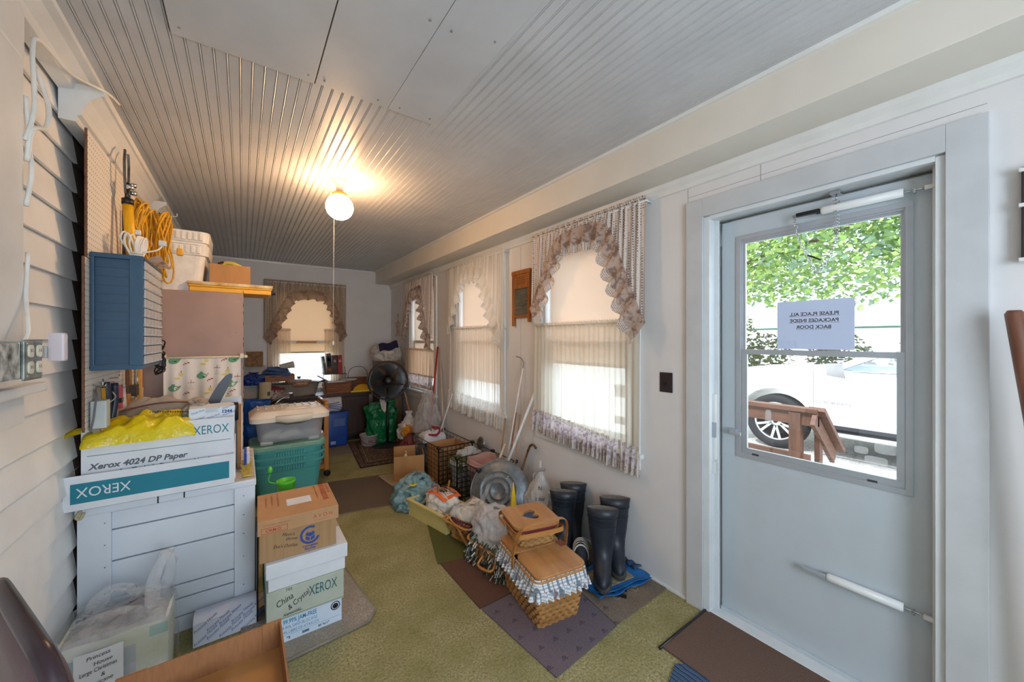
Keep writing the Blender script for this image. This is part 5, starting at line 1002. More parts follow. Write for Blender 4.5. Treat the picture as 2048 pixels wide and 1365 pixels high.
# lime green toy watering can behind the stack
LIME = M('lime_plastic', '5fd23a', .35); t = thing('lime_bucket', 'lime green plastic pail with cord handle behind the brown box', 'pail', (.22, 2.72, 0)); 
mb = MB(); mb.lathe([(.035, 0.0), (.04, .01), (.048, .555), (.053, .56), (.053, .575), (.046, .575), (.035, .02)], LIME, 28, cap1=False); mb.build('pail', t); mb = MB(); mb.tube(curve_pts([(-.048, 0, .56), (-.09, -.02, .59), (-.085, -.04, .64)], 5), .004, LIME, 6); mb.lathe([(.0, .645), (.012, .65), (.012, .67), (.005, .685)], LIME, 12, (-.085, -.04)); mb.build('stopper', t)
# ================================================================== GREEN TOTES AND CLEAR TOTE
TG = M('teal_tote_plastic', '58b0ac', .42, .04, 6); TG2 = M('green_tote_lid', '7eae9c', .45, .04, 6)
def tote(z, label, lid):
    t = thing('storage_tote', label, 'tote', (.335, 4.02, z), 0, 'teal totes nested in a stack'); mb = MB()
    mb.loft([rrect(.44, .32, .06, 5, 0), rrect(.46, .34, .07, 5, .04), rrect(.52, .40, .08, 5, .30), rrect(.53, .41, .08, 5, .305), rrect(.535, .415, .08, 5, .352), rrect(.58, .46, .085, 5, .357), rrect(.585, .465, .085, 5, .375), rrect(.55, .43, .08, 5, .376), rrect(.50, .38, .07, 5, .30)], TG, smooth=False, cap1=True); mb.build('tub', t)
    mb = MB()
    for k in range(12): x = -.11 + k * .0195; mb.box(x, x + .009, -.222, -.19, .31, .347, TG, .002)
    mb.build('ribs', t)
    if lid:
        mb = MB(); mb.loft([rrect(.585, .465, .08, 5, .372), rrect(.59, .47, .085, 5, .378), rrect(.59, .47, .085, 5, .402), rrect(.57, .45, .08, 5, .412), rrect(.54, .42, .08, 5, .408)], TG2, smooth=False)
        for k in range(12): x = -.11 + k * .0195; mb.box(x, x + .009, -.2365, -.19, .377, .410, TG2, .002)
        mb.build('lid', t)
    return t
tote(0, 'lowest teal plastic tote of the stack behind the cardboard boxes', 0); tote(.062, 'middle teal plastic tote, nested between two others', 0); tote(.125, 'topmost teal plastic tote with green lid under the clear bin', 1)
CLR = M_trans('frosted_clear_plastic', 'f4f8ff', .6, .15, .25, None, .7); CRM = M('cream_lid_plastic', 'f5ecdc', .4, .03)
t = thing('clear_bin', 'frosted clear plastic bin with domed cream lid on the teal totes', 'bin', (.35, 4.0, .54))
mb = MB(); mb.loft([rrect(.46, .34, .05, 5, .018), rrect(.49, .37, .06, 5, .05), rrect(.53, .41, .07, 5, .215), rrect(.56, .43, .07, 5, .22)], CLR, cap1=False)
for sx_ in (-1, 1):
    for sy in (-1, 1): mb.loft([rrect(.09, .06, .015, 3, 0, sx_ * .18, sy * .14), rrect(.10, .07, .015, 3, .03, sx_ * .18, sy * .14)], CLR)
mb.build('tub', t)
mb = MB(); mb.loft([rrect(.61, .47, .07, 6, .205), rrect(.615, .475, .07, 6, .245), rrect(.59, .45, .07, 6, .258), rrect(.52, .38, .07, 6, .288), rrect(.50, .36, .06, 6, .292)], CRM, smooth=False)
for k in range(9): x = -.24 + k * .06; mb.box(x - .006, x + .006, -.02, .18, .285, .298, CRM, .002)
mb.loft([[(x, -.235, .20), (x, -.243, .21), (x, -.243, .25), (x, -.23, .255)] for x in (-.12, .16)], CRM); mb.loft([[(x, -.238, .175 if abs(x - .02) < .1 else .20), (x, -.242, .21), (x, -.242, .25), (x, -.235, .25)] for x in (-.12, -.04, .08, .16)], CRM); mb.build('lid', t)
mb = MB(); mb.loft([rrect(.22, .11, .05, 6, .266, .06, -.10), rrect(.20, .10, .05, 6, .300, .06, -.10), rrect(.18, .08, .04, 6, .300, .06, -.10), rrect(.16, .07, .03, 6, .275, .06, -.10)], CRM, cap1=True); mb.build('lid_handle', t)
for i, (x, y, a) in enumerate(((-.12, -.03, .2), (.0, -.06, .5))):
    t = thing('white_slipper', ('whitish slipper on the left inside the clear bin', 'whitish slipper on the right inside the clear bin')[i], 'slipper', (.35 + x, 4.0 + y, .565), a); mb = MB(); mb.loft([[(xx, w__ * math.cos(q), hh_ * (.5 + .5 * math.sin(q))) for q in [k * PI / 6 for k in range(12)]] for xx, w__, hh_ in ((-.10, .01, .02), (-.09, .035, .05), (-.04, .04, .07), (.03, .042, .09), (.08, .03, .06), (.10, .008, .03))], M('slipper_white', 'e8e2d8', .8, .1, 30)); mb.build('slipper', t)
# wooden cart
PINE = M_wood('orange_pine', 'c98538', 'a4631f', .35, 'z', 5, .3); t = thing('wooden_cart', 'orange pine rolling cart standing beside the teal totes', 'cart', (.72, 4.36, 0))
for x, y in ((0, 0), (0, .45), (-.52, .45), (-.52, 0)): mb = MB(); mb.box(x - .022, x + .022, y, y + .035, .075, .765, PINE, .004); mb.build('post', t)
mb = MB(); mb.tube([(0, .0, .76), (0, .02, .775), (0, .46, .775), (0, .485, .76)], .024, PINE, 10); mb.build('hand_rail', t)
for z in (.09, .42): mb = MB(); mb.box(-.54, .02, .002, .03, z, z + .045, PINE, .003); mb.box(-.52, .0, .03, .46, z + .01, z + .025, PINE, .002); mb.build('shelf', t)
for x, y in ((0, .02), (0, .46), (-.52, .46)):
    mb = MB(); mb.tube([(x, y, .075), (x, y, .055)], .01, CHROME, 8); mb.lathe([(.02, -.02), (.031, -.016), (.031, .016), (.02, .02)], BLACK, 18, T=L(x + .01, y, .031) @ Matrix.Rotation(PI / 2, 4, 'X') @ Matrix.Rotation(.5, 4, 'Y')); mb.build('caster', t)
# ================================================================== DRESSER AND WHAT IS ON IT
DW = M_wood('dark_dresser_wood', '4a3129', '2c1c17', .4, 'x', 4, .2); DWP = M_wood('dark_dresser_panel', '422a22', '2a1a15', .45, 'z', 4, .1)
t = thing('dresser', 'long low dark brown cabinet under the end wall window', 'cabinet', (.66, 5.72, 0))
mb = MB(); mb.box(-.86, .86, .02, .50, .06, .645, DW, .003); mb.box(-.84, .84, .05, .48, 0, .06, BLACK); mb.build('body', t)
mb = MB(); mb.box(-.88, .88, -.03, .52, .645, .685, DW, .006); mb.build('top', t)
for x0, x1 in ((-.84, -.30), (-.28, .24), (.40, .82)):
    mb = MB(); mb.box(x0, x1, .0, .02, .09, .62, DWP, .002); 
    for a, b, c, d in ((x0, x1, .09, .13), (x0, x1, .58, .62), (x0, x0 + .04, .13, .58), (x1 - .04, x1, .13, .58)): mb.box(a, b, -.010, .0, c, d, DW, .003)
    mb.build('door', t)
mb = MB(); mb.box(.25, .39, .005, .02, .09, .62, DWP, .002); mb.build('centre_panel', t)
DZ = .685
# roaster
t = thing('roasting_pan', 'large oval grey enamel roasting pan on the dresser', 'roasting pan', (.60, 5.83, DZ)); EN = M('taupe_enamel', '9c9488', .35, .05)
mb = MB(); mb.lathe([(.20, 0.0), (.225, .01), (.235, .04), (.27, .165), (.295, .175), (.295, .182), (.262, .175), (.22, .02)], EN, 36, sx=1.0, sy=.55, cap1=True); mb.build('pan', t)
for s_ in (-1, 1): mb = MB(); mb.tube(curve_pts([(s_ * .28, -.05, .178), (s_ * .345, -.04, .19), (s_ * .345, .04, .19), (s_ * .28, .05, .178)], 5), .008, BLACKM, 8); mb.build('handle', t)
mb = MB(); mb.tube([(.295 * math.cos(q), .162 * math.sin(q), .181) for q in [k * PI / 18 for k in range(36)]], .005, BLACKM, 6, closed=True); mb.build('rim', t)
t = thing('casserole', 'brown speckled casserole dish with glass lid sitting in the roasting pan', 'casserole', (.62, 5.80, DZ + .135))
mb = MB(); mb.lathe([(.13, .0), (.15, .02), (.16, .075), (.152, .075)], M('speckled_brown', '8a5f4a', .4, .3, 60, col2='c9a080'), 32); mb.build('dish', t); mb = MB(); mb.lathe([(.165, .076), (.15, .09), (.08, .105), (.0, .108)], M('lid_glass', 'c9cdd0', .15, metal=.3), 32, cap0=False); mb.build('glass_lid', t); mb = MB(); mb.lathe([(.012, .105), (.025, .118), (.025, .13), (.0, .132)], M('lid_knob', '6d6a64', .4), 14); mb.build('knob', t)
# carton with blue bags and paper cups
t = carton('carton_tray', 'shallow brown carton holding blue folded bags beside the window', 'box', (.40, 5.85, DZ + .215), .33, .24, .085, M('red_brown_card', '9c6b4c', .8))
t = thing('blue_jeans_bundle', 'pile of folded blue denim cloth heaped in the brown carton', 'cloth', (.37, 5.85, DZ + .225), -.1); DEN = M('denim_blue', '45608f', .8, .12, 12, .3, 50); mb = MB()
for k, (w__, x0, z0, rr_) in enumerate(((.36, -.03, .05, .03), (.32, .0, .09, -.12), (.26, .01, .125, -.2))): crumple(w__, .24, .06, DEN, 3 + k, 6, mb=mb, T=L(x0, 0, z0, 0, 0, -rr_))
mb.build('cloth', t)
t = thing('paper_cups', 'stack of white paper cups lying on the blue cloth', 'cups', (.40, 5.84, DZ + .40), 0); mb = MB(); T = L(0, 0, 0, 0, 0, math.radians(80))
mb.lathe([(.032 - .0012 * 0, 0)] + [p for k in range(12) for p in ((.030 + .001 * k, .012 + k * .012), (.034 + .001 * k, .013 + k * .012))] + [(.047, .165), (.047, .17), (.042, .168)], M('paper_cup_white', 'ddd8cc', .6), 20, T=T); mb.build('cups', t)
t = thing('cream_canister', 'cream coloured round canister on the dresser behind the blue bag', 'canister', (.235, 5.74, DZ)); mb = MB(); CN = M('cream_tin', 'd9c8a4', .4); mb.lathe([(.075, 0), (.075, .01), (.068, .015), (.068, .215), (.06, .22)], CN, 26); mb.box(.02, .05, -.069, -.06, .05, .10, GREYI); mb.build('canister', t)
t = thing('wicker_tin', 'amber woven look box high up beside the wardrobe edge', 'box', (.12, 5.95, 1.10)); mb = MB(); mb.box(-.08, .10, -.06, .06, 0, .19, M('amber_weave', '9a6a34', .6, .3, 30, col2='5a3a1c'), .004); mb.build('box', t)
t = thing('blue_bundle_bag', 'dark blue crumpled bag on the dresser behind the wardrobe edge', 'bag', (.12, 5.84, DZ + .18)); mb = MB(); bag(mb, .12, .10, .16, M('royal_blue_bag', '23418c', .5, .1, 8), 8, amp=.3); mb.build('bag', t)
t = thing('box_support', 'white box behind the cream canister holding up the amber box', 'box', (.13, 6.0, DZ)); mb = MB(); mb.box(-.13, .12, -.09, .10, 0, .18, M('off_white_box', 'cfc6b8', .7), .003); mb.box(-.13, .12, .02, .10, .18, .415, MC['off_white_box'], .003); mb.build('box', t)
t = thing('folded_laundry', 'maroon and white patterned cloths bunched on the dresser', 'cloth', (.375, 5.76, DZ)); mb = MB(); crumple(.22, .14, .10, M('maroon_print', '6d2f38', .85, .3, 40, col2='d8ccc8'), 6, 11, mb=mb, T=L(-.03, .02, .03)); crumple(.20, .12, .07, M('white_floral', 'd9d0cc', .85, .2, 60, col2='9c8080'), 9, 11, mb=mb, T=L(.03, -.03, 0)); crumple(.2, .14, .06, M('red_roll', '84303a', .8), 2, 9, mb=mb, T=L(-.02, .02, .11)); mb.build('cloths', t)
t = thing('blue_shopping_bag', 'bright blue reusable bag hanging beside the brown wardrobe', 'bag', (.12, 4.75, 0)); mb = MB(); bag(mb, .12, .10, .82, M('bright_blue_bag', '1e56a8', .45, .08, 10), 4, [(.3, 0), (1, .01), (1, .3), (.95, .7), (.98, 1), (.9, .99)], .08, sq=.6); mb.build('bag', t)
t = thing('silver_pan', 'shiny steel pan handle sticking up behind the clear bin lid', 'pan', (.38, 5.0, .58), .4); mb = MB(); mb.loft([[(x, w__ * math.cos(q), z + .02 * math.sin(q)) for q in [k * PI / 6 for k in range(12)]] for x, w__, z in ((-.14, .05, .14), (-.05, .06, .20), (.05, .045, .235), (.10, .02, .23))], CHROME); mb.lathe([(.10, 0.0), (.12, .05), (.11, .14)], CHROME, 20, (-.08, 0)); mb.build('pan', t)
# cookbooks on a wire stand
t = thing('book_stand', 'black wire scroll stand holding cookbooks above the basket', 'stand', (1.10, 6.02, DZ)); mb = MB()
for x in (-.15, .15): mb.tube([(x, 0, 0), (x, 0, .26), (x + .0, .03, .36)], .004, BLACKM, 6)
mb.tube([(-.15, 0, .26), (.15, 0, .26)], .004, BLACKM, 6); mb.tube([(-.15, -.07, .26), (.15, -.07, .26)], .004, BLACKM, 6); mb.tube([(-.15, 0, .26), (-.15, -.07, .26), (-.15, -.07, .23)], .004, BLACKM, 6); mb.tube([(.15, 0, .26), (.15, -.07, .26), (.15, -.07, .23)], .004, BLACKM, 6)
mb.tube(curve_pts([(-.15, -.02, .26), (-.175, -.02, .32), (-.16, -.02, .38), (-.145, -.02, .34), (-.16, -.02, .32)], 5), .003, BLACKM, 6); mb.build('wire_frame', t)
for i, (x, w__, h__, c, lb, tl, z0) in enumerate(((-.125, .035, .26, '5b4a48', 'dark tilted cookbook, leftmost on the wire stand', .14, 0), (-.07, .06, .30, '5c2f22', 'tall black and orange cookbook on the wire stand', .07, 0), (-.0, .06, .27, '4a3028', 'brown cookbook with cream emblem on the wire stand', .04, 0), (.068, .06, .27, 'a8182c', 'bright red cookbook, rightmost on the wire stand', .03, 0))):
    t = thing('cookbook', lb, 'book', (1.10 + x, 6.0, DZ + .265), 0, 'cookbooks on the stand'); mb = MB(); T = L(ry=-tl); m_ = M('cover_' + 'abcd'[i], c, .5, .1, 20); mb.box(-w__ / 2, w__ / 2, -.05, -.046, 0, h__, m_, .001, T=T); mb.box(-w__ / 2, -w__ / 2 + .003, -.048, .07, 0, h__, m_, T=T); mb.box(w__ / 2 - .003, w__ / 2, -.048, .07, 0, h__, m_, T=T)
    mb.box(-w__ / 4, w__ / 4, -.0506, -.05, h__ * .62, h__ * .75, M('gold_print', 'c9a878', .5), T=T)
    if i == 1: mb.box(-w__ / 2, w__ / 2, -.0506, -.05, h__ * .35, h__ * .85, INKB, T=T); mb.lathe([(.024, 0), (.024, .0005)], M('orange_dish', 'b5683c', .5), 14, T=T @ TR((0, -.0508, .06), (1, 0, 0), (0, 0, 1))); mb.box(-w__ / 2, w__ / 2, -.0507, -.05, h__ - .03, h__, M('red_band', '8f2420', .5), T=T)
    mb.build('cover', t); mb = MB(); mb.box(-w__ / 2 + .003, w__ / 2 - .003, -.045, .068, .003, h__ - .004, M('pages', 'd8ccb0', .8), T=T); mb.build('pages', t)
# woven basket builder
def woven(mb, loopf, z0, z1, rows, nribs, mat, amp=.004, T=None, ribmat=None):
    """loopf(t, k)->(x,y,nx,ny) ; t in 0..1 around, k height fraction"""
    for r in range(rows):
        za = z0 + (z1 - z0) * (r + .01) / rows; zb = z0 + (z1 - z0) * (r + .99) / rows
        def fn(u, v, r=r, za=za, zb=zb):
            k = ((za + (zb - za) * v) - z0) / (z1 - z0); x, y, nx, ny = loopf(u, k); a = amp * max(-.75, min(.75, 1.3 * math.sin(u * nribs * PI))) * (1 if r % 2 else -1) + .0022 * math.sin(v * PI); return (x + nx * a, y + ny * a, za + (zb - za) * v)
        mb.grid(fn, nribs * 4, 3, mat, True, T, closeu=True)
    def ins(u, v): x, y, nx, ny = loopf(u, v); return (x - nx * amp * .6, y - ny * amp * .6, z0 + (z1 - z0) * v)
    mb.grid(ins, 60, 4, ribmat or mat, True, T, closeu=True)
def rl(w, d, r, k_w=0, k_d=0, bow=0):
    """rounded rectangle loop growing by k_w, k_d towards the top"""
    def f(t, k):
        W_, D_ = (w + k_w * k) / 2, (d + k_d * k) / 2; per = [2 * W_, 2 * D_, 2 * W_, 2 * D_]; tot = sum(per); s_ = (t % 1) * tot; i = 0
        while i < 3 and s_ > per[i]: s_ -= per[i]; i += 1
        q = s_ / per[i]
        x, y = [(-W_ + 2 * W_ * q, -D_), (W_, -D_ + 2 * D_ * q), (W_ - 2 * W_ * q, D_), (-W_, D_ - 2 * D_ * q)][i]
        # soften corners
        cx, cy = max(-W_ + r, min(W_ - r, x)), max(-D_ + r, min(D_ - r, y)); dx, dy = x - cx, y - cy; ln = math.hypot(dx, dy)
        if ln > 1e-9 and abs(dx) > 1e-9 and abs(dy) > 1e-9: x, y = cx + dx / ln * r, cy + dy / ln * r; nx, ny = dx / ln, dy / ln
        else: nx, ny = (0, -1) if i == 0 else (1, 0) if i == 1 else (0, 1) if i == 2 else (-1, 0)
        bl = 1 + bow * math.sin(PI * k); return (x * bl, y * bl, nx, ny)
    return f
SPL = M_wood('splint_wood', 'c8945a', '9c6a38', .45, 'x', 6, .15); SPLD = M_wood('dark_splint', '85532f', '5b3420', .5, 'x', 6); RIM = M_wood('basket_rim', 'c58a4c', 'a26c34', .4, 'x', 4, .2)
t = thing('paper_basket', 'rectangular brown splint basket with papers on the dresser', 'basket', (1.10, 5.83, DZ), .02)
mb = MB(); woven(mb, rl(.32, .22, .02, .04, .03), .0, .155, 5, 20, M_wood('chestnut_splint', '9a5f38', '6b3c22', .5, 'x', 5), .004); mb.box(-.155, .155, -.10, .10, 0, .006, SPLD); mb.build('woven_body', t); mb = MB(); mb.tube([p for p in rrect(.37, .26, .03, 4, .155)], .007, SPLD, 6, closed=True); mb.build('rim', t)
t = thing('papers', 'loose white papers stacked in the brown basket on the dresser', 'papers', (1.08, 5.83, DZ + .008)); mb = MB()
for k in range(7): mb.box(-.11, .12, -.075, .08, .02 + k * .02, .03 + k * .021, M('paper_white', 'e0e2e8', .7), T=L(.004 * k, 0, 0, .03 * k))
mb.build('sheets', t)
t = thing('shallow_bowl', 'cream oval tray tipped over the right end of the paper basket', 'tray', (1.26, 5.80, DZ + .163)); mb = MB(); mb.lathe([(.03, 0), (.09, .012), (.11, .03), (.10, .028)], M('cream_ceramic', 'd9ccb4', .4), 26); mb.build('tray', t)
t = thing('kitchen_knife', 'long grey blade handle resting diagonally on the paper basket', 'knife', (.98, 5.79, DZ + .16)); mb = MB(); mb.loft([[(a + x, -.01, z) for a, z in ((-.01, zc), (.01, zc + .008))] + [(a + x, .01, z) for a, z in ((.01, zc + .008), (-.01, zc))] for x, zc in ((0, 0.01), (-.14, .10))], M('knife_grey', '6c737c', .3, metal=.4), smooth=False); mb.build('handle', t)
t = thing('dark_wicker_basket', 'dark wicker basket with thin hoop handle beside the fan', 'basket', (1.42, 5.98, DZ)); mb = MB(); woven(mb, rl(.26, .18, .03, .03, .02), 0, .19, 8, 22, SPLD, .004); mb.box(-.125, .125, -.08, .08, 0, .006, SPLD); mb.build('woven_body', t); mb = MB(); mb.tube(curve_pts([(-.14, 0, .17), (-.13, 0, .28), (-.06, 0, .35), (.06, 0, .35), (.13, 0, .28), (.14, 0, .17)], 6), .004, BLACKM, 6); mb.build('hoop_handle', t)
t = thing('yellow_cloth', 'folded bright yellow napkins standing on the dresser', 'cloth', (1.43, 5.79, DZ)); YC = M('yellow_fabric', 'e8a810', .7, .05); mb = MB(); 
for k in range(3): mb.loft([[(.13 * math.cos(a) * (1 - .06 * k), y, .015 + .095 * math.sin(a)) for a in [j * PI / 8 for j in range(9)]] for y in (-.03 + k * .015, -.02 + k * .015)], YC, smooth=False)
mb.box(-.16, .16, -.05, -.035, .0, .022, M('lemon_edge', 'f0dc30', .6), .004); mb.build('napkins', t)
# cupboard behind the fan with white plastic bag on top
t = thing('corner_cupboard', 'narrow tan cupboard in the far right corner behind the fan', 'cupboard', (1.66, 5.62, 0)); TNW = M_wood('tan_panel', '8f7358', '75593f', .5, 'z', 4); mb = MB(); mb.box(0, .31, 0, .45, 0, 1.13, TNW, .003); mb.box(-.0, .31, -.004, 0, .03, 1.10, TNW, .001); mb.build('cabinet', t); mb = MB(); mb.box(.02, .29, -.014, -.004, .06, 1.08, TNW, .004); mb.build('door', t)
t = thing('white_shopping_bag', 'stuffed white plastic bag with dark blue print on the corner cupboard', 'bag', (1.79, 5.78, 1.13))
mb = MB(); WPB = M_trans('opaque_white_bag', 'ece6dc', .02, .25, .25, None, .6, 'dcd5ca', wrinkle=.5); bag(mb, .21, .19, .25, WPB, 12, [(.5, 0), (.9, .02), (1, .25), (1, .6), (.85, .85), (.5, .97), (.1, 1)], .22); mb.build('bag', t)
mb = MB(); NV = M('navy_print', '262244', .35); mb.grid(lambda u, v: (-.16 + .28 * u, -.205 + .07 * v + .02 * (u - .5) ** 2, .14 + .11 * v + .012 * math.sin(u * 9) + .05 * u), 16, 6, NV); mb.build('blue_print', t)
# pedestal fan
t = thing('pedestal_fan', 'black pedestal fan with round wire grille in the far corner', 'fan', (1.60, 5.12, 0), math.radians(-12))
mb = MB(); mb.lathe([(.20, 0), (.205, .008), (.19, .018), (.06, .04), (.03, .06)], BLACK, 32, sx=1.05, sy=.85); mb.build('base', t)
mb = MB(); mb.tube([(0, 0, .04), (0, .02, .55)], .016, BLACKM, 12); mb.tube([(0, .02, .5), (0, .03, .80)], .013, BLACKM, 12); mb.build('pole', t)
FT = L(0, -.06, .90) @ Matrix.Rotation(PI / 2, 4, 'X')
mb = MB(); mb.lathe([(.02, -.20), (.06, -.19), (.075, -.12), (.06, -.06), (.03, -.05)], BLACK, 20, T=FT); mb.build('motor', t)
R0 = .255
mb = MB(); mb.tube([(R0 * math.cos(q), R0 * math.sin(q), 0) for q in [k * PI / 24 for k in range(48)]], .011, BLACK, 8, closed=True, T=FT); mb.build('grille_ring', t)
mb = MB()
for sgn, dz in ((1, .05), (-1, -.05)):
    for k in range(72):
        a = 2 * PI * k / 72; mb.tube([(.045 * math.cos(a), .045 * math.sin(a), dz), (.15 * math.cos(a + .25), .15 * math.sin(a + .25), dz * .95), (R0 * math.cos(a + .4), R0 * math.sin(a + .4), 0)], .0013, BLACKM, 3, T=FT)
    for r in (.10, .17, .22): mb.tube([(r * math.cos(q), r * math.sin(q), dz * (1 - (r / R0) ** 4)) for q in [k * PI / 16 for k in range(32)]], .0016, BLACKM, 3, closed=True, T=FT)
mb.build('wire_grille', t)
mb = MB(); mb.lathe([(.0, .062), (.04, .060), (.05, .05), (.05, .045)], BLACK, 24, T=FT); mb.lathe([(.022, .0635), (.022, .062)], GREYI, 20, T=FT); mb.build('grille_badge', t)
BLD = M_trans('smoky_blade', '2e3236', .0, .03, .3, None, .5)
for k in range(5):
    a0 = 2 * PI * k / 5; mb = MB(); mb.grid(lambda u, v: ((.04 + .185 * v) * math.cos(a0 + (u - .5) * (.5 + .75 * v) + .35 * v), (.04 + .185 * v) * math.sin(a0 + (u - .5) * (.5 + .75 * v) + .35 * v), .012 - .03 * (u - .5)), 8, 8, BLD, T=FT); mb.build('blade', t)
mb = MB(); mb.lathe([(.0, .03), (.04, .025), (.045, -.03)], BLACK, 20, T=FT); mb.build('hub', t)
mb = MB(); mb.box(-.03, .03, .0, .05, .60, .66, BLACK, .006); mb.tube(curve_pts([(.0, .03, .62), (.10, .03, .55), (.12, .03, .45), (.05, .05, .42), (.0, .03, .5)], 6), .004, BLACK, 6); mb.build('height_clamp', t)
# green bag, bucket, blue bag
t = thing('green_garbage_bag', 'glossy bright green plastic bag full behind the fan pole', 'bag', (1.60, 5.40, 0)); GRB = M_trans('green_bag', '149254', .0, .25, .22, None, .9, '0c7040', wrinkle=.6); mb = MB(); bag(mb, .20, .16, .60, GRB, 21, [(.3, 0), (.9, .01), (1, .2), (.95, .5), (1.05, .75), (.8, .9), (.55, .97), (.5, 1)], .22); mb.build('bag', t)
t = thing('white_rag', 'white cloth tag hanging over the green garbage bag', 'cloth', (1.56, 5.19, .47)); mb = MB(); mb.grid(lambda u, v: (-.05 + .12 * u + .03 * v * (1 - u), .02 * math.sin(u * 5 + v * 3) - .01, .20 - .22 * v * (1 - .5 * abs(u - .4))), 10, 10, M('white_rag', 'd8d2c8', .85, .08, 20)); mb.build('cloth', t, solid=.004)
t = thing('ice_cream_pail', 'translucent whitish pail with red stripe on the rug in front of the dresser', 'pail', (1.40, 5.30, .010)); mb = MB(); PLB = M_trans('milky_pail', 'e4dcda', .15, .45, .4); mb.lathe([(.09, 0.0), (.095, .01), (.115, .135), (.122, .138), (.122, .15), (.113, .15), (.09, .01)], PLB, 30, cap1=False); mb.build('pail', t)
mb = MB(); mb.tube([(.116 * math.cos(q), .116 * math.sin(q), .12 - .085 * math.sin((q - PI) / PI * PI) if PI < q < 2 * PI else .12) for q in [PI + k * PI / 16 for k in range(17)]], .0035, M('maroon_handle', '8a1c34', .4), 6); mb.build('handle', t)
mb = MB(); mb.box(-.03, .03, -.1085, -.104, .05, .09, M('pail_print', '8a5a64', .6)); mb.build('print', t)
BBG = M('royal_blue_shopper', '2350a8', .4, .08, 10, .2, 30)
t = thing('blue_shopper', 'royal blue reusable shopping bag on the floor in front of the dresser', 'bag', (1.03, 5.56, .010), .05)
mb = MB(); mb.loft([[(x * (1 + .04 * fbm((x, y, z), 12, 3)), y * (1 + .08 * fbm((x, y, z), 9, 5)), z + .0) for x, y, z in rrect(w__, d__, .03, 4, zz)] for w__, d__, zz in ((.25, .15, 0), (.27, .17, .02), (.28, .17, .18), (.29, .15, .33), (.33, .13, .42), (.34, .12, .45))], BBG); mb.build('bag', t)
mb = MB(); mb.box(-.06, .03, -.0945, -.088, .0, .0, BBG); mb.box(-.08, -.02, -.0965, -.09, .035, .075, M('bag_label', '9fb2d8', .6)); mb.build('label_patch', t); mb = MB(); mb.box(-.05, .10, -.0945, -.09, .27, .37, M('bag_panel', '5470ae', .6)); mb.build('print_panel', t)
t = thing('paper_sack', 'white sack with blue brush stroke print above the blue shopper', 'sack', (1.0, 5.64, .462), .05); mb = MB(); mb.loft([rrect(.22, .07, .02, 3, 0), rrect(.25, .09, .02, 3, .06), rrect(.24, .08, .02, 3, .17), rrect(.24, .05, .02, 3, .19)], M('white_sack', 'd8d4d4', .6, .05))
for k in range(4): mb.box(-.10, .10, -.0478, -.044, .05 + k * .022, .06 + k * .022, M('sack_blue', '2e4fa0', .6), T=L(ry=.25 - k * .12, z=-.01))
mb.build('sack', t)
# ================================================================== ALONG THE RIGHT WALL, FAR END
t = thing('white_grocery_bag', 'white plastic bag showing something orange inside, by the red bag', 'bag', (1.75, 4.72, .18)); mb = MB(); bag(mb, .14, .13, .34, M_trans('thin_white_bag', 'f6f2ee', .1, .3, .18, None, .6, 'ddd8d4', wrinkle=.7), 31, [(.3, 0), (.95, .03), (1, .25), (.85, .5), (.45, .75), (.2, .9), (.25, .95), (.3, 1)], .22); mb.build('bag', t); mb = MB(); bag(mb, .08, .05, .13, M('orange_item', 'e0901c', .5, .15, 20), 3, amp=.3, T=L(-.05, -.10, .06)); mb.build('orange_contents', t)
t = thing('red_garbage_bag', 'low translucent dark red plastic bag on the rug before the wire bins', 'bag', (1.70, 4.52, .01)); mb = MB(); bag(mb, .21, .22, .27, M_trans('red_bag', 'a3484a', .04, .35, .22, None, .9, '7c2c30', wrinkle=.6), 41, [(.5, 0), (1, .01), (.98, .2), (.75, .5), (.4, .75), (.2, .9), (.15, 1)], .18); mb.build('bag', t)
def pole(name, label, cat, a, b, r, mat, extra=None, nm='shaft'):
    t = thing(name, label, cat, a); d = Vector(b) - Vector(a); mb = MB(); mb.tube([(0, 0, 0), tuple(d * .5), tuple(d)], r, mat, 10); mb.build(nm, t)
    if extra: extra(t, d)
    return t
pole('wooden_broomstick', 'orange wooden broomstick leaning between the fan and the wall', 'broomstick', (1.83, 4.55, .012), (1.90, 5.42, .83), .011, M_wood('stick_wood', 'c08a5c', '9c6840', .5, 'z'))
def mop(t, d): mb = MB(); mb.tube([tuple(d * .38), tuple(d * .52), tuple(d * .54)], [.017, .018, .012], RED, 10); mb.build('grip_sleeve', t)
RED = M('red_metal_handle', 'b3261e', .3); pole('red_mop_handle', 'bright red metal mop handle leaning on the wall between two windows', 'mop', (1.78, 4.22, .012), (1.97, 4.32, 1.36), .0125, RED, mop)
pole('white_rod', 'thin white rod leaning left behind the wire bins', 'rod', (1.80, 4.15, .012), (1.975, 3.93, .82), .007, TRIMW)
pole('pale_broomstick', 'pale thin stick leaning on the wall beyond the red handle', 'stick', (1.90, 3.98, .012), (1.99, 4.28, 1.18), .009, M('pale_stick', 'c9bba4', .6))
t = thing('clear_trash_bag', 'large clear crinkled plastic bag around the red mop handle', 'bag', (1.83, 4.30, .012)); mb = MB(); bag(mb, .15, .24, .80, M_trans('crinkled_clear', 'f0eeec', .50, .45, .2, None, .9, 'f0f0f0', wrinkle=.9), 51, [(.4, 0), (.8, .02), (.95, .4), (.85, .65), (.55, .85), (.35, 1)], .22); mb.build('bag', t)
t = carton('cardboard_box', 'open brown cardboard box holding a cream gourd, beside the walkway mat', 'box', (1.44, 3.90, .018), .30, .40, .245, CARD, rz=math.radians(-18)); 
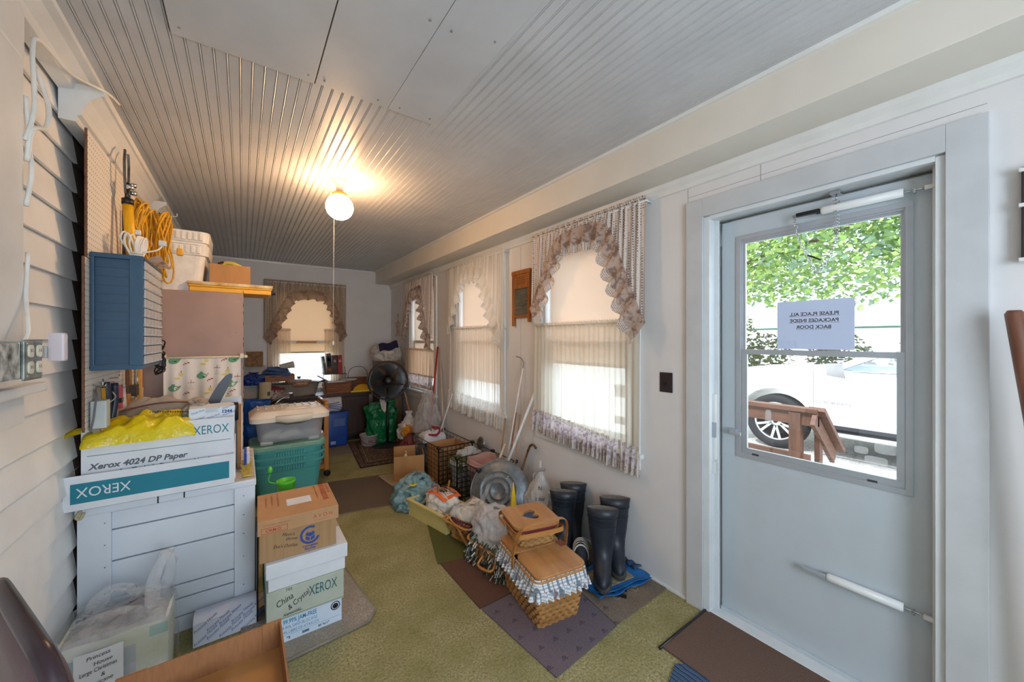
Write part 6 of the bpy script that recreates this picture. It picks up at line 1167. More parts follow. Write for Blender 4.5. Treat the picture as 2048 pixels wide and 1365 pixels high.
t = thing('white_gourd', 'cream rounded object with a stem in the open cardboard box', 'gourd', (1.38, 3.82, .024)); mb = MB(); mb.lathe([(.02, 0), (.07, .05), (.075, .15), (.06, .19), (.015, .215), (.008, .235)], M('cream_gourd', 'd9cdb4', .5), 20); mb.tube(curve_pts([(0, 0, .23), (.01, 0, .25), (-.005, 0, .26)], 4), .004, MC['cream_gourd'], 6); mb.build('body', t)
# ================================================================== WIRE BINS
def wire_bin(name, label, x0, x1, y0, y1, h):
    t = thing(name, label, 'wire bin', ((x0 + x1) / 2, (y0 + y1) / 2, 0), 0, 'black wire storage bins'); hx, hy = (x1 - x0) / 2, (y1 - y0) / 2
    def panel(a, b, n):
        mb = MB(); a = Vector(a); b = Vector(b)
        for k in range(n + 1): p = a.lerp(b, k / n); mb.tube([(p.x, p.y, .01), (p.x, p.y, h)], .0022 if 0 < k < n else .004, BLACKM, 5)
        for k in range(9): z = .01 + (h - .01) * k / 8; mb.tube([(a.x, a.y, z), (b.x, b.y, z)], .0022 if 0 < k < 8 else .004, BLACKM, 5)
        mb.build('wire_panel', t)
    c = [(-hx, -hy, 0), (hx, -hy, 0), (hx, hy, 0), (-hx, hy, 0)]
    for i in range(4): panel(c[i], c[(i + 1) % 4], 8)
    for p in c: 
        mb = MB(); mb.lathe([(.012, h - .012), (.019, h - .01), (.019, h + .012), (.012, h + .016)], BLACK, 10, (p[0], p[1])); mb.build('corner_connector', t)
    return t
wire_bin('wire_bin', 'black wire bin nearest the grey metal lid, holding a pink basket', 1.575, 1.955, 2.66, 3.035, .375)
wire_bin('wire_bin', 'middle black wire bin holding the white bucket and plastic', 1.575, 1.955, 3.05, 3.425, .375)
wire_bin('wire_bin', 'far black wire bin holding a cardboard box and grey cloths', 1.575, 1.955, 3.44, 4.12, .375)
t = carton('cardboard_box', 'open cardboard box with printed mark standing inside the far wire bin', 'box', (1.765, 3.63, .006), .33, .30, .345, CARD); mb = MB(); mb.box(.04, .13, -.152, -.150, .10, .24, WCARD); mb.lathe([(.025, 0), (.025, .001)], INKB, 16, T=FRONT(.085, -.1525, .18)); mb.text('moments.com', .02, INKB, FRONT(-.12, -.1525, .28)); mb.build('printed_label', t)
t = thing('grey_cloths', 'heap of grey and white clothes with a red stripe over the far wire bin', 'clothes', (1.76, 3.96, .10)); mb = MB(); crumple(.34, .30, .33, M('heather_grey', '6e7078', .85, .15, 25, .3, 50), 14, 7, mb=mb); mb.build('grey_cloth', t); mb = MB(); crumple(.26, .22, .12, M('white_knit', 'c9c8ca', .85, .06, 25), 15, 8, mb=mb, T=L(-.03, .0, .22)); mb.build('white_cloth', t); mb = MB(); mb.tube(curve_pts([(-.12, -.05, .30), (-.02, -.12, .30), (.05, -.03, .34), (.0, .05, .35)], 5), .013, M('crimson', '9c1c30', .8), 6); mb.build('red_stripe', t)
t = thing('white_bucket', 'white ribbed plastic bucket with green things in the middle wire bin', 'bucket', (1.735, 3.20, .006)); mb = MB(); WBK = M('white_pail_plastic', 'dedbd6', .45); mb.lathe([(.11, 0), (.115, .01), (.13, .26), (.14, .265), (.14, .275), (.134, .28), (.134, .29), (.142, .292), (.142, .30), (.13, .30), (.12, .2)], WBK, 30); mb.build('bucket', t)
mb = MB(); crumple(.22, .22, .12, M('olive_cloth', '6f7a48', .8, .2, 12), 8, 12, mb=mb, T=L(-.02, -.01, .22)); mb.build('green_contents', t)
t = thing('white_plastic_wrap', 'crinkled white plastic bag on top of the bucket', 'bag', (1.80, 3.22, .307)); mb = MB(); bag(mb, .11, .10, .10, PLW, 61, [(.5, 0), (1, .1), (.9, .5), (.5, .85), (.1, 1)], .4); mb.build('bag', t)
t = thing('round_grille', 'small round metal strainer propped on the wall side of the middle bin', 'strainer', (1.93, 3.22, .355)); mb = MB(); T = L(0, 0, .06, 0, 0, -PI / 2 + .15); mb.lathe([(.058, 0), (.062, .006), (.055, .012), (.03, .016), (.0, .016)], M('dark_tin', '6a655e', .4, .2, 30, metal=.6), 24, T=T); mb.tube([(.06 * math.cos(q), .06 * math.sin(q), 0) for q in [k * PI / 12 for k in range(24)]], .005, CHROME, 6, closed=True, T=T); mb.build('disc', t)
t = thing('pink_wastebasket', 'pink plastic wastebasket with thin liner in the nearest wire bin', 'wastebasket', (1.73, 2.84, .006)); PK = M('dusty_pink_plastic', 'c79c94', .45, .03); mb = MB(); mb.lathe([(.09, 0), (.095, .01), (.135, .35), (.145, .355), (.145, .37), (.13, .365), (.09, .02)], PK, 30, sx=.95, sy=1.15, cap1=False); mb.build('basket', t)
mb = MB(); mb.grid(lambda u, v: ((.135 + .012 * math.sin(u * 31) * (.3 + abs(v - .4))) * (1 - .5 * max(0, v - .5)) * math.cos(2 * PI * u), (.155 + .01 * math.sin(u * 23)) * (1 - .5 * max(0, v - .5)) * math.sin(2 * PI * u), .30 + .10 * math.sin(v * 2.6) + .015 * math.sin(u * 17)), 60, 10, M_trans('pink_liner', 'dcb8b0', .3, .5, .3, wrinkle=.6), closeu=True); mb.build('liner', t)
# poles by the wall
pole('curtain_rod_pole', 'white rod with hooked metal tip leaning on the wall by the washboard', 'rod', (1.80, 2.70, .012), (1.985, 2.60, 1.20), .006, TRIMW, lambda t, d: (lambda m_: (m_.tube(curve_pts([tuple(d), tuple(d + Vector((0, -.01, .05))), tuple(d + Vector((-.01, .02, .09))), tuple(d + Vector((-.02, .07, .10)))], 5), .005, M('hook_grey', '8c9088', .5), 6), m_.build('hook', t)))(MB()))
pole('white_pole', 'thick white pole leaning on the wall, its top against the near curtain', 'pole', (1.74, 2.74, .012), (1.985, 2.42, 1.03), .0115, TRIMW)
pole('bamboo_cane', 'thin reddish cane leaning by the wall behind the metal lid', 'cane', (1.84, 2.68, .012), (1.985, 2.70, .80), .006, M('reddish_cane', '9c6448', .6))
pole('bamboo_cane', 'taller thin tan cane, leftmost of the group behind the metal lid', 'cane', (1.80, 2.76, .012), (1.98, 2.86, .72), .006, M('tan_cane', 'a8845c', .6))
pole('wooden_dowel', 'thin pale dowel leaning to the right behind the metal lid', 'dowel', (1.86, 2.62, .012), (1.985, 2.64, .79), .005, M('pale_dowel', 'b58c68', .6))
pole('white_pole', 'shorter cream pole leaning low just behind the metal lid', 'pole', (1.70, 2.80, .012), (1.90, 2.75, .52), .010, M('cream_pole', 'ddd2c0', .5))
pole('walking_cane', 'dark brass crook handled cane behind the metal lid', 'cane', (1.84, 2.60, .012), (1.96, 2.50, .50), .009, M('dark_brass', '6a5030', .4, metal=.5), lambda t, d: (lambda m_: (m_.tube(curve_pts([tuple(d), tuple(d + Vector((.01, -.02, .05))), tuple(d + Vector((.01, -.06, .07))), tuple(d + Vector((.01, -.10, .05)))], 5), .010, MC['dark_brass'], 8), m_.build('crook', t)))(MB()))
# galvanised lid
t = thing('trash_can_lid', 'round galvanised metal lid with raised rings leaning on the wire bins', 'lid', (1.63, 2.46, .03)); mb = MB()
T = TR((.02, .02, .215), (.62, -.78, 0), (.30, .24, .92)) 
prof = [(.0, .010), (.054, .010), (.057, .016), (.065, .016), (.068, .010), (.098, .010), (.101, .017), (.111, .017), (.114, .010), (.144, .010), (.147, .016), (.156, .016), (.160, .008), (.205, .006), (.214, -.004), (.234, -.008), (.240, -.020), (.237, -.024), (.2, -.012), (.0, -.004)]
mb.lathe([(max(r, .0005), z) for r, z in prof], GALV, 48, T=T, cap0=False, cap1=False); mb.tube([(.239 * math.cos(q), .239 * math.sin(q), -.014) for q in [k * PI / 24 for k in range(48)]], .005, GALV, 6, closed=True, T=T); mb.build('disc', t)
mb = MB()
for x, y in ((-.12, -.06), (-.10, -.065), (.06, .10), (.07, .115)): mb.lathe([(.006, .012), (.004, .016)], M('rivet', 'c6ccd0', .4), 8, (x, y), T=T)
mb.build('rivets', t)
t = carton('cardboard_box', 'low brown cardboard flat leaning at the foot of the metal lid', 'box', (1.75, 2.36, .012), .34, .16, .13, M('greyish_card', '8d6f54', .8), rz=math.radians(-38))
t = thing('yellow_cone', 'slim bright yellow plastic cone standing by the metal lid', 'cone', (1.645, 2.27, .008)); mb = MB(); mb.lathe([(.05, 0), (.047, .01), (.002, .375)], M('bright_yellow', 'f0d01c', .45), 20); mb.build('cone', t)
t = thing('black_pot_lid', 'round black plastic lid lying beside the teal plastic bag', 'lid', (1.44, 3.0, .0)); mb = MB(); mb.lathe([(.12, 0.0), (.12, .10), (.125, .105), (.125, .125), (.10, .13), (.0, .128)], BLACK, 30); mb.build('lid', t)
TB = M_trans('teal_film_bag', 'a3c4cb', .15, .3, .12, 'floral', 1, '83b0ba', 5, wrinkle=.6)
t = thing('teal_plastic_bag', 'pale teal plastic shopping bag with small yellow and red prints on the carpet', 'bag', (1.25, 3.19, .006), .2); mb = MB(); bag(mb, .20, .19, .25, TB, 71, [(.5, 0), (1, .02), (1.02, .3), (.85, .65), (.5, .9), (.2, 1)], .24); mb.build('bag', t)
mb = MB()
for (x, y, z), c, s_ in (((-.10, -.10, .21), 'd9cc3c', .03), ((.11, -.13, .16), 'c8433c', .028), ((.0, -.09, .235), '2c3a5c', .022)): bag(mb, s_ * 1.2, s_, s_ * .3, M('bag_print_' + c, c, .4), 5, amp=.2, nu=12, nv=6, T=L(x * .92, y * .92, z - .004))
mb.build('printed_patches', t)
# ================================================================== YELLOW CRATE, CLOTHESPIN BAG, BASKETS
t = thing('yellow_crate', 'pale yellow plastic drawer crate on the carpet holding the clothespin bag', 'crate', (1.29, 2.80, .0), math.radians(12)); YCR = M('pale_yellow_plastic', 'd9c983', .45, .02)
mb = MB(); 
for x0, x1, y0, y1 in ((-.125, -.115, -.25, .25), (.115, .125, -.25, .25), (-.115, .115, -.25, -.24), (-.115, .115, .24, .25)): mb.box(x0, x1, y0, y1, 0, .13, YCR, .002)
mb.box(-.12, .12, -.245, .245, 0, .008, YCR)
for a in ((-.14, .14, -.265, -.238), (-.14, .14, .238, .265), (-.14, -.112, -.24, .24), (.112, .14, -.24, .24)): mb.box(*a, .122, .136, YCR, .003)
mb.build('crate', t)
t = thing('clothespin_bag', 'white tote with orange striped print and clothespins in the yellow crate', 'bag', (1.30, 2.76, .012), .2)
mb = MB(); bag(mb, .105, .16, .23, M('natural_canvas', 'dcd6cc', .8, .06), 81, [(.5, 0), (.95, .02), (1.05, .4), (1.05, .75), (.8, .93), (.3, 1)], .12); mb.build('tote', t)
OR = M('orange_print', 'e2662c', .7); mb = MB()
def crown(x, y): return .236 - 1.9 * (x * x + y * y)
for x0, x1, y0, y1, m_ in ((-.085, .085, -.13, -.10, OR), (-.085, .085, .08, .11, OR), (-.085, -.06, -.10, .08, OR), (.06, .085, -.10, .08, OR)): mb.grid(lambda u, v: (x0 + (x1 - x0) * u, y0 + (y1 - y0) * v, crown(x0 + (x1 - x0) * u, y0 + (y1 - y0) * v) + .006), 6, 6, m_)
for k in range(6): x = -.052 + k * .020; mb.grid(lambda u, v: (x + .006 * u, -.09 + .16 * v, crown(x, -.09 + .16 * v) + .007), 1, 6, (OR, INKB, M('tan_stripe', 'b99a78', .7))[k % 3])
mb.build('striped_print', t)
for i, (x, y, z, a) in enumerate(((.03, .02, .25, 1.0), (-.07, .0, .235, .3))):
    t = thing('clothespin', ('wooden clothespin standing up on the striped tote', 'wooden clothespin lying on the left of the striped tote')[i], 'clothespin', (1.33 + x, 2.76 + y, z), .5 * i); mb = MB()
    for s_ in (-1, 1): mb.box(-.004, .004, s_ * .005 - .003, s_ * .005 + .003, -.035, .045, WOODH, .001, T=L(0, 0, .01, 0, 0, a * .8 if i else .25))
    mb.build('pin', t)
# leaf print basket
t = thing('leaf_print_basket', 'honey splint basket lined with autumn leaf fabric and wrapped packages', 'basket', (1.36, 2.42, .006), math.radians(14))
mb = MB(); woven(mb, rl(.20, .20, .04, .10, .08), .02, .14, 5, 40, SPL, .004, ribmat=SPL); mb.box(-.10, .10, -.10, .10, .0, .02, SPL, .004); mb.build('woven_body', t)
mb = MB(); mb.tube([p for p in rrect(.31, .29, .05, 5, .14)], .010, RIM, 8, closed=True, flat=.6); mb.build('rim', t)
for s_, sg in ((-1, 1), (1, -1)): mb = MB(); mb.loft([[(s_ * .155, y - .012, z), (s_ * .163, y - .012, z), (s_ * .163, y + .012, z + .004), (s_ * .155, y + .012, z + .004)] for y, z in ((-.15, .03), (-.05, .12), (.06, .18), (.14, .20))], RIM, smooth=False); mb.build('handle', t)
LEAFP = M_trans('autumn_leaf_fabric', '5a3238', .0, .1, .7, 'dots', 0, 'b5643c', 38); mb = MB(); crumple(.22, .20, .10, LEAFP, 11, 9, mb=mb, T=L(-.02, -.02, .09)); mb.grid(lambda u, v: (-.14 + .20 * u, -.12 - .04 * v - .008 * math.sin(u * 14), .155 - .10 * v), 14, 8, LEAFP); mb.build('leaf_fabric', t)
mb = MB(); 
for k in range(4): x = -.13 + k * .07; mb.tube(curve_pts([(x, -.13, .10), (x - .01, -.17, .06), (x - .02 * k, -.19 - .02 * (k % 2), .012), (x - .05, -.24 - .03 * (k % 3), .006)], 5), .0022, M('dark_brown_tie', '3a2420', .7), 5)
mb.build('tie_strings', t)
t = thing('packaged_lace', 'clear wrapped cream lace package lying in the leaf print basket', 'package', (1.39, 2.44, .165), .3); mb = MB(); crumple(.26, .20, .07, M('cream_lace_cloth', 'e2dacb', .7, .1, 40), 21, 10, mb=mb); mb.build('lace', t); mb = MB(); crumple(.29, .22, .085, M_trans('crisp_cellophane', 'f2f4f8', .62, .3, .08, None, 1, wrinkle=1), 22, 13, mb=mb); mb.grid(lambda u, v: (.10 + .06 * u, -.03 + .05 * v - .02 * u, .05 + .13 * u * (1 - .4 * v)), 8, 6, MC['crisp_cellophane']); mb.build('cellophane', t); mb = MB(); mb.box(-.03, .05, -.035, .02, .072, .075, M('tag_cream', 'ddd0bc', .6), T=L(rz=.3)); mb.build('label_card', t)
# low basket with shredded filler
t = thing('liner_basket', 'low splint basket with green and white rag fringe liner', 'basket', (1.37, 2.03, .008), math.radians(8))
mb = MB(); woven(mb, rl(.20, .32, .04, .07, .07), .02, .13, 5, 52, SPL, .004, ribmat=SPL); mb.box(-.09, .09, -.17, .17, 0, .02, SPL, .004); mb.build('woven_body', t); mb = MB(); mb.tube([p for p in rrect(.28, .40, .05, 5, .13)], .010, RIM, 8, closed=True, flat=.6); mb.build('rim', t)
mb = MB(); rr = random.Random(5); SH = [M('shred_green', '3c5548', .9), M('shred_white', 'd9d8d0', .9), M('shred_dark', '2c3034', .9), M('shred_sage', '8c9c8c', .9)]
for k in range(1500):
    a = rr.uniform(0, 2 * PI); ex = .15 * math.copysign(abs(math.cos(a)) ** .6, math.cos(a)); ey = .205 * math.copysign(abs(math.sin(a)) ** .6, math.sin(a)); q = rr.uniform(.88, 1.16); p = Vector((ex * q, ey * q, .17 - .12 * max(0, q - .92) * 5 + rr.uniform(-.03, .02))); d = Vector((math.cos(a) * .4 + rr.gauss(0, .5), math.sin(a) * .4 + rr.gauss(0, .5), -.9)).normalized() * rr.uniform(.02, .04); s_ = Vector((rr.gauss(0, 1), rr.gauss(0, 1), rr.gauss(0, .5))).normalized() * .0035
    mb.add([p - s_, p + s_, p + s_ + d, p - s_ + d], [(0, 1, 2, 3)], rr.choice(SH))
mb.build('rag_fringe', t)['kind'] = 'stuff'
mb = MB(); mb.tube(curve_pts([(-.145, -.12, .09), (-.20, -.13, .07), (-.205, -.02, .06), (-.15, 0, .09)], 5), .008, RIM, 6); mb.build('side_handle', t)
t = thing('white_bag_heap', 'rumpled translucent white plastic bag spilling from the low basket', 'bag', (1.37, 2.08, .135), 0); mb = MB(); bag(mb, .13, .19, .20, M_trans('milky_bag', 'fafafc', .22, .3, .16, None, .6, 'd5d6dc', wrinkle=.7), 91, [(.5, 0), (1.05, .05), (1.1, .4), (.9, .75), (.6, .95), (.15, 1)], .11); mb.build('bag', t); mb = MB(); bag(mb, .07, .06, .08, CP, 93, amp=.4, T=L(-.06, -.24, -.02)); mb.build('clear_end', t)
# picnic basket with plaid liner
t = thing('picnic_basket', 'large woven picnic basket with wooden lid and plaid ruffled liner on the purple mat', 'basket', (1.345, 1.60, .008), math.radians(-9))
mb = MB(); woven(mb, rl(.245, .37, .025, .055, .06), .0, .24, 10, 64, SPL, .0045, ribmat=SPL); mb.box(-.118, .118, -.18, .18, 0, .01, SPL); mb.build('woven_body', t)
def plaid():
    m, nt, b, out = base('plaid_fabric'); v = coords(nt); sx = nt.nodes.new('ShaderNodeSeparateXYZ'); nt.links.new(v, sx.inputs[0]); c = None
    def st(s, per, a, w): return mth(nt, 'LESS_THAN', mth(nt, 'ABSOLUTE', mth(nt, 'SUBTRACT', mth(nt, 'FRACT', mth(nt, 'DIVIDE', s, per)), a)), w)
    xy = mth(nt, 'ADD', sx.outputs[0], sx.outputs[1]); c = 'e6e8ec'
    c = mixc(nt, mth(nt, 'MULTIPLY', st(xy, .055, .3, .12), .75), c, '3f5468'); c = mixc(nt, mth(nt, 'MULTIPLY', st(xy, .055, .75, .05), .8), c, '7a4a52'); c = mixc(nt, mth(nt, 'MULTIPLY', st(sx.outputs[2], .03, .4, .14), .55), c, '5a7288'); c = mixc(nt, mth(nt, 'MULTIPLY', st(sx.outputs[2], .03, .85, .05), .6), c, '54606a')
    nt.links.new(c, b.inputs['Base Color']); b.inputs['Roughness'].default_value = .85; return m
PLD = plaid(); lf = rl(.305, .435, .03, 0, 0)
mb = MB(); mb.grid(lambda u, v: (lambda q: (q[0] + q[2] * .012 * v, q[1] + q[3] * .012 * v, .262 - .055 * v))(lf(u, 0)), 160, 4, PLD, closeu=True); mb.build('plaid_liner', t)
mb = MB(); mb.grid(lambda u, v: (lambda q: (q[0] + q[2] * (.012 + (.003 + .009 * v) * (1 + math.sin(u * 2 * PI * 44))), q[1] + q[3] * (.012 + (.003 + .009 * v) * (1 + math.sin(u * 2 * PI * 44))), .210 - .045 * v + .002 * math.sin(u * 2 * PI * 22)))(lf(u, 0)), 700, 6, PLD, closeu=True); mb.build('ruffle', t)
LW = M_wood('oak_lid', 'c08a54', 'a06c3a', .38, 'y', 3, .25)
for y0, y1 in ((-.225, .02), (.022, .225)): mb = MB(); mb.loft([[(p[0], p[1] + (y0 + y1) / 2, z) for p in rrect(.305 - s_, (y1 - y0) - s_, .045, 5, 0)] for z, s_ in ((.262, .004), (.264, 0), (.274, 0), (.277, .005))], LW, smooth=False); mb.build('lid', t)
mb = MB(); mb.box(.115, .155, -.03, .03, .277, .281, M('leather_hinge', '8a4f30', .6), .001); mb.build('leather_tab', t)
mb = MB(); HP = curve_pts([(-.165, .02, .17), (-.170, .0, .30), (-.155, -.03, .40), (-.10, -.04, .445), (.10, -.04, .445), (.155, -.03, .40), (.170, .0, .30), (.165, .02, .17)], 7); mb.loft([[tuple(p + Vector((0, a, 0)) + Vector((-.35 if False else 0, 0, b))) for a, b in ((-.012, -.002), (.012, -.002), (.012, .002), (-.012, .002))] if 10 < i < 40 else [tuple(p + Vector((b, a, 0))) for a, b in ((-.012, -.002), (.012, -.002), (.012, .002), (-.012, .002))] for i, p in enumerate(HP)], RIM, smooth=False); mb.build('bent_handle', t)
mb = MB(); mb.tube([p for p in rrect(.31, .44, .04, 5, .25)], .006, RIM, 6, closed=True); mb.build('rim', t)
# heart lid basket on top
t = thing('heart_lid_basket', 'small square woven basket with heart cutout in its wooden lid, sitting on the picnic basket', 'basket', (1.385, 1.745, .287), math.radians(-14)); MLT = M_wood('mixed_splint', 'c9a066', '8c5f3a', .45, 'x', 8)
mb = MB(); woven(mb, rl(.215, .22, .05, .045, .045), .0, .095, 5, 44, MLT, .005, ribmat=SPL); mb.loft([rrect(.21, .215, .05, 5, 0), rrect(.21, .215, .05, 5, .008)], SPL); mb.build('woven_body', t)
mb = MB(); mb.loft([rrect(.27, .275, .06, 6, .085), rrect(.272, .277, .06, 6, .11)], M('burgundy_band', '7c3038', .5), smooth=False, cap0=False, cap1=False); mb.tube([p for p in rrect(.272, .277, .06, 6, .085)], .006, RIM, 6, closed=True); mb.build('burgundy_band', t)
heart = [(16 * math.sin(a) ** 3 / 16 * .058, (13 * math.cos(a) - 5 * math.cos(2 * a) - 2 * math.cos(3 * a) - math.cos(4 * a)) / 16 * .058) for a in [2 * PI * k / 28 for k in range(28)]]
mb = MB()   # lid as a ring between the outer rounded square and the heart, both sampled on the same rays
dense = [(math.sin(a) ** 3 * .058, (13 * math.cos(a) - 5 * math.cos(2 * a) - 2 * math.cos(3 * a) - math.cos(4 * a)) / 16 * .058) for a in [2 * PI * k / 720 for k in range(720)]]
pol = [(math.atan2(-x, y), math.hypot(x, y)) for x, y in dense]
outp = []
for p, q in zip(rrect(.285, .29, .06, 8, 0), rrect(.285, .29, .06, 8, 0)[1:] + rrect(.285, .29, .06, 8, 0)[:1]):
    outp += [(p[0] + (q[0] - p[0]) * f, p[1] + (q[1] - p[1]) * f) for f in ([0] if math.dist(p, q) < .03 else [k / 10 for k in range(10)])]
inn = []
for x, y in outp:
    th = math.atan2(y, x); r_ = min(pol, key=lambda e: abs(math.atan2(math.sin(e[0] - th), math.cos(e[0] - th))))[1]; inn.append((r_ * math.cos(th), r_ * math.sin(th)))
N_ = len(outp)
for z in (.124, .110): mb.add([(x, y, z) for x, y in outp] + [(x, y, z) for x, y in inn], [(i, (i + 1) % N_, N_ + (i + 1) % N_, N_ + i) for i in range(N_)], LW)
mb.loft([[(x, y, z) for x, y in outp] for z in (.110, .124)], LW, cap0=False, cap1=False, smooth=False); mb.loft([[(x, y, z) for x, y in inn] for z in (.110, .124)], LW, cap0=False, cap1=False, smooth=False); mb.build('heart_lid', t)
mb = MB(); mb.box(-.075, .075, -.075, .075, .107, .1095, M('blue_gingham', '2f3c58', .9, .4, 120, col2='5a6a88')); mb.build('heart_fabric', t)
for s_ in (-1, 1): mb = MB(); P = curve_pts([(-.143, s_ * .04, .07), (-.15, s_ * .13, .085), (-.10, s_ * .165, .09), (.10, s_ * .165, .09), (.15, s_ * .13, .085), (.143, s_ * .04, .07)], 6); mb.loft([[tuple(p + Vector((0, a, b))) for a, b in ((-.003, -.012), (.003, -.012), (.003, .012), (-.003, .012))] for p in P], RIM, smooth=False); mb.build('swing_handle', t)
# ================================================================== BOOTS, TARP, WHITE BAG
BT = M('black_rubber', '272c37', .42, .1, 10, .05, 30); BTI = M('boot_lining', '958c80', .95, .1, 60); MUD = M('muddy_rubber', '4c4640', .8, .2, 20)
def boot(label, x, y, rz, h=.40, z=.0, grp='black rubber boots by the wall'):
    t = thing('rubber_boot', label, 'boot', (x, y, z), rz, grp); mb = MB(); N = 24
    def ring(cx, rx, ry, zz, tilt=0, p=1.0): return [(cx + rx * math.cos(q), ry * math.sin(q), zz + tilt * math.cos(q)) for q in [2 * PI * k / N for k in range(N)]]
    mb.loft([ring(.05, .135, .045, .022), ring(.05, .14, .050, .035), ring(.045, .135, .052, .06), ring(.03, .115, .052, .085), ring(.0, .080, .058, .12), ring(-.010, .064, .064, .16), ring(-.01, .062, .074, .22), ring(-.01, .062, .081, .29), ring(-.01, .062, .087, h - .05), ring(-.01, .065, .089, h - .045), ring(-.01, .064, .096, h, .012), ring(-.01, .058, .090, h, .012)], BT, cap1=False); mb.build('shaft', t)
    mb = MB(); mb.loft([ring(-.01, .058, .090, h, .012), ring(-.01, .055, .082, h - .05, .006), ring(-.012, .052, .07, .24)], BTI, cap0=False); mb.build('lining', t)
    mb = MB(); mb.loft([ring(.05, .138, .048, 0), ring(.05, .145, .054, .006), ring(.05, .145, .054, .026), ring(.05, .138, .05, .03)], MUD); mb.build('sole', t)
    for zz in (.30, h - .05): mb = MB(); mb.tube([p for p in ring(-.01, .0632 if zz < .31 else .0655, .0822 if zz < .31 else .0895, zz)], .0022, BT, 5, closed=True); mb.build('seam_band', t)
    return t
boot('left boot of the pair next to the white plastic bag', 1.79, 1.885, math.radians(-135), .40, .008)
boot('right boot of the pair next to the white plastic bag, against the wall', 1.925, 1.925, math.radians(-130), .41, .008)
boot('left boot of the near pair standing on the blue tarp, its toe muddy', 1.765, 1.52, math.radians(-138), .40, .030)
boot('right boot of the near pair on the blue tarp, next to the wall', 1.925, 1.555, math.radians(-132), .41, .030)
t = thing('striped_shoe', 'black and white striped shoe tucked between the two pairs of boots', 'shoe', (1.78, 1.715, .008), .8); mb = MB(); mb.loft([[(xx, w__ * math.cos(q), .005 + hh_ * (.5 + .5 * math.sin(q))) for q in [k * PI / 8 for k in range(16)]] for xx, w__, hh_ in ((-.12, .015, .05), (-.10, .04, .13), (-.03, .045, .15), (.04, .045, .10), (.10, .04, .07), (.13, .015, .04))], M('dark_suede', '2c2e34', .8)); mb.build('upper', t)
mb = MB(); 
for k in range(4): x = -.07 + k * .03; mb.tube([(x, .047 * math.cos(q), .005 + (.14 - .2 * max(0, x)) * (.5 + .52 * math.sin(q))) for q in [-.3 + j * (PI + .6) / 12 for j in range(13)]], .005, TRIMW, 6)
mb.build('white_stripes', t)
t = thing('blue_tarp', 'folded bright blue tarp on the floor under the near pair of boots', 'tarp', (1.80, 1.50, .009), math.radians(-8)); TP_ = M('tarp_blue', '1f6cb0', .4, .1, 8, .3, 30)
mb = MB()
for k, (w__, d__, hh_, dx) in enumerate(((.40, .30, .018, 0), (.38, .26, .02, .01))):
    mb.grid(lambda u, v: ((u - .5) * w__ + dx + .01 * math.sin(v * 9 + k), (v - .5) * d__ + .008 * math.sin(u * 13), .003 + k * .004 + hh_ * (abs(2 * u - 1) ** 6 + abs(2 * v - 1) ** 6) * .6 * (1 + .5 * math.sin(u * 16 + v * 11 + k * 2)) * .9 + .004), 40, 34, TP_)
mb.build('tarp', t, solid=.003); mb = MB(); mb.box(-.13, .12, -.085, .08, .014, .018, M('sandy_lining', 'a89878', .9, .2, 40)); mb.build('sandy_lining', t)
mb = MB(); mb.grid(lambda u, v: (.17 + .11 * u, -.05 + .14 * v + .01 * math.sin(u * 8), .012 + .02 * u + .02 * abs(math.sin(v * 9 + u * 2))), 12, 14, M('navy_tarp', '2c4468', .5, .1, 12)); mb.build('navy_corner', t, solid=.003)
t = thing('black_tray_frame', 'flat black plastic frame sticking out from under the blue tarp', 'frame', (1.66, 1.44, .008), math.radians(-55)); mb = MB(); mb.box(-.14, .14, -.008, .008, 0, .012, BLACK, .002); mb.box(-.14, .14, .05, .062, 0, .010, BLACK, .002); mb.box(-.14, -.125, -.008, .062, 0, .01, BLACK, .002); mb.build('frame', t)
t = thing('printed_plastic_bag', 'translucent white shopping bag with grey letters and tied handles by the wall', 'bag', (1.87, 2.23, .008), 0); mb = MB(); LPB = M_trans('translucent_white_bag', 'faf8f6', .25, .3, .16, None, .7, 'd8d8d8', wrinkle=.8)
bag(mb, .12, .15, .50, LPB, 101, [(.5, 0), (1, .02), (1.0, .2), (.9, .45), (.6, .62), (.35, .74), (.16, .84), (.10, .93), (.07, 1)], .11); mb.grid(lambda u, v: (-.02 + .012 * math.cos(u * 2 * PI), (.05 + .03 * math.sin(v * PI)) * math.cos(v * 2 * PI) + .0, .36 + .10 * math.sin(v * PI) + .012 * math.sin(u * 2 * PI)), 8, 20, LPB, closeu=True); mb.build('bag', t)
mb = MB(); TW = lambda y, z: TR((-.128, y, z), (0, -1, -.1), (.12, -.1, 1)); mb.text('LET', .075, GREYI, TR((-.098, -.112, .165), (.7, -.7, 0), (.12, .12, 1)) @ Matrix.Scale(-1, 4, (1, 0, 0)), 'CENTER', extr=.002); mb.text('WE S', .030, GREYI, TR((-.082, -.096, .245), (.7, -.7, 0), (.22, .22, 1)) @ Matrix.Scale(-1, 4, (1, 0, 0)), 'CENTER', extr=.001); mb.text('N', .034, GREYI, TR((-.060, -.072, .315), (.7, -.7, 0), (.3, .3, 1)), 'CENTER', extr=.001); mb.build('grey_print', t)
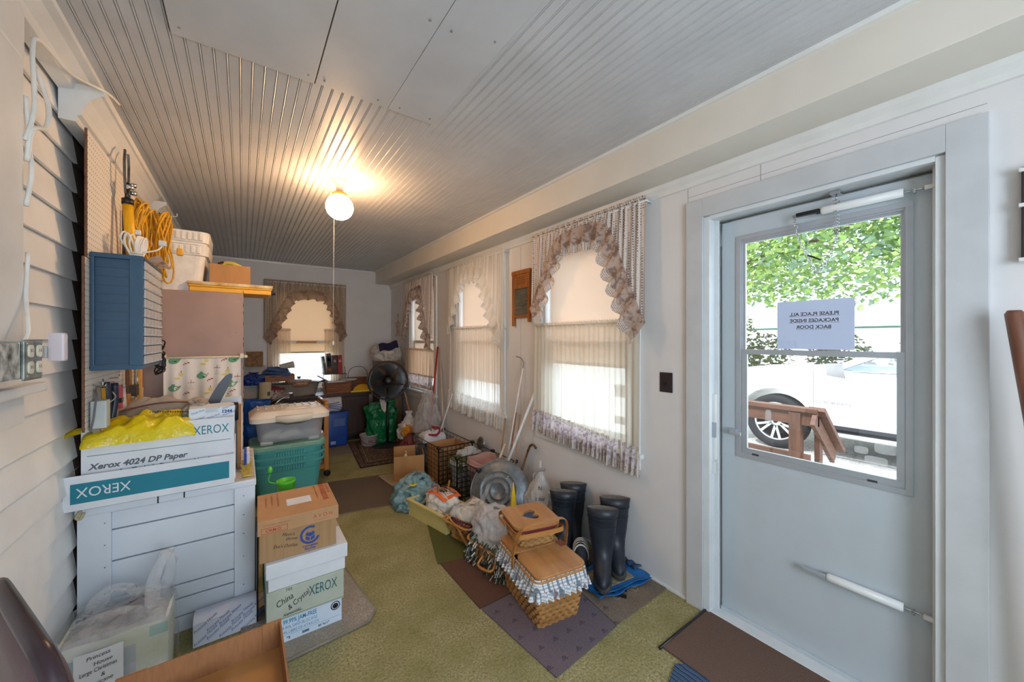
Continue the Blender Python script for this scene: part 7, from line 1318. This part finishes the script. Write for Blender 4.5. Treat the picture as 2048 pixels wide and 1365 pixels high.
# ================================================================== RIGHT WALL DECORATION
t = thing('washboard', 'old wooden washboard with metal ribs hanging on the wall between curtains', 'washboard', (XR - .003, 2.505, 1.60)); WBW = M_wood('washboard_wood', 'a8672e', '824a1c', .5, 'z', 6)
for y in (0, .225): mb = MB(); mb.box(-.028, 0, y, y + .025, -.03 if y else .0, .44, WBW, .003); mb.build('side_rail', t)
mb = MB(); mb.box(-.030, 0, -.006, .256, .425, .46, WBW, .004); mb.build('top_rail', t)
mb = MB(); mb.box(-.02, -.002, .025, .225, .32, .425, WBW, .001)
for k in range(5): mb.box(-.0205, -.02, .06 + (k % 2) * .01, .19 - (k % 2) * .01, .34 + k * .015, .344 + k * .015, M('burnt_print', '5a3418', .8))
mb.text('WASHBOARD', .018, MC['burnt_print'], TR((-.0206, .20, .402), (0, -1, 0), (0, 0, 1)) , 'LEFT', sx=1.1) if False else None
mb.build('brand_panel', t); mb = MB(); mb.box(-.022, -.002, .025, .225, .30, .322, WBW, .002); mb.box(-.022, -.002, .025, .225, .045, .065, WBW, .002); mb.build('cross_rail', t)
mb = MB(); mb.grid(lambda u, v: (-.012 - .005 * math.sin(v * 2 * PI * 16), .025 + .2 * u, .065 + .235 * v), 2, 160, M('ribbed_zinc', 'a8a498', .4, .1, metal=.7)); mb.build('ribbed_metal', t)
t = thing('twig_star', 'pale twig star ornament hanging in the far corner beside the curtain', 'ornament', (XR - .01, 5.86, 1.66)); mb = MB(); SW = M('twig_beige', 'c4ac92', .8)
pt = [(.0, .14 * math.sin(a), .14 * math.cos(a)) for a in [2 * PI * k / 5 for k in range(5)]]
for k in range(5): a, b = pt[k], pt[(k + 2) % 5]; mb.tube([(-.004 * k, a[1], a[2] * 1.4), (-.004 * k, b[1], b[2] * 1.4)], .006, SW, 6)
mb.build('star', t)
t = thing('wooden_bat_handle', 'brown rounded wooden handle leaning in the corner right of the door', 'handle', (1.93, .035, .0)); mb = MB(); mb.tube([(0, -.10, 0.01), (0, -.035, 1.2), (0, .0, 1.53), (0, .0, 1.54)], [.018, .019, .020, .014], M_wood('bat_wood', '7c4f3c', '5c3626', .45, 'z', 5), 14); mb.build('handle', t)
t = thing('wall_rack', 'dark metal rack with white clips on the wall at the far right', 'rack', (XR - .012, -.052, 1.70)); mb = MB(); mb.box(-.02, .01, -.10, .075, 0, .29, M('dark_rack', '2c2c30', .5), .003); mb.build('panel', t); mb = MB()
for z in (.0, .17, .28): mb.box(-.028, .0, .045, .08, z - .006, z + .006, TRIMW, .002)
mb.build('clips', t)
